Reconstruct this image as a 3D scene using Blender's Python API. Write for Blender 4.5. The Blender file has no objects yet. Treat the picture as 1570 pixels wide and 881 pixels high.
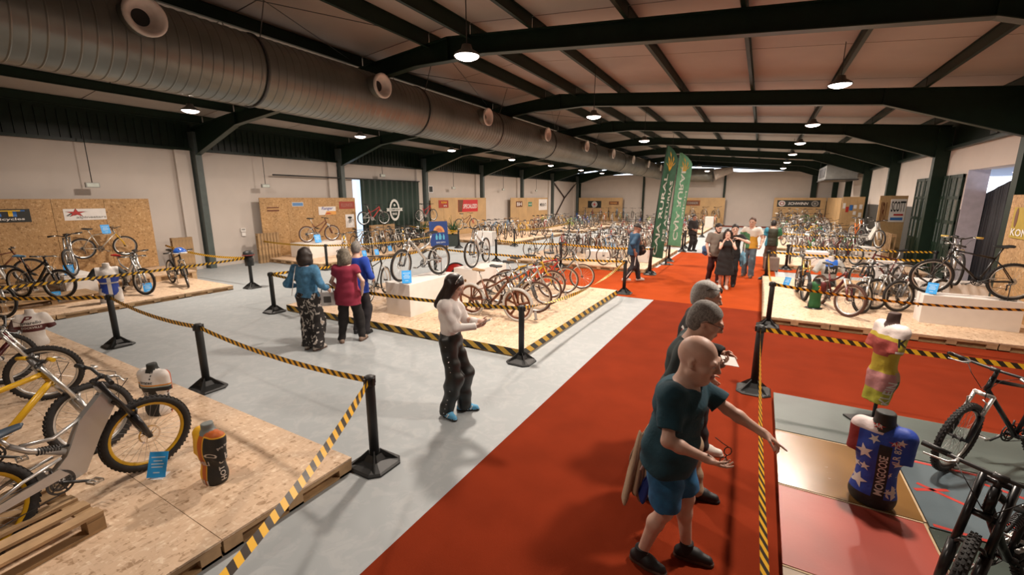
import bpy, bmesh, math, random
import numpy as np
from mathutils import Vector, Matrix, Quaternion
from mathutils.bvhtree import BVHTree
PI = math.pi
R = math.radians
SC = bpy.context.scene
COL = SC.collection

# ------------------------------------------------------------------ camera, world, exposure
FPX, CXP, CYP, HORIZON, CAMZ = 665.0, 785.0, 440.5, 303.0, 2.5
PITCH = math.atan((CYP - HORIZON) / FPX)
YAW = math.atan(385.0 / math.hypot(FPX, CYP - HORIZON))
cam_data = bpy.data.cameras.new('camera')
cam = bpy.data.objects.new('camera', cam_data)
COL.objects.link(cam)
cam.location = (0, 0, CAMZ)
cam.rotation_euler = (PI / 2 - PITCH, 0, YAW)
cam_data.sensor_fit = 'HORIZONTAL'
cam_data.sensor_width = 36.0
cam_data.lens = 36.0 * FPX / 1570.0
cam_data.clip_end = 300
cam_data.clip_start = 0.05
SC.camera = cam

world = bpy.data.worlds.new('world')
SC.world = world
world.use_nodes = True
wb = world.node_tree.nodes['Background']
wb.inputs[0].default_value = (0.80, 0.88, 1.0, 1)
wb.inputs[1].default_value = 4.0

SC.view_settings.view_transform = 'Standard'
SC.view_settings.look = 'None'
SC.view_settings.gamma = 1.0
SC.view_settings.exposure = -0.32
LAMP_POWER = 330.0
LAMP_COL = (1.0, 0.86, 0.74)

# ------------------------------------------------------------------ layout helper: image point on a horizontal plane -> place in the hall
_f = Vector((-math.sin(YAW) * math.cos(PITCH), math.cos(YAW) * math.cos(PITCH), -math.sin(PITCH)))
_r = Vector((math.cos(YAW), math.sin(YAW), 0))
_u = _r.cross(_f)
def at(px, py, z=0.0):
    d = _f * FPX + _r * (px - CXP) + _u * (CYP - py)
    t = (z - CAMZ) / d.z
    return Vector((d.x * t, d.y * t, z))
def atx(px, py, x):
    d = _f * FPX + _r * (px - CXP) + _u * (CYP - py)
    t = x / d.x
    return Vector((x, d.y * t, CAMZ + d.z * t))
def aty(px, py, y):
    d = _f * FPX + _r * (px - CXP) + _u * (CYP - py)
    t = y / d.y
    return Vector((d.x * t, y, CAMZ + d.z * t))

# ------------------------------------------------------------------ materials
MATS = {}
def nt(name):
    m = bpy.data.materials.new(name)
    m.use_nodes = True
    t = m.node_tree
    b = t.nodes['Principled BSDF']
    return m, t, b
def N(t, kind, **kw):
    n = t.nodes.new(kind)
    for k, v in kw.items():
        if k in n.inputs.keys(): n.inputs[k].default_value = v
        else: setattr(n, k, v)
    return n
def ramp(t, stops, interp='LINEAR'):
    n = t.nodes.new('ShaderNodeValToRGB')
    n.color_ramp.interpolation = interp
    e = n.color_ramp.elements
    while len(e) < len(stops): e.new(0.5)
    for el, (p, c) in zip(e, stops):
        el.position = p; el.color = (c[0], c[1], c[2], 1)
    return n
def M(name, col=(0.5, 0.5, 0.5), rough=0.5, metal=0.0, var=0.10, scale=6.0, bump=0.0, bscale=60.0, emit=None, estr=0.0, spec=0.5, sheen=0.0, alpha=1.0, trans=0.0):
    if name in MATS: return MATS[name]
    m, t, b = nt(name)
    tc = N(t, 'ShaderNodeTexCoord')
    no = N(t, 'ShaderNodeTexNoise', Scale=scale, Detail=3.0)
    t.links.new(tc.outputs['Object'], no.inputs['Vector'])
    lo = tuple(max(0, c * (1 - var)) for c in col); hi = tuple(min(1, c * (1 + var)) for c in col)
    rp = ramp(t, [(0.3, lo), (0.7, hi)])
    t.links.new(no.outputs['Fac'], rp.inputs['Fac'])
    t.links.new(rp.outputs['Color'], b.inputs['Base Color'])
    b.inputs['Roughness'].default_value = rough
    b.inputs['Metallic'].default_value = metal
    b.inputs['Specular IOR Level'].default_value = spec
    if sheen: b.inputs['Sheen Weight'].default_value = sheen
    if trans: b.inputs['Transmission Weight'].default_value = trans
    if bump:
        n2 = N(t, 'ShaderNodeTexNoise', Scale=bscale, Detail=4.0)
        t.links.new(tc.outputs['Object'], n2.inputs['Vector'])
        bp = N(t, 'ShaderNodeBump', Strength=bump, Distance=0.02)
        t.links.new(n2.outputs['Fac'], bp.inputs['Height'])
        t.links.new(bp.outputs['Normal'], b.inputs['Normal'])
    if emit:
        b.inputs['Emission Color'].default_value = (*emit, 1); b.inputs['Emission Strength'].default_value = estr
    MATS[name] = m
    return m
def M_osb(name, dark, mid, light, rough=0.65):
    if name in MATS: return MATS[name]
    m, t, b = nt(name)
    tc = N(t, 'ShaderNodeTexCoord'); oi = N(t, 'ShaderNodeObjectInfo')
    add = N(t, 'ShaderNodeVectorMath', operation='ADD')
    sc = N(t, 'ShaderNodeVectorMath', operation='SCALE'); sc.inputs['Scale'].default_value = 37.0
    t.links.new(oi.outputs['Random'], sc.inputs[0])
    t.links.new(tc.outputs['Object'], add.inputs[0]); t.links.new(sc.outputs[0], add.inputs[1])
    outs = []
    for rot, scl in (((0.3, 0.35, 0.5), (46, 15, 22)), ((-0.4, 0.2, -0.9), (18, 48, 22)), ((0.9, -0.5, 1.9), (22, 17, 46))):
        mp = N(t, 'ShaderNodeMapping'); mp.inputs['Rotation'].default_value = rot; mp.inputs['Scale'].default_value = scl
        t.links.new(add.outputs[0], mp.inputs[0])
        v = N(t, 'ShaderNodeTexVoronoi', Scale=1.0); v.inputs['Randomness'].default_value = 1.0
        t.links.new(mp.outputs[0], v.inputs['Vector'])
        sep = N(t, 'ShaderNodeSeparateColor'); t.links.new(v.outputs['Color'], sep.inputs[0])
        outs.append(sep.outputs[0])
    mx = N(t, 'ShaderNodeMath', operation='ADD'); t.links.new(outs[0], mx.inputs[0]); t.links.new(outs[1], mx.inputs[1])
    mx2 = N(t, 'ShaderNodeMath', operation='ADD'); t.links.new(mx.outputs[0], mx2.inputs[0]); t.links.new(outs[2], mx2.inputs[1])
    dv = N(t, 'ShaderNodeMath', operation='DIVIDE'); t.links.new(mx2.outputs[0], dv.inputs[0]); dv.inputs[1].default_value = 3.0
    rp = ramp(t, [(0.12, dark), (0.36, mid), (0.62, mid), (0.88, light)])
    t.links.new(dv.outputs[0], rp.inputs['Fac'])
    no = N(t, 'ShaderNodeTexNoise', Scale=1.3, Detail=3.0); t.links.new(add.outputs[0], no.inputs['Vector'])
    r2 = ramp(t, [(0.3, (0.86, 0.86, 0.86)), (0.7, (1.06, 1.04, 1.0))]); t.links.new(no.outputs['Fac'], r2.inputs['Fac'])
    mul = N(t, 'ShaderNodeMix', data_type='RGBA', blend_type='MULTIPLY'); mul.inputs[0].default_value = 1.0
    t.links.new(rp.outputs[0], mul.inputs[6]); t.links.new(r2.outputs[0], mul.inputs[7])
    t.links.new(mul.outputs[2], b.inputs['Base Color'])
    bp = N(t, 'ShaderNodeBump', Strength=0.25, Distance=0.004); t.links.new(dv.outputs[0], bp.inputs['Height'])
    t.links.new(bp.outputs['Normal'], b.inputs['Normal'])
    b.inputs['Roughness'].default_value = rough
    MATS[name] = m
    return m
def M_stripe(name, c1, c2, period=0.13, slant=0.35, rough=0.45, duty=0.5):
    '''diagonal warning stripes along the UV length (u in metres, v across)'''
    if name in MATS: return MATS[name]
    m, t, b = nt(name)
    uv = N(t, 'ShaderNodeUVMap'); sp = N(t, 'ShaderNodeSeparateXYZ'); t.links.new(uv.outputs[0], sp.inputs[0])
    a = N(t, 'ShaderNodeMath', operation='DIVIDE'); t.links.new(sp.outputs[0], a.inputs[0]); a.inputs[1].default_value = period
    c = N(t, 'ShaderNodeMath', operation='MULTIPLY_ADD'); t.links.new(sp.outputs[1], c.inputs[0]); c.inputs[1].default_value = slant; t.links.new(a.outputs[0], c.inputs[2])
    f = N(t, 'ShaderNodeMath', operation='FRACT'); t.links.new(c.outputs[0], f.inputs[0])
    g = N(t, 'ShaderNodeMath', operation='GREATER_THAN'); t.links.new(f.outputs[0], g.inputs[0]); g.inputs[1].default_value = duty
    mx = N(t, 'ShaderNodeMix', data_type='RGBA'); t.links.new(g.outputs[0], mx.inputs[0])
    mx.inputs[6].default_value = (*c1, 1); mx.inputs[7].default_value = (*c2, 1)
    t.links.new(mx.outputs[2], b.inputs['Base Color']); b.inputs['Roughness'].default_value = rough
    MATS[name] = m
    return m
def M_zones(name, zones, base, rough=0.6, axis=2, soft=0.0, bump=0.25):
    '''colour by object-space position: zones = [(test, colour)], test = list of (component, op, value[, noise])'''
    if name in MATS: return MATS[name]
    m, t, b = nt(name)
    tc = N(t, 'ShaderNodeTexCoord'); sp = N(t, 'ShaderNodeSeparateXYZ'); t.links.new(tc.outputs['Object'], sp.inputs[0])
    no = N(t, 'ShaderNodeTexNoise', Scale=9.0, Detail=2.0); t.links.new(tc.outputs['Object'], no.inputs['Vector'])
    cur = N(t, 'ShaderNodeRGB'); cur.outputs[0].default_value = (*base, 1); out = cur.outputs[0]
    for test, colr in zones:
        fac = None
        for q in test:
            comp, op, val = q[:3]; amp = q[3] if len(q) > 3 else 0.0
            src = sp.outputs['XYZ'.index(comp)]
            if amp:
                ma = N(t, 'ShaderNodeMath', operation='MULTIPLY_ADD'); t.links.new(no.outputs['Fac'], ma.inputs[0]); ma.inputs[1].default_value = amp; t.links.new(src, ma.inputs[2]); src = ma.outputs[0]; val += amp * 0.5
            cm = N(t, 'ShaderNodeMath', operation='GREATER_THAN' if op == '>' else 'LESS_THAN'); t.links.new(src, cm.inputs[0]); cm.inputs[1].default_value = val
            if fac is None: fac = cm.outputs[0]
            else:
                mu = N(t, 'ShaderNodeMath', operation='MULTIPLY'); t.links.new(fac, mu.inputs[0]); t.links.new(cm.outputs[0], mu.inputs[1]); fac = mu.outputs[0]
        mx = N(t, 'ShaderNodeMix', data_type='RGBA'); t.links.new(fac, mx.inputs[0]); t.links.new(out, mx.inputs[6]); mx.inputs[7].default_value = (*colr, 1)
        out = mx.outputs[2]
    t.links.new(out, b.inputs['Base Color']); b.inputs['Roughness'].default_value = rough
    n2 = N(t, 'ShaderNodeTexNoise', Scale=14.0, Detail=2.0); t.links.new(tc.outputs['Object'], n2.inputs['Vector'])
    bp = N(t, 'ShaderNodeBump', Strength=bump, Distance=0.03); t.links.new(n2.outputs['Fac'], bp.inputs['Height']); t.links.new(bp.outputs['Normal'], b.inputs['Normal'])
    MATS[name] = m
    return m
def M_blotch(name, base, spot, scale=14, thr=0.55, rough=0.7, stretch=(1, 1, 1), third=None):
    '''two-tone printed cloth or chipped paint'''
    if name in MATS: return MATS[name]
    m, t, b = nt(name)
    tc = N(t, 'ShaderNodeTexCoord'); mp = N(t, 'ShaderNodeMapping'); mp.inputs['Scale'].default_value = stretch
    t.links.new(tc.outputs['Object'], mp.inputs[0])
    no = N(t, 'ShaderNodeTexNoise', Scale=scale, Detail=2.5, Roughness=0.6, Distortion=1.2); t.links.new(mp.outputs[0], no.inputs['Vector'])
    st = [(0.0, base), (thr, spot)]
    if third: st.append((thr + 0.08, third))
    rp = ramp(t, st, 'CONSTANT'); t.links.new(no.outputs['Fac'], rp.inputs['Fac'])
    t.links.new(rp.outputs[0], b.inputs['Base Color']); b.inputs['Roughness'].default_value = rough
    MATS[name] = m
    return m

# ------------------------------------------------------------------ mesh building
class MB:
    def __init__(s): s.v = []; s.f = []; s.uv = {}; s.mi = []; s.cur = 0; s.sm = []
    def face(s, idx, smooth=False):
        s.f.append(tuple(idx)); s.mi.append(s.cur); s.sm.append(smooth)
    def box(s, x0, x1, y0, y1, z0, z1, mtx=None):
        n = len(s.v)
        for x, y, z in ((x0,y0,z0),(x1,y0,z0),(x1,y1,z0),(x0,y1,z0),(x0,y0,z1),(x1,y0,z1),(x1,y1,z1),(x0,y1,z1)):
            p = Vector((x, y, z)); s.v.append(mtx @ p if mtx else p)
        for q in ((0,3,2,1),(4,5,6,7),(0,1,5,4),(1,2,6,5),(2,3,7,6),(3,0,4,7)): s.face([n + i for i in q])
        return s
    def cbox(s, c, d, mtx=None):
        return s.box(c[0]-d[0]/2, c[0]+d[0]/2, c[1]-d[1]/2, c[1]+d[1]/2, c[2]-d[2]/2, c[2]+d[2]/2, mtx)
    def beam(s, a, b, w, h, up=(0, 0, 1)):
        '''rectangular bar from a to b, w across, h along up'''
        a = Vector(a); b = Vector(b); d = b - a; L = d.length; d.normalize()
        up = Vector(up)
        if abs(d.dot(up)) > 0.99: up = Vector((1, 0, 0))
        sd = d.cross(up).normalized(); u = sd.cross(d)
        m = Matrix((sd, d, u)).transposed().to_4x4(); m.translation = a
        return s.box(-w/2, w/2, 0, L, -h/2, h/2, m)
    def tube(s, pts, r, n=8, closed=False, cap=True, smooth=True, flat=1.0, updir=None):
        pts = [Vector(p) for p in pts]; k = len(pts)
        rr = r if isinstance(r, (list, tuple)) else [r] * k
        base = len(s.v)
        prev = None
        for i, p in enumerate(pts):
            if closed: d = pts[(i+1) % k] - pts[i-1]
            else: d = pts[min(i+1, k-1)] - pts[max(i-1, 0)]
            if d.length < 1e-9: d = Vector((0, 0, 1))
            d.normalize()
            if prev is None:
                ref = Vector(updir) if updir else (Vector((0, 0, 1)) if abs(d.z) < 0.9 else Vector((1, 0, 0)))
                a = d.cross(ref).normalized()
            else:
                a = (prev - d * prev.dot(d))
                if a.length < 1e-6: a = d.orthogonal()
                a.normalize()
            prev = a
            b = d.cross(a)
            for j in range(n):
                t = 2 * PI * j / n
                s.v.append(p + a * (math.cos(t) * rr[i]) + b * (math.sin(t) * rr[i] * flat))
        rng = k if closed else k - 1
        for i in range(rng):
            for j in range(n):
                a0 = base + i*n + j; a1 = base + i*n + (j+1) % n
                b0 = base + ((i+1) % k)*n + j; b1 = base + ((i+1) % k)*n + (j+1) % n
                s.face((a0, a1, b1, b0), smooth)
        if cap and not closed:
            s.face([base + j for j in range(n)][::-1]); s.face([base + (k-1)*n + j for j in range(n)])
        return s
    def ring(s, c, R0, r, nu=32, nv=8, axis='y', flat=1.0):
        '''torus: plane normal along axis, flat scales the width along that axis'''
        base = len(s.v)
        for i in range(nu):
            t = 2*PI*i/nu
            for j in range(nv):
                q = 2*PI*j/nv
                rad = R0 + r*math.cos(q); h = r*flat*math.sin(q)
                if axis == 'y': p = (rad*math.cos(t), h, rad*math.sin(t))
                elif axis == 'x': p = (h, rad*math.cos(t), rad*math.sin(t))
                else: p = (rad*math.cos(t), rad*math.sin(t), h)
                s.v.append(Vector(c) + Vector(p))
        for i in range(nu):
            for j in range(nv):
                a = base + i*nv + j; b = base + i*nv + (j+1) % nv
                c2 = base + ((i+1) % nu)*nv + (j+1) % nv; d = base + ((i+1) % nu)*nv + j
                s.face((a, b, c2, d), True)
        return s
    def lathe(s, prof, c=(0, 0, 0), n=24, axis='z', smooth=True, mtx=None):
        base = len(s.v); k = len(prof)
        for i in range(n):
            t = 2*PI*i/n
            for r, h in prof:
                if axis == 'z': p = (r*math.cos(t), r*math.sin(t), h)
                elif axis == 'y': p = (r*math.cos(t), h, r*math.sin(t))
                else: p = (h, r*math.cos(t), r*math.sin(t))
                p = Vector(p); 
                if mtx: p = mtx @ p
                s.v.append(Vector(c) + p)
        for i in range(n):
            for j in range(k-1):
                a = base + i*k + j; b = base + ((i+1) % n)*k + j
                s.face((a, b, b+1, a+1), smooth)
        return s
    def poly(s, pts, th, nrm):
        '''flat polygon given thickness th along nrm (extruded)'''
        nrm = Vector(nrm).normalized(); base = len(s.v); k = len(pts)
        for p in pts: s.v.append(Vector(p) - nrm*th/2)
        for p in pts: s.v.append(Vector(p) + nrm*th/2)
        s.face([base+i for i in range(k)][::-1]); s.face([base+k+i for i in range(k)])
        for i in range(k):
            j = (i+1) % k
            s.face((base+i, base+j, base+k+j, base+k+i))
        return s
    def ribbon(s, pts, w, up=(0, 0, 1), twist=None, v0=0.0):
        '''double-sided strip with UVs in metres'''
        base = len(s.v); L = 0; us = []
        pts = [Vector(p) for p in pts]
        for i, p in enumerate(pts):
            if i: L += (p - pts[i-1]).length
            d = (pts[min(i+1, len(pts)-1)] - pts[max(i-1, 0)]).normalized()
            u = Vector(up); u = (u - d*u.dot(d)).normalized()
            if twist: u = Quaternion(d, twist[i]) @ u
            s.v.append(p - u*w/2); s.v.append(p + u*w/2); us.append(L)
        for i in range(len(pts)-1):
            a = base + 2*i
            s.uv[len(s.f)] = [(us[i], 0), (us[i+1], 0), (us[i+1], 1), (us[i], 1)]
            s.face((a, a+2, a+3, a+1))
        return s
    def build(s, name, mat, parent=None, loc=(0, 0, 0), rotz=0.0, bev=0.0):
        me = bpy.data.meshes.new(name)
        me.from_pydata([tuple(p) for p in s.v], [], s.f)
        if s.uv:
            ul = me.uv_layers.new(name='UVMap')
            for fi, co in s.uv.items():
                p = me.polygons[fi]
                for li, c in zip(p.loop_indices, co): ul.data[li].uv = c
        ms = mat if isinstance(mat, (list, tuple)) else [mat]
        for m in ms: me.materials.append(m)
        if len(ms) > 1: me.polygons.foreach_set('material_index', s.mi)
        me.polygons.foreach_set('use_smooth', s.sm)
        me.update()
        o = bpy.data.objects.new(name, me); COL.objects.link(o)
        if parent: o.parent = parent
        o.location = loc; o.rotation_euler = (0, 0, rotz)
        if bev:
            b = o.modifiers.new('bevel', 'BEVEL'); b.width = bev; b.segments = 2; b.limit_method = 'ANGLE'
        return o
def link_mesh(name, me, parent=None, loc=(0, 0, 0), rotz=0.0):
    o = bpy.data.objects.new(name, me); COL.objects.link(o)
    if parent: o.parent = parent
    o.location = loc; o.rotation_euler = (0, 0, rotz)
    return o
LONG = []
def tag(o, label=None, cat=None, group=None, kind=None):
    if label:
        o['label'] = label
        if not 4 <= len(label.split()) <= 16: LONG.append(label)
    if cat: o['category'] = cat
    if group: o['group'] = group
    if kind: o['kind'] = kind
    return o
def thing(name, label, cat, loc=(0, 0, 0), rotz=0.0, group=None):
    o = bpy.data.objects.new(name, None); COL.objects.link(o)
    o.empty_display_size = 0.1
    o.location = loc; o.rotation_euler = (0, 0, rotz)
    return tag(o, label, cat, group)
def struct(o): o['kind'] = 'structure'; return o
_txt = {}
def text_mesh(s, size=1.0, bold=False, shear=0.0, depth=0.0, res=2, space=1.0):
    '''outline text as a plain mesh in the xy plane, centred on the origin'''
    key = (s, bold, shear, depth, res, space)
    if key in _txt: me = _txt[key]
    else:
        c = bpy.data.curves.new('t', 'FONT'); c.body = s; c.size = 1.0; c.align_x = 'CENTER'; c.align_y = 'CENTER'
        c.offset = 0.018 if bold else 0.0; c.shear = shear; c.extrude = depth; c.resolution_u = res; c.space_character = space
        o = bpy.data.objects.new('t', c); COL.objects.link(o)
        dg = bpy.context.evaluated_depsgraph_get()
        me = bpy.data.meshes.new_from_object(o.evaluated_get(dg)); bpy.data.objects.remove(o); bpy.data.curves.remove(c)
        _txt[key] = me
    return me
def put_text(name, s, mat, parent, origin, right, up, width=None, height=None, bold=False, shear=0.0, th=0.002, space=1.0):
    '''flat lettering lying on a surface: origin is its centre, in the parent frame'''
    src = text_mesh(s, bold=bold, shear=shear, depth=0.0, space=space)
    n = len(src.vertices); co = np.empty(n*3); src.vertices.foreach_get('co', co); co = co.reshape(-1, 3)
    mn = co.min(0); mx = co.max(0); c = (mn + mx)/2; co = co - c; ex = mx - mn
    sx = width/ex[0] if width else None; sy = height/ex[1] if height else None
    if sx is None: sx = sy
    if sy is None: sy = sx
    rt = Vector(right).normalized(); uu = Vector(up).normalized(); nn = rt.cross(uu); o0 = Vector(origin) + nn*th
    me = src.copy(); me.name = name
    pts = [o0 + rt*(p[0]*sx) + uu*(p[1]*sy) for p in co]
    me.vertices.foreach_set('co', [q for p in pts for q in p]); me.update()
    me.materials.clear(); me.materials.append(mat)
    return link_mesh(name, me, parent)
# ------------------------------------------------------------------ shared materials
m_wall = M('wall_paint', (0.56, 0.50, 0.45), 0.85, var=0.03, scale=1.5, bump=0.03)
m_green = M('green_black_steel', (0.006, 0.018, 0.010), 0.5, var=0.15, spec=0.25)
m_green2 = M('green_flange_lit', (0.018, 0.036, 0.024), 0.42, var=0.15)  # lighter copy of the rafter steel, its lit look put into the colour
m_clad = M('dark_cladding', (0.005, 0.014, 0.008), 0.4, var=0.2, spec=0.3)
m_roof = M('roof_sheet', (0.32, 0.28, 0.245), 0.6, var=0.10, scale=0.7)
m_black = M('black_plastic', (0.012, 0.013, 0.013), 0.5)
m_rubber = M('tyre_rubber', (0.016, 0.014, 0.013), 0.75, bump=0.2)
m_white = M('white_paint', (0.78, 0.74, 0.70), 0.6, var=0.03)
m_alu = M('brushed_alloy', (0.62, 0.62, 0.60), 0.32, 0.9)
m_chrome = M('polished_steel', (0.7, 0.7, 0.7), 0.18, 1.0)
m_dgrey = M('dark_grey_metal', (0.06, 0.06, 0.06), 0.4, 0.5)
m_osb = M_osb('osb_wall', (0.20, 0.105, 0.035), (0.44, 0.26, 0.11), (0.62, 0.42, 0.22))
m_osbf = M_osb('osb_deck_lit', (0.36, 0.23, 0.13), (0.66, 0.48, 0.33), (0.82, 0.66, 0.49))  # paler copy of the wall sheets, light on the decks put into the colour
m_ply = M_osb('ply_board', (0.46, 0.29, 0.13), (0.50, 0.33, 0.16), (0.55, 0.37, 0.19))
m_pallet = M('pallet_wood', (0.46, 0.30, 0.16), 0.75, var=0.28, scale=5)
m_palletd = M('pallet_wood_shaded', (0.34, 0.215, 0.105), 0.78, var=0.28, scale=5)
m_tape = M_stripe('belt_stripes', (0.85, 0.47, 0.02), (0.03, 0.018, 0.010), 0.105, 0.5)
m_tape2 = M_stripe('floor_tape_stripes', (0.72, 0.42, 0.04), (0.02, 0.018, 0.014), 0.30, 0.6)
m_blue = M('card_blue', (0.02, 0.33, 0.80), 0.5)

# ------------------------------------------------------------------ hall dimensions
XL, XR, XRIDGE = -17.4, 5.2, -6.2
YB, YF = 44.95, -5.0
FR = [-3.8, 2.2, 8.2, 14.2, 20.1, 26.1, 32.0, 38.0, 44.4]
ZR, SL = 5.85, 0.092
def ztop(x): return ZR - SL*abs(x - XRIDGE)

# floor: grey sheet floor with darker seams, built as wide strips
m_floor = M_blotch('floor_grey', (0.335, 0.365, 0.375), (0.355, 0.38, 0.39), 5.0, 0.5, 0.55, third=(0.375, 0.40, 0.405))
b = MB(); b.box(XL-0.3, 14, YF, YB+0.3, -0.12, 0.0)
floor = struct(b.build('floor', m_floor))
# carpets
m_carp = M('carpet_dark_red', (0.20, 0.026, 0.008), 0.95, var=0.10, scale=2.2, bump=0.3, bscale=300, spec=0.05)
m_carpo = M('carpet_orange_red', (0.37, 0.055, 0.010), 0.95, var=0.08, scale=2.2, bump=0.3, bscale=300, spec=0.05)
def carpet(label, x0, x1, y0, y1, mat, z=0.006):
    b = MB(); b.box(x0, x1, y0, y1, 0.0, z); return tag(b.build('carpet', mat), label, 'carpet')
carpet('dark red carpet running along the near aisle beside the grey floor', -2.12, 4.8, YF+0.1, 10.93, m_carp)
carpet('orange red carpet filling the cross aisle and the aisle beyond the dark one', -6.9, 4.8, 10.93, 16.2, m_carpo)
carpet('orange red carpet narrow stretch of aisle past the tall green flags', -3.1, 0.6, 16.2, 21.6, m_carpo)
carpet('red carpet strip behind the grey gap on the right side', 0.7, 4.9, 17.35, 18.2, m_carpo)
carpet('red carpet strip along the foot of the far end wall', -3.0, 1.0, 42.6, 44.4, m_carp)

# walls
b = MB(); b.box(XL-0.25, XL, YF, YB, 0, 4.12); wl = struct(b.build('wall_left', m_wall))
b = MB(); b.box(XL-0.28, XL-0.05, YF, YB, 4.12, 5.05)
for i in range(int((YB-YF)/0.22)): b.box(XL-0.05, XL-0.02, YF+i*0.22, YF+i*0.22+0.11, 4.12, 4.95)
tag(b.build('upper_cladding', m_clad, wl), kind='stuff')
b = MB(); b.box(XL, XL+0.16, YF, YB, 4.08, 4.16); b.build('ledge', m_clad, wl)
b = MB(); b.box(XL, XR, YB, YB+0.25, 0, 4.75); wbk = struct(b.build('wall_back', m_wall))
b = MB(); b.poly([(XL, YB-0.02, 4.45), (XRIDGE, YB-0.02, 5.35), (XR, YB-0.02, 4.45), (XR, YB-0.02, 4.95), (XRIDGE, YB-0.02, 6.1), (XL, YB-0.02, 4.95)], 0.1, (0, 1, 0)); b.build('gable_cladding', m_clad, wbk)
b = MB(); b.poly([(XL, YB-0.02, 4.0), (XRIDGE, YB-0.0, 5.2), (XR, YB-0.0, 4.0)], 0.06, (0, 1, 0)); b.build('gable_plaster', m_wall, wbk)
for xx, w in ((-10.4, 0.16), (-3.15, 0.16), (3.62, 0.4), (XL+0.2, 0.4)):
    b = MB(); b.box(xx-w/2, xx+w/2, YB-0.22, YB, 0, 5.0); b.build('column', m_green, wbk)
b = MB(); b.box(XL, XR, YF-0.25, YF, 0, 5.9); struct(b.build('wall_front', m_wall))
# right wall: solid beyond the doorway and near the camera, lintel above the doorway
DY0, DY1, DZ = 9.6, 18.15, 3.3
b = MB(); b.box(XR, XR+0.45, DY1, YB, 0, 4.05); b.box(XR, XR+0.45, YF, DY0, 0, 4.05); b.box(XR, XR+0.45, DY0, DY1, DZ, 4.05)
wr = struct(b.build('wall_right', m_wall))
b = MB(); b.box(XR-0.03, XR, DY1, YB, 0, 2.15); b.build('lower_wall_panel', M('lower_wall_dark', (0.035, 0.034, 0.030), 0.6), wr)  # darker band over the lower right wall
b = MB(); b.box(XR+0.05, XR+0.3, YF, YB, 4.05, 5.05); b.build('upper_cladding', m_clad, wr)
b = MB(); b.box(XR-0.16, XR, YF, YB, 4.0, 4.1); b.build('ledge', m_clad, wr)
b = MB(); b.box(XR-0.01, XR+0.46, DY1-0.03, DY1-0.005, 0, DZ); b.build('door_reveal', M('lavender_plaster', (0.46, 0.42, 0.47), 0.8), wr)
for y0 in (14.6, 20.9, 27.0): # narrow clerestory panes that glint above the ledge
    b = MB()
    for k in range(5): b.box(XR+0.0, XR+0.04, y0+k*0.55, y0+k*0.55+0.42, 4.18, 4.42)
    b.build('clerestory_panes', M('dull_pane', (0.16, 0.18, 0.18), 0.15), wr)
# steel columns
ceil0 = struct(bpy.data.objects.new('trim_2', None)); COL.objects.link(ceil0)
for y in FR:
    b = MB(); b.box(XL, XL+0.34, y-0.1, y+0.1, 0, 4.7); b.build('column', M('grey_green_column', (0.07, 0.09, 0.085), 0.4), ceil0)
    b = MB(); b.box(XL, XL+0.12, y-0.62, y-0.16, 0, 4.1); b.build('pilaster', m_wall, wl)
    b = MB(); b.box(XR-0.36, XR, y-0.14, y+0.14, 0, 4.75); b.build('column', m_green, ceil0)
    b = MB(); b.box(XR-0.1, XR, y+0.2, y+0.75, 0.0, 4.0); b.build('pilaster', m_wall, wr)
# cross bracing on the far left bay
for a, c in (((38.3, 4.0), (41.2, 2.5)), ((44.2, 4.0), (41.2, 2.5)), ((41.2, 2.5), (38.4, 0.3))):
    b = MB(); b.beam((XL+0.1, a[0], a[1]), (XL+0.1, c[0], c[1]), 0.09, 0.09); b.build('brace', M('brace_steel', (0.05, 0.035, 0.03), 0.5), wl)

# ceiling: two slopes of roof sheets with open joints, on purlins, on portal rafters
b = MB()
for x0, x1 in ((XL-0.4, XRIDGE), (XRIDGE, XR+0.6)):
    b.poly([(x0, YF, ztop(x0)+0.42), (x1, YF, ztop(x1)+0.42), (x1, YB, ztop(x1)+0.42), (x0, YB, ztop(x0)+0.42)], 0.05, (0, 0, 1))
ceil = struct(b.build('ceiling', M('roof_backing', (0.05, 0.045, 0.04), 0.9)))
ys = [YF] + [-0.8, 2.2, 5.2, 8.2, 11.2, 14.2, 17.2, 20.1, 23.1, 26.1, 29.1, 32, 35, 38, 41, YB]
for i in range(len(ys)-1):
    for x0, x1 in ((XL-0.3, XRIDGE), (XRIDGE, XR+0.5)):
        z0 = ztop(x0)+0.26; z1 = ztop(x1)+0.26
        b = MB(); b.poly([(x0, ys[i]+0.012, z0), (x1, ys[i]+0.012, z1), (x1, ys[i+1]-0.012, z1), (x0, ys[i+1]-0.012, z0)], 0.03, (0, 0, 1))
        b.build('roof_panel', m_roof, ceil)
PUR = [-16.5, -14.6, -12.75, -10.85, -8.85, -6.75, -5.65, -4.2, -2.35, -0.55, 1.25, 3.05, 4.7]
for i in range(len(FR)-1):
    for x in PUR:
        big = x in (-6.75, -5.65)
        z = ztop(x) + 0.24; w = 0.07; h = 0.22 if not big else 0.30
        b = MB()
        b.box(x-0.006, x+0.006, FR[i]+0.02, FR[i+1]-0.02, z-h, z)
        b.box(x-w/2, x+w/2, FR[i]+0.02, FR[i+1]-0.02, z-h-0.008, z-h)
        b.box(x-w/2, x+w/2, FR[i]+0.02, FR[i+1]-0.02, z-0.008, z)
        b.build('purlin', m_green, ceil)
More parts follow.
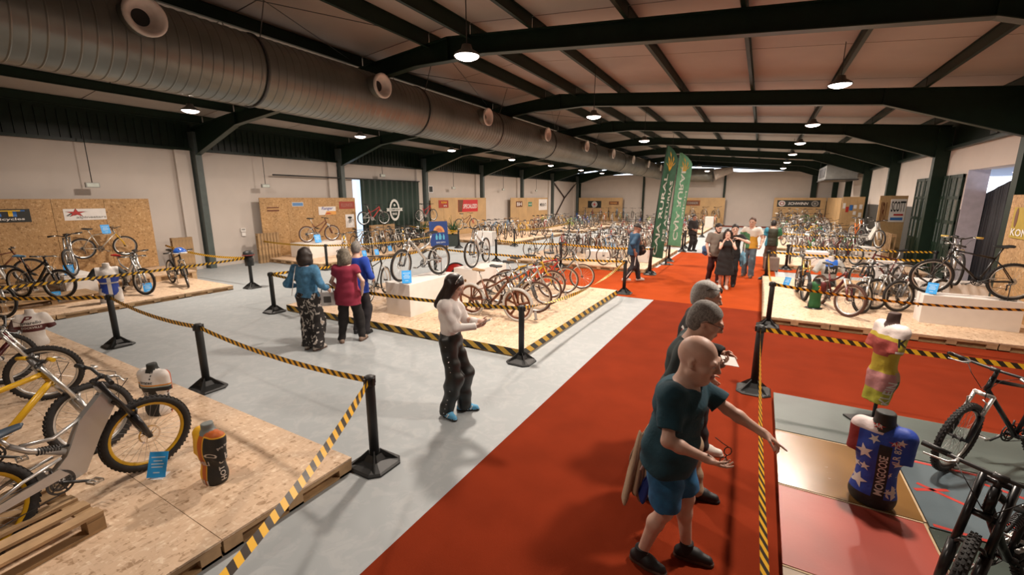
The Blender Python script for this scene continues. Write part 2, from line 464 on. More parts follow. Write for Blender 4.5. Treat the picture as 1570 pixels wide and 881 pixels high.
def rafter(y):
    b = MB()
    def lower(x):
        z = ztop(x) - 0.36
        dl = x - XL; dr = XR - x
        if dl < 2.9: z -= (2.9 - dl)/2.9*0.62
        if dr < 2.9: z -= (2.9 - dr)/2.9*0.75
        if abs(x - XRIDGE) < 0.9: z -= (0.9-abs(x-XRIDGE))/0.9*0.10
        return z
    xs = [XL+0.05, XL+1.2, XL+2.9, -11.5, -9.0, XRIDGE-0.9, XRIDGE, XRIDGE+0.9, -3, 0, XR-2.9, XR-1.2, XR-0.05]
    for x0, x1 in zip(xs, xs[1:]):
        b.poly([(x0, y, lower(x0)), (x1, y, lower(x1)), (x1, y, ztop(x1)), (x0, y, ztop(x0))], 0.012, (0, 1, 0))
        b.poly([(x0, y-0.09, ztop(x0)), (x1, y-0.09, ztop(x1)), (x1, y+0.09, ztop(x1)), (x0, y+0.09, ztop(x0))], 0.016, (0, 0, 1))
    for xx in (XRIDGE, XL+2.9, XR-2.9): b.box(xx-0.01, xx+0.01, y-0.085, y+0.085, lower(xx), ztop(xx))
    r = b.build('rafter', m_green, ceil)
    b = MB()
    for x0, x1 in zip(xs, xs[1:]):
        b.poly([(x0, y-0.09, lower(x0)), (x1, y-0.09, lower(x1)), (x1, y+0.09, lower(x1)), (x0, y+0.09, lower(x0))], 0.016, (0, 0, 1))
    b.build('bottom_flange', m_green2, r)
for y in FR: rafter(y)
# thin cross-rods and hangers under the roof, one set per bay
for i in range(1, len(FR)-1):
    y0, y1 = FR[i], FR[i+1]
    b = MB()
    for (xa, ya, xb, yb) in ((-8.85, y0+0.3, -6.75, y1-0.4), (-8.85, y1-0.4, -6.75, y0+0.3)):
        b.tube([(xa, ya, ztop(xa)+0.1), (xb, yb, ztop(xb)+0.1)], 0.008, 5)
    b.build('bracing_rod', m_dgrey, ceil)

# ------------------------------------------------------------------ spiral duct with nozzles
DX, DZC, DR = -8.3, 4.74, 0.60
m_duct = M('galvanised_duct', (0.20, 0.205, 0.185), 0.36, 0.6, var=0.22, scale=1.2)
duct = thing('air_duct', 'huge grey spiral air duct running the length of the hall under the roof', 'duct', (DX, 0, DZC))
b = MB(); prof = []
y = YF + 0.3
while y < 41.0:
    prof += [(DR, y), (DR, y+0.006), (DR, y+0.124), (DR, y+0.130), (DR+0.009, y+0.136), (DR+0.009, y+0.146), (DR, y+0.152)]; y += 0.155
b.lathe(prof, n=44, axis='y'); b.build('pipe', m_duct, duct)
m_noz = M('nozzle_grey', (0.66, 0.60, 0.55), 0.45)
m_nozd = M('nozzle_sleeve', (0.10, 0.10, 0.085), 0.4, 0.5)
nd = Vector((1, 0, -0.04)).normalized()
nrot = Vector((0, 0, 1)).rotation_difference(nd).to_matrix().to_4x4()
for ny in (-1.1, 3.2, 7.5, 11.8, 16.1, 20.5, 24.8, 29.2, 33.6, 38.0):
    mt = nrot
    c = Vector((0, ny, 0.20)) + nd*0.47
    b = MB(); b.lathe([(0.235, 0.0), (0.235, 0.30), (0.225, 0.30)], c, 28, mtx=mt); s = b.build('nozzle_sleeve', m_nozd, duct)
    b = MB(); b.lathe([(0.235, 0.28), (0.255, 0.29), (0.258, 0.33), (0.235, 0.345), (0.205, 0.335), (0.15, 0.26), (0.115, 0.17), (0.108, 0.17)], c, 28, mtx=mt); b.build('nozzle_ring', m_noz, s)
    b = MB(); b.lathe([(0.0, 0.16), (0.13, 0.162)], c, 20, mtx=mt); b.build('nozzle_throat', m_black, s)
for hy in (0.5, 5.0, 9.3, 13.0, 17.3, 22.5, 28, 34):
    b = MB(); b.ring((0, hy, 0), DR+0.016, 0.012, 36, 4, 'y', 2.0); 
    for sx in (-1, 1): b.tube([(sx*0.45, hy, 0.44), (sx*0.75, hy, ztop(DX)+0.3-DZC)], 0.008, 5)
    b.build('hanger', m_dgrey, duct)
# second length of duct at the far end, turning towards the air handler
def dl_(p): return [(x-DX, y, z-DZC) for x, y, z in p]
b = MB(); b.tube(dl_([(-8.3, 41.0, 4.7), (-8.0, 41.9, 4.65), (-7.2, 42.6, 4.58), (-6.0, 42.9, 4.5), (-4.6, 43.0, 4.45), (-4.0, 43.0, 4.45)]), DR, 28); b.build('duct_bend', m_duct, duct)
b = MB(); b.tube(dl_([(-4.0, 43.0, 4.45), (-3.6, 43.1, 4.6), (-2.5, 43.2, 4.9)]), [0.5, 0.42, 0.22], 20); b.build('reducer', M('pale_flex', (0.55, 0.5, 0.45), 0.6), duct)
# air handling box
ac = thing('air_handler', 'boxy grey air handling unit hung high in the far right corner', 'air handler', (3.75, 35.5, 3.55))
b = MB(); b.box(-0.55, 1.05, -2.1, 2.1, 0.05, 0.9); b.build('casing', M('grey_sheet_metal', (0.28, 0.29, 0.28), 0.45, 0.3), ac, bev=0.02)
b = MB(); b.box(-0.6, 1.1, -2.15, 2.15, 0, 0.06); b.build('base_tray', m_dgrey, ac)
b = MB(); [b.box(-0.575, -0.55, -1.6+k*0.8, -0.95+k*0.8, 0.2, 0.75) for k in range(4)]; b.build('grille', m_dgrey, ac)
b = MB(); [b.box(sx-0.02, sx+0.02, sy-0.02, sy+0.02, 0.85, 1.75) for sx in (-0.5, 1.0) for sy in (-2, 2)]; b.build('hanger', m_dgrey, ac)

# ------------------------------------------------------------------ high-bay lamps
m_lens = M('lamp_lens', (1, 1, 1), 0.4, emit=(1.0, 0.80, 0.70), estr=16.0)
m_shade = M('lamp_shade', (0.10, 0.10, 0.09), 0.4, 0.3)
lamp_me = {}
def high_bay(x, y, z, label, power=1.0):
    t = thing('pendant_lamp', label, 'lamp', (x, y, z), 0, 'round high bay lamps under the roof')
    if 'h' not in lamp_me:
        b = MB(); b.lathe([(0.0, 0.17), (0.07, 0.165), (0.09, 0.10), (0.19, 0.035), (0.205, 0.0), (0.195, 0.0), (0.16, 0.03)], n=24); lamp_me['h'] = b.build('shade', m_shade, t).data
        b = MB(); b.lathe([(0.0, -0.055), (0.10, -0.045), (0.17, -0.015), (0.19, 0.012)], n=24); lamp_me['l'] = b.build('lens', m_lens, t).data
    else:
        link_mesh('shade', lamp_me['h'], t); link_mesh('lens', lamp_me['l'], t)
    b = MB(); b.tube([(0, 0, 0.16), (0, 0, ztop(x)+0.2-z)], 0.008, 6); b.build('cable', m_black, t)
    ld = bpy.data.lights.new('lamp_light', 'AREA'); ld.shape = 'DISK'; ld.size = 0.34; ld.energy = LAMP_POWER*power; ld.color = LAMP_COL
    lo = bpy.data.objects.new('lamp_light', ld); COL.objects.link(lo); lo.parent = t; lo.location = (0, 0, -0.07)
for i, y in enumerate((0.2, 5.95, 11.8, 17.6, 23.6, 29.0, 34.2, 39.5)):
    high_bay(-4.17, y, 4.62, ['unseen overhead', 'nearest', 'second', 'third', 'fourth', 'fifth', 'sixth', 'seventh'][i] + ' round lamp of the middle row, counted from the camera', 0.3 if y < 1 else 1.0)  # first lamp is an added, weak fill that brightens the near left
for i, y in enumerate((5.4, 10.9, 16.3, 21.4, 26.6, 32.4, 38.5)):
    high_bay(1.07, y, 4.62, ['unseen overhead', 'nearest', 'second', 'third', 'fourth', 'fifth', 'farthest'][i] + ' round lamp of the right row over the bike platforms')
for i, y in enumerate((6.04, 11.4, 16.7, 22.3, 27.6, 33.3, 38.5)):
    high_bay(-12.65, y, 4.62, ['nearest', 'second', 'third', 'fourth', 'fifth', 'sixth', 'farthest'][i] + ' round lamp of the left row beyond the big duct')

# ------------------------------------------------------------------ outside the doorway
tent_m = M('black_tarpaulin', (0.006, 0.006, 0.010), 0.7)
b = MB(); b.box(XR+0.46, 8.6, DY0-3, 24, DZ, DZ+0.2); porch = struct(b.build('trim_1', M('porch_ceiling', (0.42, 0.45, 0.60), 0.7)))
b = MB(); b.lathe([(0.0, -0.03), (0.16, -0.02), (0.2, 0.0)], n=20); t = tag(b.build('porch_lamp', M('porch_lens', (1, 1, 1), 0.4, emit=(1, 0.8, 0.75), estr=3.0), None, (7.0, 20.2, DZ-0.01)), 'small round lamp in the porch ceiling outside the doorway', 'lamp')
# ------------------------------------------------------------------ low display platforms: OSB sheets on pallets
PH = 0.14
_sheet = {}
def sheet_mesh(w, l, t=0.02, bevel=False):
    k = (round(w, 3), round(l, 3), t)
    if k not in _sheet:
        b = MB(); b.box(0, w, 0, l, 0, t); me = bpy.data.meshes.new('osb_sheet'); me.from_pydata([tuple(p) for p in b.v], [], b.f); _sheet[k] = me
    return _sheet[k]
def platform(label, x0, x1, y0, y1, h=PH, sw=1.22, sl=2.44, mat=None, tape=(), group=None, slats=False, z0=0.0):
    p = thing('display_platform', label, 'platform', (x0, y0, z0), 0, group)
    W, L = x1-x0, y1-y0; mat = mat or m_osbf
    nx = max(1, round(W/sl)); ny = max(1, round(L/sw)); w = W/nx; l = L/ny
    key = ('s', round(w, 3), round(l, 3), mat.name)
    if key not in _sheet:
        b = MB(); b.box(0.002, w-0.002, 0.002, l-0.002, h-0.018, h); _sheet[key] = None
        o = b.build('osb_sheet', mat, p); _sheet[key] = o.data; first = True
    else: first = False
    for i in range(nx):
        for j in range(ny):
            if first and i == 0 and j == 0: continue
            link_mesh('osb_sheet', _sheet[key], p, (i*w, j*l, (0.0015 if (i+j) % 2 else 0)))
    # pallet carcass: deck board, blocks and bottom board along each open edge, solid core set back
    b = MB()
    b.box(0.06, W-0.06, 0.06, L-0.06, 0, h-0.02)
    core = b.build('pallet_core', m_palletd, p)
    def edge(a, c, outward, name):
        d = Vector(c)-Vector(a); Ln = d.length; d.normalize(); n = int(Ln/1.2)+1; step = Ln/n
        bt = MB(); bb = MB()
        for k in range(n):
            q0 = Vector(a) + d*(k*step+0.008); q1 = Vector(a) + d*((k+1)*step-0.008)
            mid = (q0+q1)/2
            bt.beam(q0 + Vector((0, 0, h-0.034)) - outward*0.03, q1 + Vector((0, 0, h-0.034)) - outward*0.03, 0.06, 0.03)
            for f in (0.0, 0.44, 0.88):
                u0 = q0 + d*(f*(step-0.016)); u1 = u0 + d*min(0.13, step*0.12)
                bt.beam(u0 + Vector((0, 0, (h-0.05)/2)) - outward*0.045, u1 + Vector((0, 0, (h-0.05)/2)) - outward*0.045, 0.08, h-0.052)
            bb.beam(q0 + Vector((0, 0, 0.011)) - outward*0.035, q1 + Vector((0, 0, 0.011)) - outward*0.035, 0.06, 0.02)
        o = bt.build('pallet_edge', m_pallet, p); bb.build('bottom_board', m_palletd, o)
    edge((0, 0, 0), (W, 0, 0), Vector((0, -1, 0)), 'f'); edge((W, 0, 0), (W, L, 0), Vector((1, 0, 0)), 'r')
    edge((W, L, 0), (0, L, 0), Vector((0, 1, 0)), 'b'); edge((0, L, 0), (0, 0, 0), Vector((-1, 0, 0)), 'l')
    for s in tape:
        a, c, o = {'f': ((0, 0), (W, 0), (0, -1)), 'r': ((W, 0), (W, L), (1, 0)), 'b': ((W, L), (0, L), (0, 1)), 'l': ((0, L), (0, 0), (-1, 0))}[s]
        b = MB(); n = 12
        b.ribbon([(a[0]+(c[0]-a[0])*k/n + o[0]*0.004, a[1]+(c[1]-a[1])*k/n + o[1]*0.004, h/2+0.012) for k in range(n+1)], h-0.02)
        b.build('hazard_tape', m_tape2, p)
    return p
platform('low chipboard platform nearest on the left, with two downhill bikes and jerseys', -11.2, -3.08, -4.4, 2.42)
platform('low chipboard platform in the centre edged with black and yellow tape', -9.1, -3.08, 5.75, 11.0, tape='frl')
platform('large chipboard platform across the orange aisle holding many rows of bikes', -8.6, -3.22, 14.75, 21.3)
platform('chipboard platform farther down the hall past the tall flags, left of the aisle', -8.6, -3.4, 23.6, 30.2)
platform('last chipboard platform before the far wall, left of the aisle', -8.6, -3.4, 32.5, 40.5)
platform('long front tier of chipboard along the nearest part of the left wall', -15.0, -12.55, -3.0, 6.45, h=0.12)
platform('raised back tier of pallets under the bikes by the nearest left wall', -17.0, -15.0, -3.0, 6.7, h=0.30)
platform('chipboard platform by the left wall behind the two women', -17.0, -13.7, 10.1, 17.6, h=0.16)
platform('chipboard platform by the left wall under the red banner', -17.0, -11.5, 20.2, 27.4, h=0.16)
platform('chipboard platform by the left wall near the far corner', -17.0, -11.0, 29.6, 37.0, h=0.16)
platform('chipboard platform against the far wall, left corner', -16.6, -9.4, 39.8, 44.6, h=0.16)
platform('chipboard platform against the far wall beside the middle column', -7.4, -2.9, 41.5, 44.6, h=0.16)
platform('chipboard platform on the right with black bikes and the long white box', 0.22, 4.8, 9.95, 15.3)
platform('second chipboard platform on the right carrying white plinths', 0.75, 4.8, 18.3, 22.4)
platform('third chipboard platform on the right by the dark columns', 0.75, 4.7, 24.5, 31.0)
platform('farthest chipboard platform on the right below the long black banner', 0.75, 4.7, 33.2, 44.3)
# painted boards lying on the right foreground
board_root = thing('painted_boards', 'patchwork of old painted boards lying flat in the right foreground', 'boards', (0, 0, 0))
def chipped(name, base, chip, thr=0.64, rough=0.35, scale=5.0):
    m, t, b = nt(name)
    tc = N(t, 'ShaderNodeTexCoord'); no = N(t, 'ShaderNodeTexNoise', Scale=scale, Detail=8.0, Roughness=0.75); t.links.new(tc.outputs['Object'], no.inputs['Vector'])
    n2 = N(t, 'ShaderNodeTexNoise', Scale=1.5, Detail=2.0); t.links.new(tc.outputs['Object'], n2.inputs['Vector'])
    lo = tuple(c*0.8 for c in base); hi = tuple(min(1, c*1.2) for c in base)
    rp = ramp(t, [(0.3, lo), (0.7, hi)]); t.links.new(n2.outputs['Fac'], rp.inputs['Fac'])
    gt = ramp(t, [(0.0, (0, 0, 0)), (thr, (0, 0, 0)), (thr+0.02, (1, 1, 1))]); t.links.new(no.outputs['Fac'], gt.inputs['Fac'])
    mx = N(t, 'ShaderNodeMix', data_type='RGBA'); t.links.new(gt.outputs[0], mx.inputs[0]); t.links.new(rp.outputs[0], mx.inputs[6]); mx.inputs[7].default_value = (*chip, 1)
    t.links.new(mx.outputs[2], b.inputs['Base Color']); b.inputs['Roughness'].default_value = rough
    bp = N(t, 'ShaderNodeBump', Strength=0.15, Distance=0.01); t.links.new(no.outputs['Fac'], bp.inputs['Height']); t.links.new(bp.outputs['Normal'], b.inputs['Normal'])
    MATS[name] = m; return m
bm_green = chipped('board_grey_green', (0.075, 0.095, 0.085), (0.20, 0.17, 0.12), 0.72, 0.5)
bm_brown = chipped('board_varnish_brown', (0.20, 0.105, 0.035), (0.46, 0.36, 0.26), 0.66, 0.22)
bm_red = chipped('board_worn_red', (0.34, 0.055, 0.035), (0.55, 0.45, 0.38), 0.70, 0.38)
bm_tan = chipped('board_tan', (0.36, 0.27, 0.19), (0.5, 0.42, 0.33), 0.62, 0.5)
bm_blue = chipped('board_slate_blue', (0.085, 0.115, 0.13), (0.30, 0.05, 0.04), 0.68, 0.4)
bm_dark = chipped('board_dark_green', (0.030, 0.045, 0.036), (0.42, 0.36, 0.28), 0.635, 0.45, 9.0)
boards = [(0.36, 1.31, 3.07, 4.03, bm_red), (0.36, 1.32, 4.045, 5.05, bm_brown), (0.36, 3.2, 5.07, 6.08, bm_green), (0.36, 1.30, 2.05, 3.055, bm_tan),
          (0.36, 1.3, 1.0, 2.03, bm_brown), (1.335, 2.9, 4.0, 5.05, bm_blue), (1.325, 2.9, 2.7, 3.985, bm_dark), (1.32, 2.9, 1.3, 2.68, bm_dark), (2.92, 4.8, 2.0, 5.05, bm_green), (3.22, 4.8, 5.07, 6.08, bm_green)]
m_raw = M('raw_board_edge', (0.45, 0.33, 0.2), 0.8)
for i, (x0, x1, y0, y1, m) in enumerate(boards):
    b = MB(); z = 0.085 + 0.002*((i*7) % 3)
    b.box(x0, x1, y0, y1, z-0.02, z); o = b.build('board', m, board_root)
b = MB(); b.box(0.40, 4.76, 1.05, 6.04, 0.006, 0.067); b.build('underframe', m_palletd, board_root)
b = MB()
for x0, x1, y0, y1, m in boards[:6]: b.box(x0, x1, y1-0.012, y1+0.003, 0.070, 0.0885); b.box(x1-0.008, x1+0.006, y0, y1, 0.070, 0.0885)
b.build('worn_edge', m_raw, board_root)
m_redline = M('red_paint_line', (0.42, 0.03, 0.02), 0.5)
b = MB()
for p0, p1 in (((1.36, 5.02), (2.85, 5.02)), ((1.40, 4.62), (2.3, 4.02)), ((1.36, 4.03), (1.9, 4.0)), ((1.36, 4.5), (1.60, 4.62)), ((1.85, 4.9), (2.2, 4.75))):
    b.beam((p0[0], p0[1], 0.0895), (p1[0], p1[1], 0.0895), 0.035, 0.002)
b.build('paint_line', m_redline, board_root)

# ------------------------------------------------------------------ stanchions and belts
def stanchion_meshes():
    out = {}
    b = MB(); b.lathe([(0, 0.875), (0.040, 0.875), (0.045, 0.868), (0.045, 0.03), (0.0, 0.03)], n=20); out['post'] = b
    b = MB(); q = 0.20; c = 0.075
    oct_ = [(q-c, -q), (q, -q+c), (q, q-c), (q-c, q), (-q+c, q), (-q, q-c), (-q, -q+c), (-q+c, -q)]
    n = len(b.v)
    def rg(s, z): return [b.v.append(Vector((x*s, y*s, z))) or len(b.v)-1 for x, y in oct_]
    rs = [rg(1, 0), rg(1, 0.018), rg(0.93, 0.032), rg(0.42, 0.065), rg(0.27, 0.12)]
    for r0, r1 in zip(rs, rs[1:]):
        for k in range(8): b.face((r0[k], r0[(k+1) % 8], r1[(k+1) % 8], r1[k]))
    b.face(rs[-1]); b.face(rs[0][::-1]); out['base'] = b
    b = MB()
    for k in range(4):
        a = PI/4 + k*PI/2; d = Vector((math.cos(a), math.sin(a), 0)); s = Vector((-d.y, d.x, 0))
        b.poly([d*0.04 + Vector((0, 0, 0.03)), d*0.215 + Vector((0, 0, 0.03)), d*0.20 + Vector((0, 0, 0.045)), d*0.05 + Vector((0, 0, 0.165))], 0.012, s)
    out['gusset'] = b
    b = MB(); b.lathe([(0.0, 0.905), (0.034, 0.903), (0.047, 0.892), (0.047, 0.815), (0.044, 0.81)], n=20); out['head'] = b
    b = MB(); b.cbox((0.05, 0, 0.853), (0.024, 0.024, 0.07)); out['belt_slot'] = b
    return out
_st = {}
m_slot = M('belt_slot_black', (0.02, 0.02, 0.02), 0.35)
def stanchion(x, y, label, z=0.0, rot=0.0):
    t = thing('stanchion', label, 'barrier post', (x, y, z), rot, 'black barrier posts')
    if not _st:
        ms = stanchion_meshes()
        for k in ('post', 'base', 'gusset', 'head', 'belt_slot'):
            _st[k] = ms[k].build(k, m_slot if k == 'belt_slot' else m_black, t).data
    else:
        for k, me in _st.items(): link_mesh(k, me, t)
    for k in (1, 2, 3): link_mesh('belt_slot', _st['belt_slot'], t, rotz=k*PI/2)
    return t
S = {}
def st(key, x, y, label, z=0.0, rot=0.0): S[key] = Vector((x, y, z)); stanchion(x, y, label, z, rot)
st('a1', -9.45, 2.86, 'black barrier post at the back edge of the near left platform, leftmost in view', 0.0)
st('a2', -6.22, 2.70, 'middle black barrier post behind the near left platform', 0.0)
st('a3', -2.98, 2.60, 'nearest black barrier post, at the corner of the left platform by the grey floor', 0.0)
st('a4', -1.72, 0.33, 'black barrier post beside the near left platform towards the camera', 0.0)
st('a0', -12.3, 1.2, 'black barrier post where the near left belts meet, left of the picture', 0.0)
st('d1', -12.35, 6.85, 'black barrier post with a cap hung on it by the left wall display', 0.0)
st('b1', -9.25, 5.55, 'black barrier post at the left front corner of the centre platform', 0.0)
st('b2', -3.02, 5.62, 'black barrier post at the near right corner of the centre platform', 0.0)
st('b3', -2.98, 11.3, 'black barrier post at the far right corner of the centre platform', 0.0)
st('b4', -9.3, 11.2, 'black barrier post at the far left corner of the centre platform', 0.0)
st('c0', -9.0, 14.6, 'black barrier post at the left front corner across the orange aisle', 0.0)
st('c1', -6.2, 14.55, 'black barrier post in the middle of the front edge across the orange aisle', 0.0)
st('c2', -3.02, 14.6, 'black barrier post at the foot of the nearer green flag', 0.0)
st('c3', -3.05, 18.1, 'black barrier post at the foot of the second green flag', 0.0)
st('c4', -3.1, 21.8, 'black barrier post beyond the flags beside the person in black', 0.0)
st('e1', -13.2, 10.0, 'black barrier post at the front corner of the platform behind the two women', 0.0)
st('e2', -13.2, 17.8, 'black barrier post by the blue easel', 0.0)
st('e3', -11.2, 20.0, 'black barrier post at the front corner of the platform with the red banner', 0.0)
st('e4', -11.2, 27.6, 'black barrier post at the far corner of the platform with the red banner', 0.0)
st('f1', 0.33, 9.70, 'black barrier post at the front corner of the right bike platform', 0.0)
st('f2', 0.32, 15.55, 'black barrier post behind the man in the printed jersey', 0.0)
st('f3', 4.55, 9.7, 'black barrier post beyond the long white box at the right edge', 0.0)
st('f4', 4.55, 15.6, 'black barrier post at the back of the right bike platform near the dark doors', 0.0)
st('g1', 0.14, 6.22, 'black barrier post at the corner of the painted boards beside the bald man', 0.0)
st('g2', 0.215, 0.6, 'black barrier post beside the painted boards towards the camera', 0.0)
st('g3', 4.9, 6.25, 'black barrier post far along the back of the painted boards', 0.0)
st('h1', 0.95, 18.05, 'black barrier post at the front of the platform with white plinths', 0.0)
st('h2', 4.8, 18.0, 'black barrier post by the lettered white plinth on the right', 0.0)
st('k1', -3.2, 23.3, 'black barrier post on the pale floor beyond the person in black', 0.0)
st('k2', -3.2, 30.6, 'black barrier post farther along the pale floor of the left aisle edge', 0.0)
st('m1', 0.6, 24.2, 'black barrier post on the right beyond the white plinths', 0.0)
st('m2', 4.5, 24.2, 'black barrier post by the white poster board on the right', 0.0)
def belt(a, c, label, sag=0.03, za=0.853, zc=0.853, twist=0.0, w=0.058, wob=0.0, t0=0.0):
    a = S[a] if isinstance(a, str) else Vector(a); c = S[c] if isinstance(c, str) else Vector(c)
    pa = a + Vector((0, 0, za)); pc = c + Vector((0, 0, zc)); d = (pc-pa).normalized()
    pa += d*0.05; pc -= d*0.05
    n = 28; pts = []; tw = []
    for k in range(n+1):
        f = k/n
        p = pa.lerp(pc, f); p.z -= sag*4*f*(1-f); pts.append(p); tw.append(t0*min(1, f*6, (1-f)*6) + twist*f + wob*math.sin(f*9))
    b = MB(); b.ribbon(pts, w, twist=tw); o = b.build('barrier_belt', m_tape)
    return tag(o, label, 'barrier belt', 'yellow and black barrier belts')
belt('a0', 'a1', 'yellow black belt from the left edge to the post beside the white bust', 0.02)
belt('a1', 'a2', 'yellow black belt sloping along the back of the near left platform, left span', 0.07)
belt('a2', 'a3', 'yellow black belt sloping along the back of the near left platform, right span', 0.07)
belt('a3', 'a4', 'twisted yellow black belt running down to the bottom edge from the nearest post', 0.10, twist=0.9, t0=0.7)
belt('d1', (-12.4, 1.3, 0.0), 'yellow black belt in front of the left wall bikes and the blue jersey', 0.05)
belt('d1', (-16.95, 6.75, 0.12), 'thin sagging belt from the capped post back to the left wall', 0.12, t0=0.5)
belt('b1', 'b2', 'yellow black belt across the front of the centre platform', 0.10)
belt('b4', 'b1', 'yellow black belt along the left side of the centre platform', 0.06)
belt('b2', 'b3', 'slack twisted belt along the right side of the centre platform', 0.20, twist=2*PI, t0=0.6)
belt('b4', 'b3', 'yellow black belt along the back of the centre platform before the orange carpet', 0.06)
belt('c0', 'c1', 'yellow black belt along the front across the orange aisle, left span', 0.04)
belt('c1', 'c2', 'yellow black belt along the front across the orange aisle, right span', 0.04)
belt('c2', 'c3', 'yellow black belt between the two green flags', 0.08, t0=0.4)
belt('c3', 'c4', 'yellow black belt from the second green flag to the person in black', 0.05)
belt('e1', 'e2', 'long yellow black belt in front of the bikes behind the two women', 0.16)
belt((-16.9, 9.9, 0.0), 'e1', 'yellow black belt at the near end of the platform behind the women', 0.05)
belt('e2', (-16.9, 18.0, 0.15), 'short belt from the blue easel back towards the dark curtain', 0.04)
belt('e3', 'e4', 'yellow black belt before the bikes under the red banner', 0.12)
belt('f1', 'f3', 'yellow black belt along the front of the right bike platform', 0.13, t0=0.6)
belt('f2', 'f1', 'loose belt running forward to the front corner of the right platform', 0.22, t0=0.9)
belt('f2', 'f4', 'yellow black belt along the back of the right bike platform', 0.04)
belt('g1', 'g3', 'yellow black belt across the back of the painted boards', 0.05)
belt('g1', 'g2', 'hanging belt seen nearly edge on beside the painted boards', 0.22, twist=1.0, t0=0.2)
belt('h1', 'h2', 'yellow black belt before the white plinths on the right', 0.04)
belt('m1', 'm2', 'yellow black belt farther back on the right', 0.05)
belt('k1', 'k2', 'yellow black belt along the far left edge of the pale aisle', 0.05)
# cap and scarf hung on the post by the left wall
hc = thing('hanging_cap', 'dark cap with a red rim hung over the post by the left wall', 'cap', (-12.35, 6.85, 0.80))
b = MB(); b.lathe([(0.0, 0.26), (0.07, 0.255), (0.125, 0.22), (0.14, 0.15), (0.145, 0.12)], n=24); b.build('crown', m_black, hc)
b = MB(); b.ring((0, 0, 0.135), 0.145, 0.014, 24, 6, 'z'); b.build('band', M('dull_red', (0.22, 0.035, 0.025), 0.7), hc)
b = MB(); b.lathe([(0.051, 0.125), (0.10, 0.115), (0.115, 0.0), (0.112, -0.16), (0.095, -0.165), (0.051, -0.16)], n=14); b.build('hanging_cloth', m_black, hc)

# ------------------------------------------------------------------ display boards on the walls
def wall_board(label, a, c, ztop_, z0, n, mat=m_osb, th=0.03, group=None, seam=True):
    '''row of n upright sheets from floor point a to c (facing the hall), thickness th'''
    a = Vector((a[0], a[1], 0)); c = Vector((c[0], c[1], 0)); d = c-a; L = d.length; d.normalize()
    t = thing('display_board', label, 'board', (a.x, a.y, z0), math.atan2(d.y, d.x), group)
    w = L/n
    b = MB(); b.box(0.004, w-0.004, 0, th, 0, ztop_-z0); o = b.build('osb_sheet', mat, t)
    for k in range(1, n): link_mesh('osb_sheet', o.data, t, (k*w, 0.003*(k % 2), 0))
    b = MB(); b.box(0.02, L-0.02, -0.045, -0.002, 0.2, 0.28); bt = b.build('batten', m_palletd, t); link_mesh('batten', bt.data, t, (0, 0, ztop_-z0-0.45))
    return t
BX = -17.05
wall_board('big chipboard wall nearest on the left behind the bikes', (BX, 6.55), (BX, -2.4), 2.47, 0.31, 8)
wall_board('chipboard wall with four small signs left of the dark curtain', (BX, 14.75), (BX, 10.1), 2.5, 0.16, 4)
wall_board('pale chipboard wall carrying the red banner', (BX, 26.3), (BX, 20.3), 2.5, 0.16, 5, m_ply)
wall_board('pale board wall with three small signs near the far left corner', (BX, 36.6), (BX, 29.8), 2.5, 0.16, 5, m_ply)
wall_board('pale board wall with the square black flag on the far wall', (-12.3, 44.4), (-17.0, 44.4), 2.5, 0.16, 4, m_ply)
wall_board('pale board wall with one brown sign on the far wall', (-2.95, 44.4), (-7.1, 44.4), 2.5, 0.16, 3, m_ply)
wall_board('board wall with the long black banner at the far right', (4.55, 44.3), (0.85, 44.3), 2.5, 0.16, 3, m_ply)
wall_board('board pinned with small posters before the right wall', (5.0, 31.45), (3.95, 31.2), 2.55, 0.0, 3, m_ply)
wall_board('shaded board wall between the long banner and the right wall', (4.75, 37.6), (4.6, 44.0), 2.5, PH+0.004, 5, m_ply)
wall_board('narrow plank board with the black lettered poster before the right wall', (4.98, 22.95), (4.05, 22.6), 2.58, 0.0, 3, m_ply)
wall_board('chipboard upright at the right edge lettered in white and yellow', (4.52, 10.0), (4.62, 13.35), 2.56, PH, 3)
# small upright pallets leaning beside the boards
def pallet(label, loc, rotm, n=7, W=1.2, D=0.8, group=None, mat=None):
    t = thing('wooden_pallet', label, 'pallet', (0, 0, 0), 0, group)
    t.matrix_world = Matrix.Translation(loc) @ rotm
    mat = mat or m_pallet
    w = 0.098
    pitch = (D - w)/(n-1)
    b = MB(); b.box(0, W, 0, w, 0.122, 0.144); first = b.build('deck_slat', mat, t)
    for k in range(1, n): link_mesh('deck_slat', first.data, t, (0.0, k*pitch, 0.0015*(k % 2)))
    b = MB()
    for x in (0, W/2-0.05, W-0.1): b.box(x, x+0.1, 0.005, D-0.005, 0.1, 0.121)
    b.build('stringer', m_palletd, t)
    bk = None
    for x in (0, W/2-0.05, W-0.1):
        for y in (0.0, D/2-0.05, D-0.1):
            if bk is None: b = MB(); b.box(0, 0.1, 0, 0.1, 0.022, 0.099); bk = b.build('block', m_palletd, t).data
            if x or y: link_mesh('block', bk, t, (x, y, 0))
    b = MB()
    for y in (0.0, D/2-0.05, D-0.1): b.box(0, W, y, y+0.1, 0, 0.0215)
    b.build('base_board', m_palletd, t)
    return t
up_x = Matrix.Rotation(PI/2, 4, 'Z') @ Matrix.Rotation(PI/2, 4, 'X')      # stood on its long side, facing the hall
def stood(label, x, y, facing, z=0.0, n=7, W=0.8, D=1.2, lean=0.0):
    # slats run vertically; local z (deck) points along facing angle
    m = Matrix.Rotation(facing, 4, 'Z') @ Matrix.Rotation(PI/2 - lean, 4, 'Y') @ Matrix.Rotation(PI, 4, 'Z')
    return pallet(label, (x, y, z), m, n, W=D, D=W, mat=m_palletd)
stood('upright pallet leaning at the near end of the platform behind the women', -16.85, 10.55, 0, 0.0, 7, 0.85, 1.15)
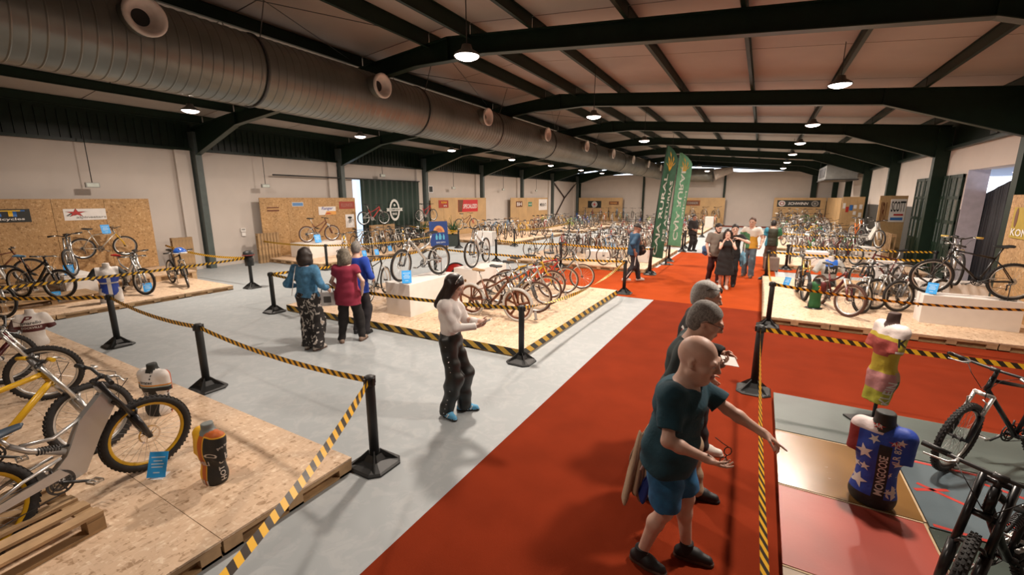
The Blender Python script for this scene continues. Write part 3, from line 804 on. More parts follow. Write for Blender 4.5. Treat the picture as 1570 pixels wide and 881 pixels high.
stood('upright pallet at the right end of the nearest chipboard wall', -16.9, 7.5, 0, 0.0, 6, 0.6, 1.2)
stood('upright pallet by the dark columns on the right, left of two', 4.30, 22.05, PI, 0.0, 7, 1.1, 1.2)
stood('upright pallet by the dark columns on the right, nearest the camera', 4.35, 20.6, PI, 0.0, 7, 1.2, 1.2)
stood('upright pallet below the pinned posters on the right wall', 4.55, 29.6, PI, 0.0, 7, 1.2, 1.2)
pallet('pallet lying at the bottom left corner of the picture', (-3.95, 0.93, PH+0.002), Matrix.Rotation(R(97), 4, 'Z') @ Matrix.Translation((-1.2, -0.02, 0)), 6, 1.2, 0.95)
# pallet stacks used as risers
pallet('pallet under the dark bike at the left wall front tier', (-14.9, 2.4, 0.121), Matrix.Rotation(PI/2, 4, 'Z') @ Matrix.Translation((0, -1.2, 0)), 9, 1.6, 1.2)
pallet('pallet riser among the bikes on the right platform', (1.9, 13.6, PH+0.003), Matrix.Identity(4), 9, 2.2, 1.2)
pallet('pallet lying behind the black bike on the painted boards', (2.90, 4.95, 0.095), Matrix.Rotation(R(4), 4, 'Z'), 7, 1.2, 0.95)
for i, (x, y) in enumerate(((-16.4, 14.95), (-16.4, 15.75), (-16.4, 18.6))):
    stood(['upright pallet below the dark curtain, left of three', 'upright pallet below the dark curtain, middle one', 'upright pallet below the dark curtain, right end'][i], x, y+0.75, 0, 0.0, 7, 0.75, 1.2)

# ------------------------------------------------------------------ white plinths
def plinth(label, x0, x1, y0, y1, z0, z1, hole=None, rot=0.0, word=None):
    c = ((x0+x1)/2, (y0+y1)/2)
    t = thing('white_plinth', label, 'plinth', (c[0], c[1], z0), rot)
    w, d, h = (x1-x0)/2, (y1-y0)/2, z1-z0
    b = MB(); b.box(-w, w, -d, d, 0, h); b.build('box', m_white, t, bev=0.006)
    if hole:
        for k, s in enumerate(hole):
            n = {'f': (0, -d-0.002), 'l': (-w-0.002, 0), 'r': (w+0.002, 0)}[s]
            b = MB(); b.lathe([(0.0, -0.003), (0.035, -0.003), (0.035, 0.003), (0, 0.003)], (n[0], n[1], h*0.55), 16, axis='y' if s == 'f' else 'x'); b.build('hand_hole', M('hole_brown', (0.20, 0.10, 0.03), 0.8), t)
    if word: put_text('lettering', word, m_black, t, (0, -d, h*0.6), (1, 0, 0), (0, 0, 1), width=w*1.5, bold=True)
    return t
plinth('white plinth under the silver suspension bike on the centre platform', -6.58, -5.93, 6.33, 7.95, PH, 0.81)
plinth('tall white plinth with a round hole behind the silver bike', -6.55, -5.85, 8.6, 10.0, PH, 0.79, hole='f')
plinth('long low white plinth under the black bike on the right platform', 2.86, 4.22, 10.92, 11.32, PH, 0.69, hole='l')
plinth('white plinth under the bike in front of the dark doorway', 3.2, 4.3, 12.6, 13.2, PH, 0.70, hole='f')
plinth('white plinth at the near left wall under the front-on bike', -15.9, -14.6, 3.65, 4.25, 0.12, 0.62)
plinth('white plinth at the left end of the platform behind the women', -16.4, -15.2, 10.8, 12.6, 0.16, 0.72, hole='f')
plinth('white plinth lettered in black before the dark upright pallets', 3.2, 3.85, 16.9, 17.5, 0.0, 0.62, word='SCOTT')
plinth('white plinth with a hole in the middle of the right side', 1.55, 2.2, 18.6, 19.2, PH, 0.62, hole='f')
plinth('white plinth under the pale bike near the lettered poster', 3.3, 3.95, 20.4, 21.0, PH, 0.70, hole='f')
plinth('long white plinth in the middle of the platform across the aisle', -5.75, -4.95, 15.9, 16.6, PH, 0.50)
plinth('stepped white plinth behind the long one across the aisle', -4.0, -3.5, 16.35, 16.85, PH, 0.66)
plinth('grey white plinth left in the rows across the aisle', -7.4, -6.2, 18.0, 18.5, PH, 0.42)
plinth('white plinth near the far end beside the middle board', -3.9, -3.3, 38.5, 39.2, PH, 1.0)
plinth('grey box on the third right platform, left one', 1.5, 2.4, 27.0, 27.5, PH, 0.7)
plinth('grey box on the third right platform, right one', 2.7, 3.5, 27.2, 27.7, PH, 0.7)
plinth('round-cornered white plinth by the planter', -13.2, -12.2, 19.4, 19.8, 0.0, 0.75)

# ------------------------------------------------------------------ signs (flat boards) hung on the display walls
def sign(label, c, right, up, w, h, col, name='sign', border=None, th=0.012, rough=0.5, cat='sign'):
    t = thing(name, label, cat, c)
    rt = Vector(right).normalized(); uu = Vector(up).normalized(); nn = rt.cross(uu)
    def quad(w, h, off, m, nm):
        b = MB(); b.poly([rt*(-w/2)+uu*(-h/2)+nn*off, rt*(w/2)+uu*(-h/2)+nn*off, rt*(w/2)+uu*(h/2)+nn*off, rt*(-w/2)+uu*(h/2)+nn*off], th, nn); return b.build(nm, m, t)
    if border:
        quad(w, h, 0, M('sign_'+border[0], border[1], rough), 'border'); quad(w-border[2]*2, h-border[2]*2, 0.004, col, 'panel')
    else: quad(w, h, 0, col, 'panel')
    t['_'] = 0; del t['_']
    def txt(s, x, y, mat, width=None, height=None, bold=True, shear=0.0, space=1.0):
        return put_text('lettering', s, mat, t, rt*x+uu*y+nn*(th/2+0.006), rt, uu, width, height, bold, shear, space=space)
    def shape(pts, mat, nm='emblem', off=0.0085):
        b = MB(); b.poly([rt*x+uu*y+nn*off for x, y in pts], 0.002, nn); return b.build(nm, mat, t)
    return t, txt, shape
def C(n, c, r=0.5): return M('sign_'+n, c, r, var=0.05)
c_black = C('black', (0.012, 0.014, 0.012)); c_wh = C('white', (0.74, 0.71, 0.68)); c_red = C('red', (0.42, 0.022, 0.018)); c_yel = C('yellow', (0.75, 0.45, 0.02))
c_blu = C('blue', (0.03, 0.14, 0.42)); c_brn = C('brown', (0.14, 0.045, 0.015)); c_org = C('orange', (0.70, 0.33, 0.08)); c_grn = C('green', (0.05, 0.20, 0.12)); c_gry = C('grey', (0.30, 0.29, 0.27))
LX, LR, LU = BX+0.035, (0, 1, 0), (0, 0, 1)     # left wall boards: text runs towards +y
def ell(rx, ry, n=28, cx=0, cy=0): return [(cx+rx*math.cos(2*PI*i/n), cy+ry*math.sin(2*PI*i/n)) for i in range(n)]
t, tx, sh = sign('black sign with yellow and blue block letters at the left edge', (LX, 3.1, 2.04), LR, LU, 1.55, 0.34, c_black)
tx('GT', 0.25, 0.055, c_blu, width=0.86, height=0.17); o = tx('GT', 0.20, 0.06, c_yel, width=0.80, height=0.16); o.location = (0.002, 0, 0)
tx('Type Bicycles', 0.18, -0.095, c_wh, width=0.95, height=0.085)
t, tx, sh = sign('white sign with a red star logo on the nearest chipboard wall', (LX, 4.98, 2.03), LR, LU, 0.92, 0.32, c_wh)
star = []
for i in range(10):
    rr = (0.115 if i % 2 == 0 else 0.04); a = PI/2 + i*PI/5
    star.append((-0.2 + rr*1.9*math.cos(a), 0.045 + rr*math.sin(a)))
sh([(x*1.12+0.024, y*1.12-0.004) for x, y in star], c_black, 'star_outline', 0.0078)
sh(star, c_red, 'star')
sh([(-0.42, -0.03), (-0.25, 0.085), (0.1, 0.08), (-0.2, 0.065), (-0.38, -0.03)], c_black, 'swoosh', 0.0082)
sh([(-0.42, -0.05), (-0.25, 0.0), (-0.08, 0.02), (-0.22, -0.02)], c_black, 'swoosh', 0.0082)
tx('alpinestars', 0.12, -0.085, c_gry, width=0.66, height=0.09)
t, tx, sh = sign('narrow red and wood plaque on the second chipboard wall', (LX, 10.62, 2.05), LR, LU, 0.50, 0.17, c_brn)
sh([(-0.25, -0.02), (0.25, -0.02), (0.25, 0.03), (-0.25, 0.03)], C('tan', (0.5, 0.3, 0.12)), 'stripe')
t, tx, sh = sign('small blue sign on the second chipboard wall', (LX, 11.72, 2.23), LR, LU, 0.52, 0.17, C('skyblue', (0.10, 0.22, 0.42)), border=('pale', (0.6, 0.6, 0.6), 0.02))
sh([(-0.22, 0.0), (0.22, 0.0), (0.22, 0.06), (-0.22, 0.06)], C('navy', (0.05, 0.08, 0.2)), 'stripe')
t, tx, sh = sign('white and orange sign with blue script on the second chipboard wall', (LX, 13.15, 1.93), LR, LU, 0.9, 0.36, c_wh)
tx('Ranger', 0.0, 0.09, C('violet', (0.16, 0.16, 0.36)), width=0.62, height=0.17, shear=0.3)
sh([(-0.15, -0.18), (0.45, -0.18), (0.45, -0.02), (-0.05, -0.02)], c_org, 'band'); sh([(-0.12, -0.15), (-0.05, -0.10), (0.1, -0.09), (0.2, -0.14)], c_red, 'mark', 0.010)
t, tx, sh = sign('red plaque at the right end of the second chipboard wall', (LX, 14.25, 2.16), LR, LU, 0.86, 0.33, C('brick', (0.30, 0.05, 0.03)), border=('redrim', (0.36, 0.03, 0.02), 0.03))
tx('KLUNKER', 0, 0, C('dullpink', (0.36, 0.14, 0.11)), width=0.66, height=0.16)
t, tx, sh = sign('white poster with a small dark bike picture low on the second chipboard wall', (LX, 14.36, 1.42), LR, LU, 0.5, 0.62, c_wh, name='poster', cat='poster')
sh(ell(0.13, 0.05, 18, 0, 0.16), c_black, 'picture'); sh([(-0.08, -0.12), (0.1, -0.05), (0.06, 0.12), (-0.06, 0.12)], c_gry, 'picture')
t, tx, sh = sign('small red sign with yellow words left of the big red banner', (LX, 21.5, 2.12), LR, LU, 0.95, 0.46, C('dkred', (0.32, 0.03, 0.015)))
tx('KONA', 0.05, 0.10, c_yel, width=0.55, height=0.12); tx('MTB', 0.15, -0.11, c_wh, width=0.3, height=0.1)
t, tx, sh = sign('big red banner with white slanted capitals', (LX, 24.1, 1.98), LR, LU, 2.25, 0.78, C('banner_red', (0.50, 0.018, 0.022)), name='banner', cat='banner')
tx('SPECIALIZED', 0.22, -0.03, c_wh, width=1.62, height=0.28, shear=0.25); sh([(-1.12, -0.385), (-0.72, -0.385), (-0.55, 0.385), (-1.12, 0.385)], c_brn, 'band', 0.0075)
for lab, y, z, w, h, c, s, m in (('small dark plaque of two words on the far left board', 31.2, 2.0, 1.05, 0.46, c_brn, 'BH', c_wh), ('small green sign on the far left board', 33.1, 1.97, 0.7, 0.36, c_grn, 'KS', c_wh), ('white sign with one black word on the far left board', 35.6, 1.90, 1.7, 0.95, c_wh, 'MERLIN Ti', c_black)):
    t, tx, sh = sign(lab, (LX, y, z), LR, LU, w, h, c); tx(s, 0, 0, m, width=w*0.75, height=h*0.28 if s != 'BH' else h*0.6)
BR = (1, 0, 0)
t, tx, sh = sign('square black flag with a round white and red target on the far wall', (-15.25, 44.36, 1.82), BR, LU, 1.45, 0.72, c_black, name='flag', cat='flag')
sh(ell(0.30, 0.30), c_wh, 'ring', 0.008); sh(ell(0.23, 0.23), c_black, 'ring', 0.0105); sh(ell(0.18, 0.18), c_wh, 'ring', 0.013); sh([(-0.05, -0.15), (0.05, -0.15), (0.05, 0.15), (-0.05, 0.15)], c_red, 'cross', 0.0155); sh([(-0.15, -0.05), (0.15, -0.05), (0.15, 0.05), (-0.15, 0.05)], c_red, 'cross', 0.016)
t, tx, sh = sign('small brown sign at the right of the far left board', (-13.2, 44.36, 1.97), BR, LU, 1.0, 0.34, c_brn); tx('FISHER', 0.0, 0, c_org, width=0.7, height=0.16)
t, tx, sh = sign('framed brown sign with pale letters on the middle far board', (-5.7, 44.36, 2.02), BR, LU, 1.30, 0.50, c_brn, border=('rust', (0.30, 0.09, 0.02), 0.06)); tx('CONNOR', 0, 0, c_gry, width=0.95, height=0.2)
t, tx, sh = sign('long black banner with white letters between two round emblems', (2.62, 44.26, 2.02), BR, LU, 3.05, 0.56, c_black, name='banner', cat='banner')
tx('SCHWINN', 0.0, 0, c_wh, width=1.45, height=0.22, shear=0.25)
for cx, mw, mr in ((-1.17, c_wh, C('plum', (0.25, 0.04, 0.05))), (1.17, c_gry, c_black)):
    sh(ell(0.25, 0.23, 28, cx), mw, 'emblem', 0.008); sh(ell(0.19, 0.17, 28, cx), mr, 'emblem', 0.0105); sh(ell(0.08, 0.08, 20, cx), mw, 'emblem', 0.013)
    for a in range(8): sh(ell(0.025, 0.025, 8, cx+0.14*math.cos(a*PI/4), 0.13*math.sin(a*PI/4)), mw, 'emblem', 0.013)
RRt = (0, -1, 0)   # right wall: facing -x, text runs towards the camera
pdir = (Vector((5.0, 31.45, 0))-Vector((3.95, 31.2, 0))).normalized(); pnm = Vector((pdir.y, -pdir.x, 0))
for i, (q, z, w, h, c) in enumerate(((0.10, 2.05, 0.13, 0.3, c_wh), (0.25, 1.85, 0.13, 0.3, c_red), (0.42, 1.95, 0.16, 0.3, c_blu), (0.60, 2.0, 0.14, 0.2, c_wh), (0.60, 1.65, 0.14, 0.2, c_wh), (0.85, 2.0, 0.14, 0.25, c_wh), (0.85, 1.55, 0.14, 0.25, c_wh))):
    sign(['tall white', 'red', 'blue', 'upper white', 'lower white', 'topmost near white', 'lowest near white'][i]+' print pinned on the right wall poster board', Vector((3.95, 31.2, z)) + pdir*(q*1.08) + pnm*0.042, pdir, LU, w, h, c, name='poster', cat='poster')
dsc = (Vector((4.98, 22.95, 0))-Vector((4.05, 22.6, 0))).normalized(); dn = Vector((dsc.y, -dsc.x, 0))
pc = Vector((5.0, 26.8, 0)) - Vector((5.0, 26.8, 0)) + Vector((4.66, 22.9, 0)) + Vector((-0.01, 0, 0))
t, tx, sh = sign('white poster with tall black capitals on the right wall board', Vector((4.05, 22.6, 2.0)) + dsc*0.68 + dn*0.042, dsc, LU, 0.56, 0.90, c_wh, name='poster', cat='poster')
tx('SCOTT', 0, 0.16, c_black, width=0.50, height=0.42); sh([(-0.12, -0.2), (0.22, -0.2), (0.22, -0.13), (-0.12, -0.13)], c_red, 'stripe'); sh([(-0.22, -0.38), (0.22, -0.38), (0.22, -0.27), (-0.22, -0.27)], c_blu, 'stripe')
t, tx, sh = sign('dark vertical lettering strip on the right wall board', Vector((4.05, 22.6, 1.95)) + dsc*0.17 + dn*0.042, dsc, LU, 0.26, 0.9, m_ply, name='lettering_strip'); tx('IRI', 0, 0, c_brn, width=0.2, height=0.75)
kd = (Vector((4.52, 10.0, 0))-Vector((4.62, 13.35, 0))).normalized()
t, tx, sh = sign('yellow sign with white letters below on the right edge board', (4.548, 12.55, 2.0), kd, LU, 1.05, 0.62, C('mustard', (0.40, 0.28, 0.02)))
tx('KONA', 0.02, -0.19, c_wh, width=0.95, height=0.15); sh(ell(0.07, 0.20, 14, -0.36, 0.1), c_brn, 'figure'); sh(ell(0.07, 0.20, 14, 0.12, 0.1), c_brn, 'figure'); sh(ell(0.06, 0.18, 14, 0.38, 0.1), c_brn, 'figure')

# ------------------------------------------------------------------ dark curtain with emblem over the left doorway
m_cur = M('dark_green_curtain', (0.008, 0.026, 0.016), 0.75, sheen=0.2)
cur = thing('stage_curtain', 'tall dark green curtain with a pale round crest on the left wall', 'curtain', (-17.16, 15.25, 0))
b = MB(); n = 60
for k in range(n+1):
    y = 4.25*k/n; x = 0.045*math.sin(k*1.15) + 0.02*math.sin(k*2.9)
    b.v += [Vector((x, y, 0.03)), Vector((x, y, 3.38))]
for k in range(n): b.face((2*k, 2*k+2, 2*k+3, 2*k+1), True)
b.build('cloth', m_cur, cur).modifiers.new('thick', 'SOLIDIFY').thickness = 0.006
b = MB(); b.tube([(0, -4.4, 3.40), (0, 4.3, 3.40)], 0.03, 8); b.build('rail', m_dgrey, cur)
m_crest = M('crest_white', (0.62, 0.62, 0.58), 0.7)
b = MB(); n = 40
for k in range(n):
    a0 = 2*PI*k/n; a1 = 2*PI*(k+1)/n
    f0 = 1.0 + 0.035*(k % 2); f1 = 1.0 + 0.035*((k+1) % 2)
    b.poly([(0.085, 2.15+0.27*math.cos(a0), 1.86+0.44*math.sin(a0)), (0.085, 2.15+0.37*f0*math.cos(a0), 1.86+0.56*f0*math.sin(a0)), (0.085, 2.15+0.37*f1*math.cos(a1), 1.86+0.56*f1*math.sin(a1)), (0.085, 2.15+0.27*math.cos(a1), 1.86+0.44*math.sin(a1))], 0.003, (1, 0, 0))
b.build('crest_ring', m_crest, cur)
b = MB(); b.poly([(0.09, 1.55, 1.80), (0.09, 2.75, 1.80), (0.09, 2.70, 1.88), (0.09, 2.75, 1.96), (0.09, 1.55, 1.96), (0.09, 1.60, 1.88)], 0.004, (1, 0, 0)); b.build('crest_banner', m_crest, cur)
b = MB(); b.lathe([(0, 0), (0.07, 0.0), (0.07, 0.004)], (0.085, 2.15, 2.12), 16, axis='x'); b.build('crest_mark', m_crest, cur)
put_text('crest_lettering', 'COMPANY', m_cur, cur, (0.094, 2.15, 1.88), (0, 1, 0), (0, 0, 1), width=0.9, height=0.09, bold=True)
put_text('crest_lettering', 'BIKES', m_crest, cur, (0.085, 2.15, 1.66), (0, 1, 0), (0, 0, 1), width=0.34, height=0.12, bold=True)
# daylight slots beside the curtain: glazed door behind it
b = MB(); b.box(-0.01, 0.0, 0, 4.55, 0.05, 3.36); dl = b.build('door_1', M('daylit_glass', (0.5, 0.6, 0.7), 0.3, emit=(0.62, 0.78, 1.0), estr=1.6), None, (XL+0.012, 14.98, 0)); struct(dl)
# draped tarpaulin closing the lower part of the right doorway
tp = thing('draped_tarpaulin', 'black tarpaulin hung across the open doorway with a slanting top edge', 'tarpaulin', (XR+0.50, 0, 0))
top = [(18.85, 2.44), (18.2, 2.64), (17.24, 2.88), (16.28, 3.07), (14.0, 3.16), (12.0, 3.2), (9.7, 3.25)]
b = MB(); k = 0
for (y0, z0), (y1, z1) in zip(top, top[1:]):
    m = 8
    for q in range(m):
        f0 = q/m; f1 = (q+1)/m
        ya = y0+(y1-y0)*f0; yb = y0+(y1-y0)*f1; za = z0+(z1-z0)*f0; zb = z0+(z1-z0)*f1
        xa = 0.03*math.sin(k*1.3); xb = 0.03*math.sin((k+1)*1.3); k += 1
        nn = len(b.v); b.v += [Vector((xa, ya, 0.02)), Vector((xb, yb, 0.02)), Vector((xb*0.3, yb, zb)), Vector((xa*0.3, ya, za))]; b.face((nn, nn+1, nn+2, nn+3), True)
b.build('cloth', tent_m, tp).modifiers.new('thick', 'SOLIDIFY').thickness = 0.005
# dark green glazed door leaves on the right wall
for i, (y0, y1) in enumerate(((18.25, 19.25), (19.3, 19.95), (20.75, 21.75), (21.8, 22.8))):
    t = thing('door_%d' % (i+2), None, None, (XR-0.05, y0, 0)); t['kind'] = 'structure'
    w = y1-y0
    b = MB()
    for yy in (0.0, w/2-0.05, w-0.1): b.box(-0.025, 0.025, yy, yy+0.1, 0, 3.2)
    for zz in (0.0, 0.95, 1.7, 2.45, 3.1): b.box(-0.022, 0.022, 0, w, zz, zz+0.1)
    b.box(-0.012, 0.012, 0, w, 0, 0.95)
    b.build('frame', m_green, t)
    b = MB(); b.box(-0.004, 0.004, 0.05, w-0.05, 0.9, 3.15); b.build('pane', M('door_glass', (0.10, 0.12, 0.115), 0.15), t)
# exit lamps on rods, left wall loudspeakers, thermostat, extinguisher sign, wall plates
for i, (y, z) in enumerate(((5.22, 2.86), (10.35, 2.95), (16.5, 3.6), (22.4, 3.1), (28.5, 3.1), (34.0, 3.1))):
    t = thing('exit_lamp', ['first', 'second', 'third', 'fourth', 'fifth', 'sixth'][i]+' small emergency light box along the left wall from the camera', 'emergency light', (-16.9, y, z))
    b = MB(); b.box(-0.04, 0.04, -0.16, 0.16, -0.07, 0.07); b.build('case', M('grey_case', (0.30, 0.30, 0.28), 0.5), t, bev=0.01)
    b = MB(); b.box(0.041, 0.045, -0.13, 0.13, -0.05, 0.05); b.build('diffuser', M('pale_diffuser', (0.5, 0.55, 0.5), 0.4), t)
    b = MB(); b.tube([(0, 0, 0.07), (0, 0, 4.5-z)], 0.012, 6); b.build('rod', m_dgrey, t)
t = thing('wall_speaker', 'round grey loudspeaker high on the left wall above the curtain rail', 'loudspeaker', (XL+0.02, 13.98, 3.85))
b = MB(); b.lathe([(0.0, 0.10), (0.11, 0.095), (0.14, 0.05), (0.15, 0.0)], n=20, axis='x'); b.build('horn', M('grey_horn', (0.2, 0.19, 0.18), 0.5), t)
t = thing('switch_box', 'small white switch box on the left wall near the pallets', 'switch', (XL+0.03, 9.55, 1.15)); b = MB(); b.box(-0.03, 0.03, -0.09, 0.09, 0.06, 0.2); b.box(-0.03, 0.03, -0.07, 0.07, -0.1, 0.04); b.build('case', m_white, t); b = MB(); b.box(0.03, 0.034, -0.06, 0.06, 0.12, 0.18); b.build('button', c_gry, t)
sign('black and white extinguisher pictogram beside the steel column', (XL+0.05, 20.75, 3.0), LR, LU, 0.42, 0.42, c_black, border=('pict_white', (0.7, 0.7, 0.7), 0.05))
# easel with blue poster, planter, and plant
ez = thing('poster_easel', 'blue poster of an orange sun on a dark easel by the planter', 'easel', (-12.0, 14.85, 0), R(62))
b = MB(); tl = R(8); 
for sx in (-0.33, 0.33): b.beam((sx, 0.0, 0), (sx*0.95, 0.20, 1.45), 0.05, 0.04)
b.beam((0, 0.55, 0), (0, 0.2, 1.35), 0.04, 0.04); b.build('legs', M('easel_wood', (0.06, 0.035, 0.025), 0.6), ez)
def ezp(x, z, off=0.0): 
    f = (z)/1.45; return Vector((x, 0.20*f - 0.032 - off, z))
en = Vector((0, -1, 0.138)).normalized()
b = MB(); b.poly([ezp(-0.42, 0.45), ezp(0.42, 0.45), ezp(0.42, 1.5), ezp(-0.42, 1.5)], 0.015, en); b.build('poster_panel', M('poster_blue', (0.012, 0.055, 0.26), 0.4), ez)
b = MB(); b.poly([ezp(0.26*math.cos(a), 1.03+0.29*math.sin(a), 0.012) for a in [PI*i/18 for i in range(19)]], 0.003, en); b.build('sun_print', M('sun_orange', (0.80, 0.36, 0.14), 0.5), ez)
b = MB(); b.poly([ezp(0.16*math.cos(a), 1.06+0.15*math.sin(a), 0.016) for a in [PI*i/14 for i in range(15)]], 0.003, en); b.build('sun_print', M('sun_rust', (0.60, 0.18, 0.07), 0.5), ez)
m_cy = M('figure_cyan', (0.12, 0.50, 0.72), 0.5); b = MB()
for cx, s in ((-0.13, 0.8), (0.03, 1.1), (0.2, 0.7)): b.poly([ezp(cx-0.05*s, 0.72, 0.012), ezp(cx+0.05*s, 0.72, 0.012), ezp(cx+0.07*s, 0.86, 0.012), ezp(cx, 0.90+0.1*s, 0.012), ezp(cx-0.06*s, 0.84, 0.012)], 0.003, en)
b.build('figure_print', m_cy, ez)
put_text('lettering', 'BIKE EXPO', M('poster_pale', (0.6, 0.66, 0.74), 0.5), ez, ezp(0.05, 0.60, 0.012), (1, 0, 0), (0, 0.138, 1), width=0.42, bold=True)
def plant(label, x, y, z, n=46, h=1.1, spread=0.55, pot=True, seed=1):
    rnd = random.Random(seed)
    t = thing('potted_plant', label, 'plant', (x, y, z))
    b = MB()
    for k in range(n):
        a = rnd.random()*2*PI; L = h*(0.55+0.45*rnd.random()); s = spread*(0.3+0.7*rnd.random())
        pts = []; 
        for q in range(6):
            f = q/5; pts.append((math.cos(a)*s*f**1.3, math.sin(a)*s*f**1.3, 0.55 + L*(f - 0.45*f*f*rnd.random()*1.6)*0.8))
        w = 0.05
        up = Vector((-math.sin(a), math.cos(a), 0))
        base = len(b.v)
        for q, p in enumerate(pts):
            ww = w*(1-abs(q/5-0.4)*1.3); b.v += [Vector(p)-up*ww/2, Vector(p)+up*ww/2 + Vector((0, 0, 0.01))]
        for q in range(5): b.face((base+2*q, base+2*q+2, base+2*q+3, base+2*q+1), True)
    o = b.build('foliage', M('leaf_green', (0.022, 0.062, 0.016), 0.55, var=0.4), t); o['kind'] = 'stuff'
    if pot:
        b = MB(); b.poly([(-0.42, -0.45, 0), (0.42, -0.45, 0), (0.34, -0.45, 0.62), (-0.34, -0.45, 0.62)], 0.02, (0, 1, 0)); 
        b = MB(); b.lathe([(0.0, 0.0), (0.50, 0.0), (0.42, 0.60), (0.36, 0.60), (0.36, 0.55), (0.0, 0.55)], n=4, smooth=False); b.build('pot', M('planter_dark', (0.02, 0.03, 0.024), 0.6), t)
    return t
plant('leafy plant in a dark square planter beside the blue easel', -14.1, 18.5, 0, 46, 1.5, 0.7, True, 3)
plant('leafy plant before the dark curtain behind the belts', -15.9, 18.2, 0.0, 40, 1.2, 0.75, True, 5)

# ------------------------------------------------------------------ tall feather flags
def feather_flag(label, x, y, h, text1, text2, col, tcol, seed, mirror=False, w=0.62, z0=0.55, yaw=0.0, lean=0.0):
    t = thing('feather_flag', label, 'flag', (x, y, 0), yaw)
    def px_(z): f = (z-z0)/(h-z0); return lean*f + 0.05*f*f
    b = MB(); b.tube([(px_(z), 0, z) for z in [0.02+i*(h+0.02-0.02)/14 for i in range(15)]], [0.018-0.010*i/14 for i in range(15)], 8); b.build('pole', m_black, t)
    n = 26; m = 8; V = []; 
    def pt(f, g):
        z = z0 + (h-z0)*f
        ww = w*min(1.0, max(0.03, (1-f)*9)**0.5) * (1.0 if f > 0.03 else 1.0)
        xx = px_(z) + 0.01 + ww*g
        yy = 0.05*math.sin(g*4.0+f*7+seed)*g + 0.012*math.sin(g*9-f*13)
        return Vector((xx, yy, z - 0.10*g*(1-f)*0.6 + (0.25*g*f*f*0)))
    b = MB()
    for i in range(n+1):
        for j in range(m+1): b.v.append(pt(i/n, j/m))
    for i in range(n):
        for j in range(m): a = i*(m+1)+j; b.face((a, a+1, a+m+2, a+m+1), True)
    b.build('banner', col, t)
    for (s, f0, f1, gc, gh, bold) in (text1, text2):
        src = text_mesh(s, bold=bold); cnt = len(src.vertices); co = np.empty(cnt*3); src.vertices.foreach_get('co', co); co = co.reshape(-1, 3)
        mn = co.min(0); mx = co.max(0); ex = mx-mn
        for side in (-1, 1):
            me = src.copy(); out = []
            for p in co:
                u = (p[0]-mn[0])/ex[0]; v = (p[1]-mn[1])/ex[1]
                f = f0+(f1-f0)*u; g = gc - gh*(v-0.5)
                if mirror: g = gc + gh*(v-0.5)
                q = pt(f, g) + Vector((0, side*0.004, 0)); out += [q.x, q.y, q.z]
            me.vertices.foreach_set('co', out); me.update(); me.materials.clear(); me.materials.append(tcol); link_mesh('lettering', me, t)
    # wheat-ear emblem near the top
    b = MB()
    for side in (-1, 1):
        for (gx, fz, ang, L) in [(0.5, 0.86, 0, 0.075), (0.38, 0.85, 0.35, 0.06), (0.62, 0.85, -0.35, 0.06), (0.27, 0.84, 0.75, 0.05), (0.73, 0.84, -0.75, 0.05), (0.5, 0.81, 0, 0.05), (0.42, 0.815, 0.3, 0.05), (0.58, 0.815, -0.3, 0.05), (0.33, 0.885, 0.25, 0.05), (0.67, 0.885, -0.25, 0.05), (0.5, 0.925, 0, 0.05)]:
            c = math.cos(ang); s = -math.sin(ang); quad = []
            for (a, d) in ((-1, 0), (0, -0.32), (1, 0), (0, 0.32)):
                quad.append(pt(fz + (a*c*L*0.6 + 0), gx + a*s*L*3.2 + d*0.14*c) + Vector((0, side*0.0045, 0)))
            nn = len(b.v); b.v += quad; b.face((nn, nn+1, nn+2, nn+3))
    b.build('wheat_emblem', M('flag_gold', (0.62, 0.34, 0.02), 0.6), t)
    b = MB(); b.cbox((0, 0, 0.012), (0.42, 0.42, 0.024)); b.lathe([(0.035, 0.02), (0.03, 0.16), (0.02, 0.17)], n=12); b.build('foot', m_black, t)
    return t
fl_d = M('flag_dark_green', (0.018, 0.085, 0.042), 0.65, var=0.2); fl_l = M('flag_pale_green', (0.10, 0.30, 0.17), 0.65, var=0.15); fl_t = M('flag_lettering', (0.50, 0.52, 0.46), 0.7)
feather_flag('nearer tall dark green feather flag lettered upwards in white with a gold wheat emblem', -3.14, 15.0, 4.12, ('CAJA RURAL', 0.02, 0.76, 0.36, 0.36, True), ('DE ASTURIAS', 0.16, 0.70, 0.80, 0.20, True), fl_d, fl_t, 1, yaw=R(22), lean=0.26, w=0.40)
feather_flag('farther pale green feather flag showing mirrored letters', -2.98, 17.2, 4.1, ('CAJA RURAL', 0.06, 0.85, 0.42, 0.42, True), ('GIJON', 0.3, 0.6, 0.84, 0.16, True), fl_l, M('flag_lettering_pale', (0.55, 0.62, 0.55), 0.7), 2, mirror=True, yaw=R(30), lean=0.16, w=0.5, z0=0.75)
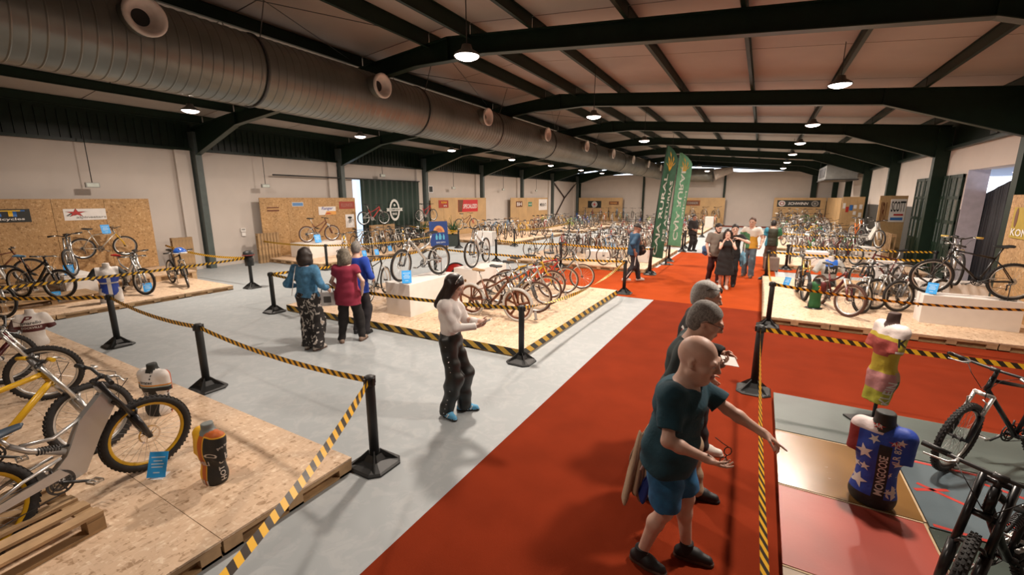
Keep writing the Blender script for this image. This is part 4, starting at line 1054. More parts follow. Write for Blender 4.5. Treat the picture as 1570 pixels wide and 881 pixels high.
# ------------------------------------------------------------------ bicycles
RW = 0.335
RA, FA, BB = Vector((-0.535, 0, RW)), Vector((0.535, 0, RW)), Vector((-0.105, 0, 0.295))
HTOP, HBOT = Vector((0.285, 0, 0.88)), Vector((0.335, 0, 0.755))
def V3(x, y, z): return Vector((x, y, z))
MESH = {}
def part(key, fn, name, mats, parent, mtx=None):
    mats = mats if isinstance(mats, (list, tuple)) else [mats]
    k = (key,) + tuple(m.name for m in mats)
    if k not in MESH:
        b = MB(); fn(b); o = b.build(name, mats, parent); MESH[k] = o.data
    else: o = link_mesh(name, MESH[k], parent)
    if mtx is not None: o.matrix_local = mtx
    return o
LV = {0: (40, 8, 8, 28), 1: (28, 6, 6, 18), 2: (20, 5, 5, 10)}
def f_tyre(b, lod, fat):
    nu, nv, _, _ = LV[lod]
    b.ring((0, 0, 0), RW-fat, fat, nu, nv, 'y', 0.95)
    if lod == 0 and fat > 0.018:
        for i in range(56):
            a = 2*PI*i/56
            for sy in (-0.55, 0.0, 0.55):
                aa = a + (0.03 if sy == 0 else 0)
                c = Vector((math.cos(aa)*(RW-0.001-abs(sy)*0.006), sy*fat, math.sin(aa)*(RW-0.001-abs(sy)*0.006)))
                m = Matrix.Rotation(-aa, 4, 'Y'); m.translation = c
                b.box(-0.004, 0.0035, -0.0055, 0.0055, -0.0075, 0.0075, m)
def f_rim(b, lod, fat):
    nu = LV[lod][0]; r1 = RW-2*fat+0.004; h = 0.020
    b.lathe([(r1, -0.012), (r1-h, -0.009), (r1-h-0.004, 0), (r1-h, 0.009), (r1, 0.012), (r1, -0.012)], n=nu, axis='y')
def f_spokes(b, lod, fat):
    ns = LV[lod][3]; r1 = RW-2*fat-0.014; w = {0: 0.0014, 1: 0.002, 2: 0.003}[lod]
    for i in range(ns):
        a = 2*PI*i/ns; s = 1 if i % 2 else -1; a2 = a + (0.35 if (i//2) % 2 else -0.35)
        b.tube([(0.022*math.cos(a2), s*0.026, 0.022*math.sin(a2)), (r1*math.cos(a), 0, r1*math.sin(a))], w, 3, cap=False)
def f_hub(b, lod): b.lathe([(0.0, -0.055), (0.012, -0.055), (0.014, -0.03), (0.026, -0.028), (0.026, -0.024), (0.015, -0.018), (0.015, 0.018), (0.026, 0.024), (0.026, 0.028), (0.014, 0.03), (0.012, 0.055), (0, 0.055)], n=12 if lod < 2 else 6, axis='y')
def f_rotor(b, lod):
    n = 24
    b.lathe([(0.082, -0.036), (0.068, -0.036), (0.068, -0.038), (0.082, -0.038), (0.082, -0.036)], n=n, axis='y', smooth=False)
    for i in range(5): a = 2*PI*i/5; b.beam((0.02*math.cos(a), -0.037, 0.02*math.sin(a)), (0.07*math.cos(a+0.5), -0.037, 0.07*math.sin(a+0.5)), 0.003, 0.008, (math.sin(a), 0, -math.cos(a)))
def f_mag(b, n=5):
    r1 = RW-0.062
    b.lathe([(r1+0.010, -0.014), (r1-0.028, -0.010), (r1-0.028, 0.010), (r1+0.010, 0.014), (r1+0.010, -0.014)], n=36, axis='y')
    for i in range(n):
        a = 2*PI*i/n + 0.3
        b.tube([(0.02*math.cos(a), 0, 0.02*math.sin(a)), (r1*0.5*math.cos(a), 0, r1*0.5*math.sin(a)), (r1*math.cos(a), 0, r1*math.sin(a))], [0.030, 0.020, 0.030], 8, flat=0.45, updir=(0, 1, 0))
    b.lathe([(0, -0.045), (0.032, -0.045), (0.032, 0.045), (0, 0.045)], n=16, axis='y')
def f_discwheel(b): b.lathe([(0.0, -0.020), (0.26, -0.012), (0.28, 0.0), (0.26, 0.012), (0, 0.020)], n=40, axis='y')
def f_cass(b): [b.lathe([(0.0, 0.030+i*0.004), (0.055-i*0.006, 0.030+i*0.004), (0.055-i*0.006, 0.032+i*0.004), (0, 0.032+i*0.004)], n=18, axis='y', smooth=False) for i in range(5)]
def tube_t(b, a, c, r, n, y=0.0, y2=None): b.tube([V3(a.x, y, a.z), V3(c.x, y if y2 is None else y2, c.z)], r, n)
STB = {}
def f_frame(b, style, lod):
    n = 10 if lod == 0 else (7 if lod == 1 else 5)
    if style in ('hardtail', 'road', 'fat'):
        k = {'hardtail': 1.0, 'road': 0.8, 'fat': 1.35}[style]; st = V3(-0.27, 0, 0.76 if style != 'road' else 0.82)
        hb = HBOT + V3(-0.008, 0, 0.02); ht = HTOP + V3(0.006, 0, -0.02)
        tube_t(b, BB, st, 0.016*k, n); b.tube([st + V3(0.008, 0, -0.03), ht + V3(-0.012, 0, -0.01)], 0.0165*k, n)
        b.tube([BB, hb], 0.020*k, n); b.tube([HBOT, HTOP], 0.0215*max(1, k*0.9), n)
        for s in (-1, 1):
            b.tube([V3(BB.x, 0.02*s, BB.z), V3(-0.25, 0.045*s, 0.31), V3(RA.x, 0.066*s, RA.z)], 0.010*k, n-2)
            b.tube([V3(st.x+0.005, 0.018*s, st.z-0.05), V3(-0.37, 0.045*s, 0.60), V3(RA.x, 0.066*s, RA.z)], 0.0085*k, n-2)
        b.lathe([(0.0, -0.036), (0.022, -0.036), (0.022, 0.036), (0, 0.036)], BB, n+2, 'y')
    elif style in ('fully', 'ytype'):
        hb = HBOT; ht = HTOP
        piv = V3(-0.10, 0, 0.40); st = V3(-0.27, 0, 0.74)
        if style == 'fully':
            b.tube([BB, V3(0.05, 0, 0.45), hb + V3(-0.01, 0, 0.02)], [0.026, 0.028, 0.026], n); b.tube([ht + V3(0, 0, -0.03), V3(0.05, 0, 0.70), V3(-0.16, 0, 0.60)], [0.022, 0.020, 0.018], n)
            tube_t(b, BB, st, 0.019, n); b.tube([V3(-0.165, 0, 0.60), V3(-0.22, 0, 0.67)], 0.015, n)
        else:
            b.tube([ht + V3(0, 0, -0.05), V3(0.12, 0, 0.66), V3(-0.10, 0, 0.42), BB], [0.030, 0.038, 0.040, 0.028], n, flat=0.7); b.tube([V3(0.06, 0, 0.60), V3(-0.12, 0, 0.66), st], [0.024, 0.022, 0.020], n)
        b.tube([HBOT, HTOP], 0.024, n); b.lathe([(0.0, -0.04), (0.024, -0.04), (0.024, 0.04), (0, 0.04)], BB, n+2, 'y')
    elif style == 'mono':
        # deep plate monocoque of a downhill bike
        pts = [V3(0.31, 0, 0.86), V3(0.36, 0, 0.72), V3(0.20, 0, 0.50), V3(0.06, 0, 0.27), V3(-0.14, 0, 0.24), V3(-0.16, 0, 0.34), V3(-0.02, 0, 0.46), V3(0.10, 0, 0.68)]
        b.poly(pts, 0.058, (0, 1, 0)); b.tube([HBOT + V3(0.004, 0, -0.01), HTOP + V3(-0.006, 0, 0.02)], 0.031, n)
        b.tube([V3(-0.02, 0, 0.49), V3(-0.20, 0, 0.60), V3(-0.29, 0, 0.69)], [0.026, 0.022, 0.02], n); b.tube([V3(0.13, 0, 0.69), V3(-0.06, 0, 0.62), V3(-0.24, 0, 0.66)], 0.014, n)
        b.lathe([(0.0, -0.045), (0.032, -0.045), (0.032, 0.045), (0, 0.045)], BB, n+2, 'y')
def f_swing(b, style, lod):
    n = 8 if lod == 0 else 5
    for s in (-1, 1):
        if style == 'mono':
            b.poly([V3(-0.10, 0.05*s, 0.40), V3(-0.05, 0.05*s, 0.33), V3(-0.50, 0.075*s, 0.30), V3(-0.56, 0.075*s, 0.34)], 0.016, (0, 1, 0))
            b.tube([V3(-0.07, 0.045*s, 0.47), V3(-0.30, 0.062*s, 0.43), V3(-0.53, 0.075*s, 0.345)], 0.012, n)
        else:
            b.tube([V3(-0.10, 0.03*s, 0.37), V3(-0.30, 0.05*s, 0.36), V3(RA.x, 0.068*s, RA.z)], 0.013, n)
            b.tube([V3(RA.x, 0.068*s, RA.z), V3(-0.36, 0.05*s, 0.55), V3(-0.21, 0.022*s, 0.60)], 0.010, n)
    b.tube([V3(-0.16, -0.045, 0.41), V3(-0.16, 0.045, 0.41)], 0.012, n)
def f_shock(b):
    a, c = V3(-0.205, 0, 0.585), V3(0.02, 0, 0.52); d = (c-a)
    b.tube([a, c], 0.009, 8)
    pts = []
    for i in range(73):
        f = i/72; p = a + d*(0.15+0.6*f); t = f*2*PI*8
        u = Vector((0, 1, 0)); w = d.normalized().cross(u); pts.append(p + (u*math.cos(t) + w*math.sin(t))*0.026)
    b.tube(pts, 0.0045, 5)
def f_fork(b, kind, lod):
    n = 9 if lod == 0 else (6 if lod == 1 else 5)
    ax = (HTOP-HBOT).normalized(); cr = HBOT - ax*0.03
    if kind == 'rigid':
        b.tube([HBOT, cr], 0.020, n)
        for s in (-1, 1): b.tube([cr + V3(0, 0.01*s, 0), cr + V3(0.012, 0.048*s, -0.035), FA + V3(-0.035, 0.052*s, 0.14), FA + V3(0, 0.052*s, 0)], [0.015, 0.014, 0.011, 0.008], n)
    else:
        off = V3(0.022, 0, 0.01)
        for s in (-1, 1):
            lo0 = cr.lerp(FA, 0.42) + off*0.7; lo0.y = 0.062*s; lo1 = FA + V3(-0.004, 0.062*s, -0.012)
            b.tube([lo0, lo0.lerp(lo1, 0.5), lo1], [0.024, 0.0225, 0.017] if kind != 'dual' else [0.027, 0.026, 0.020], n)
        p0 = cr.lerp(FA, 0.44) + off*0.7
        b.tube([p0 + V3(0.012, -0.062, 0), p0 + V3(0.03, -0.045, 0.045), p0 + V3(0.03, 0.045, 0.045), p0 + V3(0.012, 0.062, 0)], 0.011, n)
def f_legs(b, kind, lod):
    n = 8 if lod == 0 else 5; ax = (HTOP-HBOT).normalized(); cr = HBOT - ax*0.03; off = V3(0.022, 0, 0.01)
    b.tube([cr + V3(0, -0.066, 0), cr + V3(0, 0.066, 0)], 0.020, n)
    if kind == 'dual': t = HTOP + ax*0.03; b.tube([t + V3(0.0, -0.068, 0), t + V3(0.0, 0.068, 0)], 0.016, n)
    for s in (-1, 1):
        a = (HTOP + ax*0.05) if kind == 'dual' else (cr + ax*0.01); a = a + V3(0, 0.062*s, 0); c = cr.lerp(FA, 0.55) + off*0.7; c.y = 0.062*s
        b.tube([a, c], 0.0155 if kind == 'sus' else 0.019, n)
def f_bar(b, kind, lod):
    n = 8 if lod == 0 else 5; ax = (HTOP-HBOT).normalized(); c = HTOP + ax*0.075 + V3(0.055, 0, 0.01)
    if kind == 'drop':
        for s in (-1, 1): b.tube([c, c + V3(0, 0.19*s, 0), c + V3(0.05, 0.21*s, 0.0), c + V3(0.085, 0.21*s, -0.035), c + V3(0.07, 0.212*s, -0.10), c + V3(0.0, 0.215*s, -0.125), c + V3(-0.05, 0.215*s, -0.125)], 0.013, n)
    else:
        rise = 0.035 if kind == 'riser' else 0.0
        b.tube([c + V3(-0.045, -0.31, rise), c + V3(-0.01, -0.14, rise), c + V3(0, -0.05, 0), c + V3(0, 0.05, 0), c + V3(-0.01, 0.14, rise), c + V3(-0.045, 0.31, rise)], 0.0125, n)
        if kind == 'ends':
            for s in (-1, 1): b.tube([c + V3(-0.042, 0.305*s, 0), c + V3(0.03, 0.305*s, 0.03), c + V3(0.09, 0.29*s, 0.04)], 0.011, n)
def f_grip(b, s, kind): 
    ax = (HTOP-HBOT).normalized(); c = HTOP + ax*0.075 + V3(0.055, 0, 0.01); z = 0.035 if kind == 'riser' else 0
    b.tube([c + V3(-0.046, 0.325*s, z), c + V3(-0.028, 0.20*s, z)], 0.0175, 8)
def f_lever(b, s, kind):
    ax = (HTOP-HBOT).normalized(); c = HTOP + ax*0.075 + V3(0.055, 0, 0.01); z = 0.035 if kind == 'riser' else 0
    b.tube([c + V3(-0.02, 0.165*s, z), c + V3(0.03, 0.17*s, z-0.005), c + V3(0.045, 0.20*s, z-0.012), c + V3(0.035, 0.30*s, z-0.02)], [0.012, 0.012, 0.006, 0.005], 6)
def f_stem(b, lod):
    ax = (HTOP-HBOT).normalized(); b.tube([HTOP, HTOP + ax*0.065], 0.017, 8); b.tube([HTOP + ax*0.06, HTOP + ax*0.075 + V3(0.055, 0, 0.01)], 0.016, 8)
    b.tube([HTOP + ax*0.075 + V3(0.055, -0.03, 0.01), HTOP + ax*0.075 + V3(0.055, 0.03, 0.01)], 0.019, 8)
def seat_xy(style): return (V3(-0.335, 0, 0.955) if style != 'mono' else V3(-0.325, 0, 0.80))
def f_post(b, style):
    t = seat_xy(style); st = {'road': V3(-0.29, 0, 0.82), 'mono': V3(-0.28, 0, 0.68)}.get(style, V3(-0.27, 0, 0.755)); b.tube([st + (st-t)*0.1, t + V3(0, 0, -0.03)], 0.0135, 8); b.tube([t + V3(-0.06, -0.02, -0.03), t + V3(0.07, -0.02, -0.03)], 0.004, 5); b.tube([t + V3(-0.06, 0.02, -0.03), t + V3(0.07, 0.02, -0.03)], 0.004, 5)
def f_saddle(b, style, lod):
    t = seat_xy(style); n = 12; secs = [(-0.135, 0.066, 0.012), (-0.115, 0.074, 0.022), (-0.06, 0.062, 0.024), (0.0, 0.036, 0.022), (0.06, 0.022, 0.020), (0.115, 0.018, 0.016), (0.135, 0.010, 0.008)]
    base = len(b.v); up = 0.16 if style == 'mono' else 0.0
    for x, w, h in secs:
        for j in range(n):
            a = 2*PI*j/n; b.v.append(t + V3(x, w*math.cos(a), h*math.sin(a) - (0.018*abs(math.cos(a)) if abs(x) < 0.12 else 0) + (0.010 if x < -0.05 else 0) + up*x*0.35))
    for i in range(len(secs)-1):
        for j in range(n): b.face((base+i*n+j, base+i*n+(j+1) % n, base+(i+1)*n+(j+1) % n, base+(i+1)*n+j), True)
    b.face([base+j for j in range(n)][::-1]); b.face([base+(len(secs)-1)*n+j for j in range(n)])
def f_crank(b, lod):
    n = 28 if lod == 0 else 14
    for r, y in ((0.088, -0.046), (0.062, -0.040)): b.lathe([(r, y), (r-0.016, y), (r-0.016, y-0.003), (r, y-0.003), (r, y)], BB, n, 'y', False)
    for i in range(5): a = 2*PI*i/5; b.beam(BB + V3(0.015*math.cos(a), -0.047, 0.015*math.sin(a)), BB + V3(0.078*math.cos(a), -0.047, 0.078*math.sin(a)), 0.004, 0.012, (math.sin(a), 0, -math.cos(a)))
    d = V3(math.cos(-0.5), 0, math.sin(-0.5))*0.17
    b.tube([BB + V3(0, -0.055, 0), BB + d + V3(0, -0.075, 0)], [0.014, 0.010], 6); b.tube([BB + V3(0, 0.055, 0), BB - d + V3(0, 0.075, 0)], [0.014, 0.010], 6)
    b.tube([BB + V3(0, -0.06, 0), BB + V3(0, 0.06, 0)], 0.013, 6)
def f_pedal(b, s): 
    d = V3(math.cos(-0.5), 0, math.sin(-0.5))*0.17*(1 if s < 0 else -1); c = BB + d + V3(0, 0.125*s, 0)
    b.tube([BB + d + V3(0, 0.075*s, 0), c + V3(0, 0.045*s, 0)], 0.006, 5); 
    for x in (-0.034, 0.028): b.box(c.x+x, c.x+x+0.008, c.y-0.045, c.y+0.045, c.z-0.010, c.z+0.010)
    for y in (-0.045, 0.038): b.box(c.x-0.034, c.x+0.036, c.y+y, c.y+y+0.007, c.z-0.010, c.z+0.010)
def f_chain(b, lod):
    pts = []
    for i in range(7): a = PI/2 - PI*i/6; pts.append(BB + V3(0.084*math.cos(a), -0.044, 0.084*math.sin(a)))
    pts += [RA + V3(0.06, -0.044, -0.14), RA + V3(0.03, -0.044, -0.165), RA + V3(0.0, -0.044, -0.12)]
    for i in range(5): a = -PI/2 - PI*i/4; pts.append(RA + V3(0.045*math.cos(a), -0.044, 0.045*math.sin(a)))
    b.tube(pts, 0.004, 4, closed=True)
def f_mech(b):
    b.cbox(RA + V3(0.01, -0.06, -0.05), (0.03, 0.02, 0.06)); b.cbox(RA + V3(0.035, -0.055, -0.12), (0.02, 0.012, 0.11))
    b.tube([BB + V3(-0.04, -0.05, 0.12), BB + V3(-0.03, -0.05, 0.06)], 0.008, 5)
def f_cable(b):
    ax = (HTOP-HBOT).normalized(); c = HTOP + ax*0.075 + V3(0.055, 0, 0.01)
    b.tube([c + V3(0.03, 0.17, 0), c + V3(0.12, 0.10, -0.03), c + V3(0.10, 0.03, -0.16), HBOT + V3(0.06, 0.03, -0.05)], 0.003, 4)
    b.tube([c + V3(0.03, -0.17, 0), c + V3(0.13, -0.09, -0.05), c + V3(0.06, -0.02, -0.18), HTOP + V3(-0.04, -0.02, -0.05)], 0.003, 4)
def f_brake(b): 
    ax = (HTOP-HBOT).normalized(); p = HBOT - ax*0.10 + V3(0.035, 0, 0)
    for s in (-1, 1): b.tube([p + V3(0.02, 0.055*s, -0.06), p + V3(0.03, 0.062*s, 0.03), p + V3(0.03, 0.03*s, 0.05)], 0.007, 5)

def PAINT(name, c, metal=0.0, rough=0.3): return M('paint_'+name, c, rough, metal, var=0.04)
PC = {'silver': PAINT('silver', (0.52, 0.51, 0.49), 0.7, 0.3), 'black': PAINT('black', (0.010, 0.010, 0.011), 0, 0.28), 'grey': PAINT('grey', (0.12, 0.12, 0.12), 0.3, 0.35), 'white': PAINT('white', (0.72, 0.70, 0.66)),
      'red': PAINT('red', (0.42, 0.022, 0.018)), 'yellow': PAINT('yellow', (0.72, 0.42, 0.02)), 'orange': PAINT('orange', (0.72, 0.16, 0.015)), 'blue': PAINT('blue', (0.02, 0.09, 0.40)), 'green': PAINT('green', (0.03, 0.18, 0.06)),
      'teal': PAINT('teal', (0.03, 0.22, 0.24)), 'brown': PAINT('brown', (0.16, 0.055, 0.025), 0.2), 'purple': PAINT('purple', (0.13, 0.04, 0.18)), 'pearl': PAINT('pearl', (0.62, 0.58, 0.50), 0.4), 'darkred': PAINT('darkred', (0.10, 0.012, 0.012)), 'lime': PAINT('lime', (0.38, 0.48, 0.05)), 'sky': PAINT('sky', (0.14, 0.34, 0.58)), 'rimyellow': PAINT('rimyellow', (0.62, 0.36, 0.012))}
m_tan = M('tan_sidewall', (0.30, 0.17, 0.07), 0.8); m_wtyre = M('white_tyre', (0.50, 0.48, 0.45), 0.7); m_brtyre = M('brown_tyre', (0.075, 0.030, 0.016), 0.75)
m_spoke = M('spoke_steel', (0.5, 0.5, 0.5), 0.3, 0.9)
def bike(label, pos, heading, style='hardtail', col='black', lod=1, fork='sus', forkcol=None, bar='flat', tyre=None, rim=None, wheel='spoke', fat=0.026, steer=0.0, lean=0.0, scale=1.0, saddle=None, swing=None, disc=False, group=None, legs=None, gripm=None, pitch=0.0, stand=True, name='mountain_bike', fdisc=None):
    '''pos: middle of the two ground contacts; heading in degrees (0 = +x)'''
    t = thing(name, label, 'bicycle', pos, 0, group)
    t.rotation_euler = (R(lean), R(-pitch), R(heading)); t.scale = (scale,)*3
    pm = PC[col]; fm = PC[forkcol] if forkcol else pm
    ty = tyre or m_rubber; rm = rim or m_alu; sm = saddle or m_black
    ax = (HTOP-HBOT).normalized()
    sr = Matrix.Translation(HBOT) @ Matrix.Rotation(R(steer), 4, ax) @ Matrix.Translation(-HBOT) if steer else None
    def wheel_at(c, nm, m, kind, rear):
        mw = Matrix.Translation(c)
        if m is not None: mw = m @ mw
        w = part(('tyre', lod, fat), lambda b: f_tyre(b, lod, fat), nm, ty, t, mw)
        if kind == 'spoke':
            part(('rim', lod, fat), lambda b: f_rim(b, lod, fat), 'rim', rm, w)
            o = part(('spokes', lod, fat), lambda b: f_spokes(b, lod, fat), 'spokes', m_spoke, w); o['kind'] = 'stuff'
            if lod < 2: part(('hub', lod), lambda b: f_hub(b, lod), 'hub', m_dgrey, w)
        elif kind == 'mag': part(('mag',), f_mag, 'mag_rim', rm, w)
        elif kind == 'disc': part(('dw',), f_discwheel, 'disc', rm, w)
        if disc and lod < 2: part(('rotor', lod), lambda b: f_rotor(b, lod), 'brake_rotor', m_chrome, w)
        if rear and lod < 2: part(('cass',), f_cass, 'cassette', m_chrome, w)
        return w
    wheel_at(RA, 'rear_wheel', None, wheel, True); wheel_at(FA, 'front_wheel', sr, wheel, False)
    part(('frame', style, lod), lambda b: f_frame(b, style, lod), 'frame', pm, t)
    if style in ('fully', 'ytype', 'mono'):
        part(('swing', style, lod), lambda b: f_swing(b, style, lod), 'swingarm', PC[swing] if swing else m_alu, t)
        if lod < 2: part(('shock',), f_shock, 'shock_absorber', m_dgrey, t)
    fo = part(('fork', fork, lod), lambda b: f_fork(b, fork, lod), 'fork', fm, t, sr)
    if fork != 'rigid': part(('legs', fork, lod), lambda b: f_legs(b, fork, lod), 'fork_stanchions', legs or m_alu, fo)
    ba = part(('bar', bar, lod), lambda b: f_bar(b, bar, lod), 'handlebar', m_dgrey if bar != 'alu' else m_alu, t, sr)
    if lod < 2:
        if bar != 'drop':
            for s in (-1, 1): part(('grip', s, bar), lambda b: f_grip(b, s, bar), 'grip', gripm or m_black, ba); part(('lever', s, bar), lambda b: f_lever(b, s, bar), 'brake_lever', m_alu, ba)
        part(('stem', lod), lambda b: f_stem(b, lod), 'stem', m_dgrey, t, sr); part(('mech',), f_mech, 'derailleur', m_dgrey, t)
        part(('chain', lod), lambda b: f_chain(b, lod), 'chain', m_dgrey, t)
    if lod == 0: part(('cable',), f_cable, 'brake_cable', m_black, t, sr); 
    if lod < 2 and not disc: part(('brake',), f_brake, 'rim_brake', m_alu, t, sr)
    part(('post', style), lambda b: f_post(b, style), 'seatpost', m_alu if col != 'black' else m_dgrey, t)
    part(('saddle', style, lod), lambda b: f_saddle(b, style, lod), 'saddle', sm, t)
    c = part(('crank', lod), lambda b: f_crank(b, lod), 'crankset', m_dgrey if lod == 0 else m_alu, t)
    if lod < 2: 
        for s in (-1, 1): part(('pedal', s), lambda b: f_pedal(b, s), 'pedal', m_alu if lod == 0 else m_dgrey, c)
    if stand: part(('stand',), lambda b: (b.tube([V3(-0.50, 0.10, 0), V3(-0.50, 0.10, 0.30)], 0.008, 5), b.tube([V3(-0.62, 0.10, 0.006), V3(-0.40, 0.10, 0.006)], 0.006, 5), b.tube([V3(-0.50, 0.10, 0.30), V3(-0.535, 0.07, RW)], 0.006, 5)), 'kickstand', m_dgrey, t)
    return t
def bike_c(label, rear, front, z, **kw):
    a = at(*rear, z); c = at(*front, z); d = c-a
    return bike(label, (a+c)/2, math.degrees(math.atan2(d.y, d.x)), **kw)
YR = PC['rimyellow']
# --- near left platform
bike('silver plate-framed downhill bike with yellow rims nearest on the left platform', (-4.36, 0.93, PH), 104, 'mono', 'silver', 0, 'dual', 'black', 'riser', rim=YR, fat=0.032, steer=-14, disc=True, swing='silver', lean=-4, legs=PC['black'], saddle=M('slate_saddle', (0.03, 0.05, 0.075), 0.4))
bike('yellow and orange downhill bike with a silver fork behind the silver one', (-5.30, 0.78, PH), 86, 'fat', 'yellow', 0, 'dual', 'silver', 'riser', fat=0.031, steer=12, lean=-3, gripm=YR, disc=True)
bike('dark downhill bike beside the white bust at the left edge', (-7.3, 0.95, PH), 76, 'fully', 'darkred', 0, 'dual', 'grey', 'riser', fat=0.030, steer=-8, disc=True)
bike('black mountain bike farthest left on the near platform, cut by the picture edge', (-8.5, 0.85, PH), 70, 'hardtail', 'black', 0, 'sus', 'white', 'flat', fat=0.028, steer=10)
# --- left wall
bike('pearl white and yellow mountain bike hung up on the nearest chipboard wall', (-16.62, 5.14, 0.79), 86, 'hardtail', 'pearl', 0, 'rigid', 'yellow', 'ends', saddle=m_black, stand=False, scale=0.88)
bike('silver twin-crown bike seen end on upon the white plinth by the left wall', (-15.0, 3.95, 0.625), -16, 'fully', 'silver', 1, 'dual', 'silver', 'riser', steer=-20)
bike('dark mountain bike with a blue saddle low in front of the chipboard wall', (-14.05, 3.1, 0.265), 22, 'fully', 'black', 0, 'sus', 'black', 'flat', saddle=PC['sky'], steer=18)
bike('red bike cut by the left picture edge beside the chipboard wall', (-15.6, 2.5, 0.30), 40, 'ytype', 'red', 1, 'dual', 'white', 'flat', steer=25)
bike('dark bike with a large front wheel lowest at the left picture edge', (-13.6, 2.2, 0.12), 12, 'fully', 'black', 1, 'dual', 'silver', 'riser', steer=15)
bike('second bike up by the black lettered sign at the left edge', (-16.5, 3.0, 0.30), 75, 'hardtail', 'brown', 1, 'rigid', 'brown', 'flat', scale=1.0)
bike('silver suspension bike with a red saddle behind the belt by the left wall', (-13.75, 4.62, 0.12), 10, 'ytype', 'silver', 0, 'dual', 'silver', 'flat', saddle=PC['red'], steer=10, disc=True)
bike('bike with silver double crown fork turned to the viewer near the left wall', (-14.6, 5.1, 0.12), -22, 'fully', 'pearl', 1, 'dual', 'pearl', 'riser', steer=-10)
bike('dark bike carrying a blue and white helmet at the near left wall', (-13.9, 5.75, 0.12), -6, 'hardtail', 'black', 1, 'sus', 'black', 'flat', steer=-20)
# --- centre platform
bike('silver full suspension bike standing on the white plinth in the centre', (-6.24, 7.05, 0.81), -97, 'ytype', 'silver', 0, 'sus', 'grey', 'flat', fat=0.025, steer=14, swing='silver', disc=True)
bike('pale grey full suspension bike raised on the tall plinth behind', (-6.25, 9.3, 0.79), -76, 'fully', 'silver', 1, 'dual', 'grey', 'riser', steer=-12)
bike('slim black bike turned away at the left end of the centre platform', (-7.85, 7.3, PH), 115, 'road', 'black', 0, 'rigid', 'white', 'flat', fat=0.020, name='city_bike')
bike('dark bronze full suspension bike with five-spoke wheels and white tyres in front', (-4.45, 7.12, PH), 1, 'fully', 'brown', 0, 'sus', 'brown', 'flat', tyre=m_wtyre, rim=PC['brown'], wheel='mag', fat=0.029, swing='brown', saddle=m_tan)
bike('dark road-like bike with slim wheels just behind the white-tyred bike', (-4.42, 7.78, PH), 14, 'fully', 'grey', 0, 'sus', 'grey', 'ends', tyre=m_brtyre, fat=0.022)
bike('silver bike with brown tyres third in the centre row', (-4.5, 8.45, PH), 20, 'hardtail', 'silver', 0, 'rigid', 'silver', 'ends', tyre=m_brtyre, fat=0.020)
bike('yellow framed bike in the middle of the centre row', (-4.7, 9.15, PH), 22, 'hardtail', 'yellow', 0, 'rigid', 'yellow', 'flat', tyre=m_brtyre, fat=0.021)
bike('red framed bike with a dark saddle behind the yellow one', (-4.6, 9.75, PH), 24, 'hardtail', 'red', 1, 'rigid', 'silver', 'drop', tyre=m_brtyre, fat=0.019)
bike('steel blue bike at the far right corner of the centre platform', (-4.42, 10.45, PH), 26, 'hardtail', 'grey', 1, 'rigid', 'silver', 'flat', tyre=m_brtyre, fat=0.019)
dwt = thing('disc_wheel', 'loose red and black disc wheel standing beside the tall plinth', 'wheel', (-7.05, 9.35, PH), R(25))
b = MB(); b.ring((0, 0, 0.325), 0.31, 0.018, 40, 8, 'y'); b.build('tyre', m_rubber, dwt)
b = MB(); b.lathe([(0.0, -0.016), (0.20, -0.012), (0.297, -0.006), (0.297, 0.006), (0.20, 0.012), (0, 0.016)], (0, 0, 0.325), 40, 'y'); b.build('disc', PC['red'], dwt)
b = MB(); b.poly([Vector((0.16*math.cos(a)*(1 if a < PI else 0.4)+0.02, -0.0185, 0.325+0.16*math.sin(a))) for a in [2*PI*i/24 for i in range(24)]], 0.003, (0, 1, 0)); b.build('dark_print', m_black, dwt)
b = MB(); b.lathe([(0, -0.03), (0.04, -0.026), (0.04, 0.026), (0, 0.03)], (0, 0, 0.325), 16, 'y'); b.build('hub', m_alu, dwt)
b = MB(); b.box(-0.12, 0.12, -0.05, 0.05, 0, 0.02); b.box(-0.10, -0.06, -0.04, 0.04, 0.018, 0.06); b.box(0.06, 0.10, -0.04, 0.04, 0.018, 0.06); b.build('wheel_stand', m_dgrey, dwt)
# --- right platform
bike('black fat-tyred downhill bike seen from the front on the right platform', (1.03, 12.55, PH), -86, 'fully', 'black', 0, 'dual', 'black', 'riser', fat=0.036, steer=5, legs=M('gold_anodised', (0.55, 0.36, 0.10), 0.3, 0.8))
bike('dark red full suspension bike with a white fork on the right platform', (1.52, 11.25, PH), -68, 'fully', 'darkred', 0, 'sus', 'darkred', 'flat', fat=0.028, disc=True, legs=PC['white'], tyre=m_brtyre, steer=22)
bike('black hardtail with crossed cables behind the dark red bike', (2.15, 11.75, PH), -105, 'hardtail', 'black', 0, 'sus', 'silver', 'flat', fat=0.027, steer=-25)
bike('grey forked bike leaning among the black ones on the right platform', (2.65, 12.2, PH), -128, 'fully', 'grey', 0, 'sus', 'silver', 'riser', fat=0.028, steer=-15)
bike('black bike tucked close behind the long white plinth on the right platform', (3.1, 12.1, PH), -140, 'fully', 'black', 1, 'sus', 'grey', 'flat', fat=0.028, steer=-12)
bike('small dark bike with a red frame on the pallet riser at right', (2.75, 13.6, PH+0.15), -150, 'hardtail', 'darkred', 1, 'sus', 'black', 'flat')
bike('black hardtail long bike on the low white plinth at the right edge', (3.50, 11.10, 0.69), 176, 'hardtail', 'black', 0, 'rigid', 'black', 'ends', fat=0.024, rim=m_alu, steer=8)
bike('black bike with yellow grips upright on the plinth before the doorway', (3.75, 12.88, 0.70), -98, 'hardtail', 'grey', 0, 'sus', 'silver', 'riser', gripm=M('grip_yellow', (0.6, 0.42, 0.1), 0.6), steer=6)
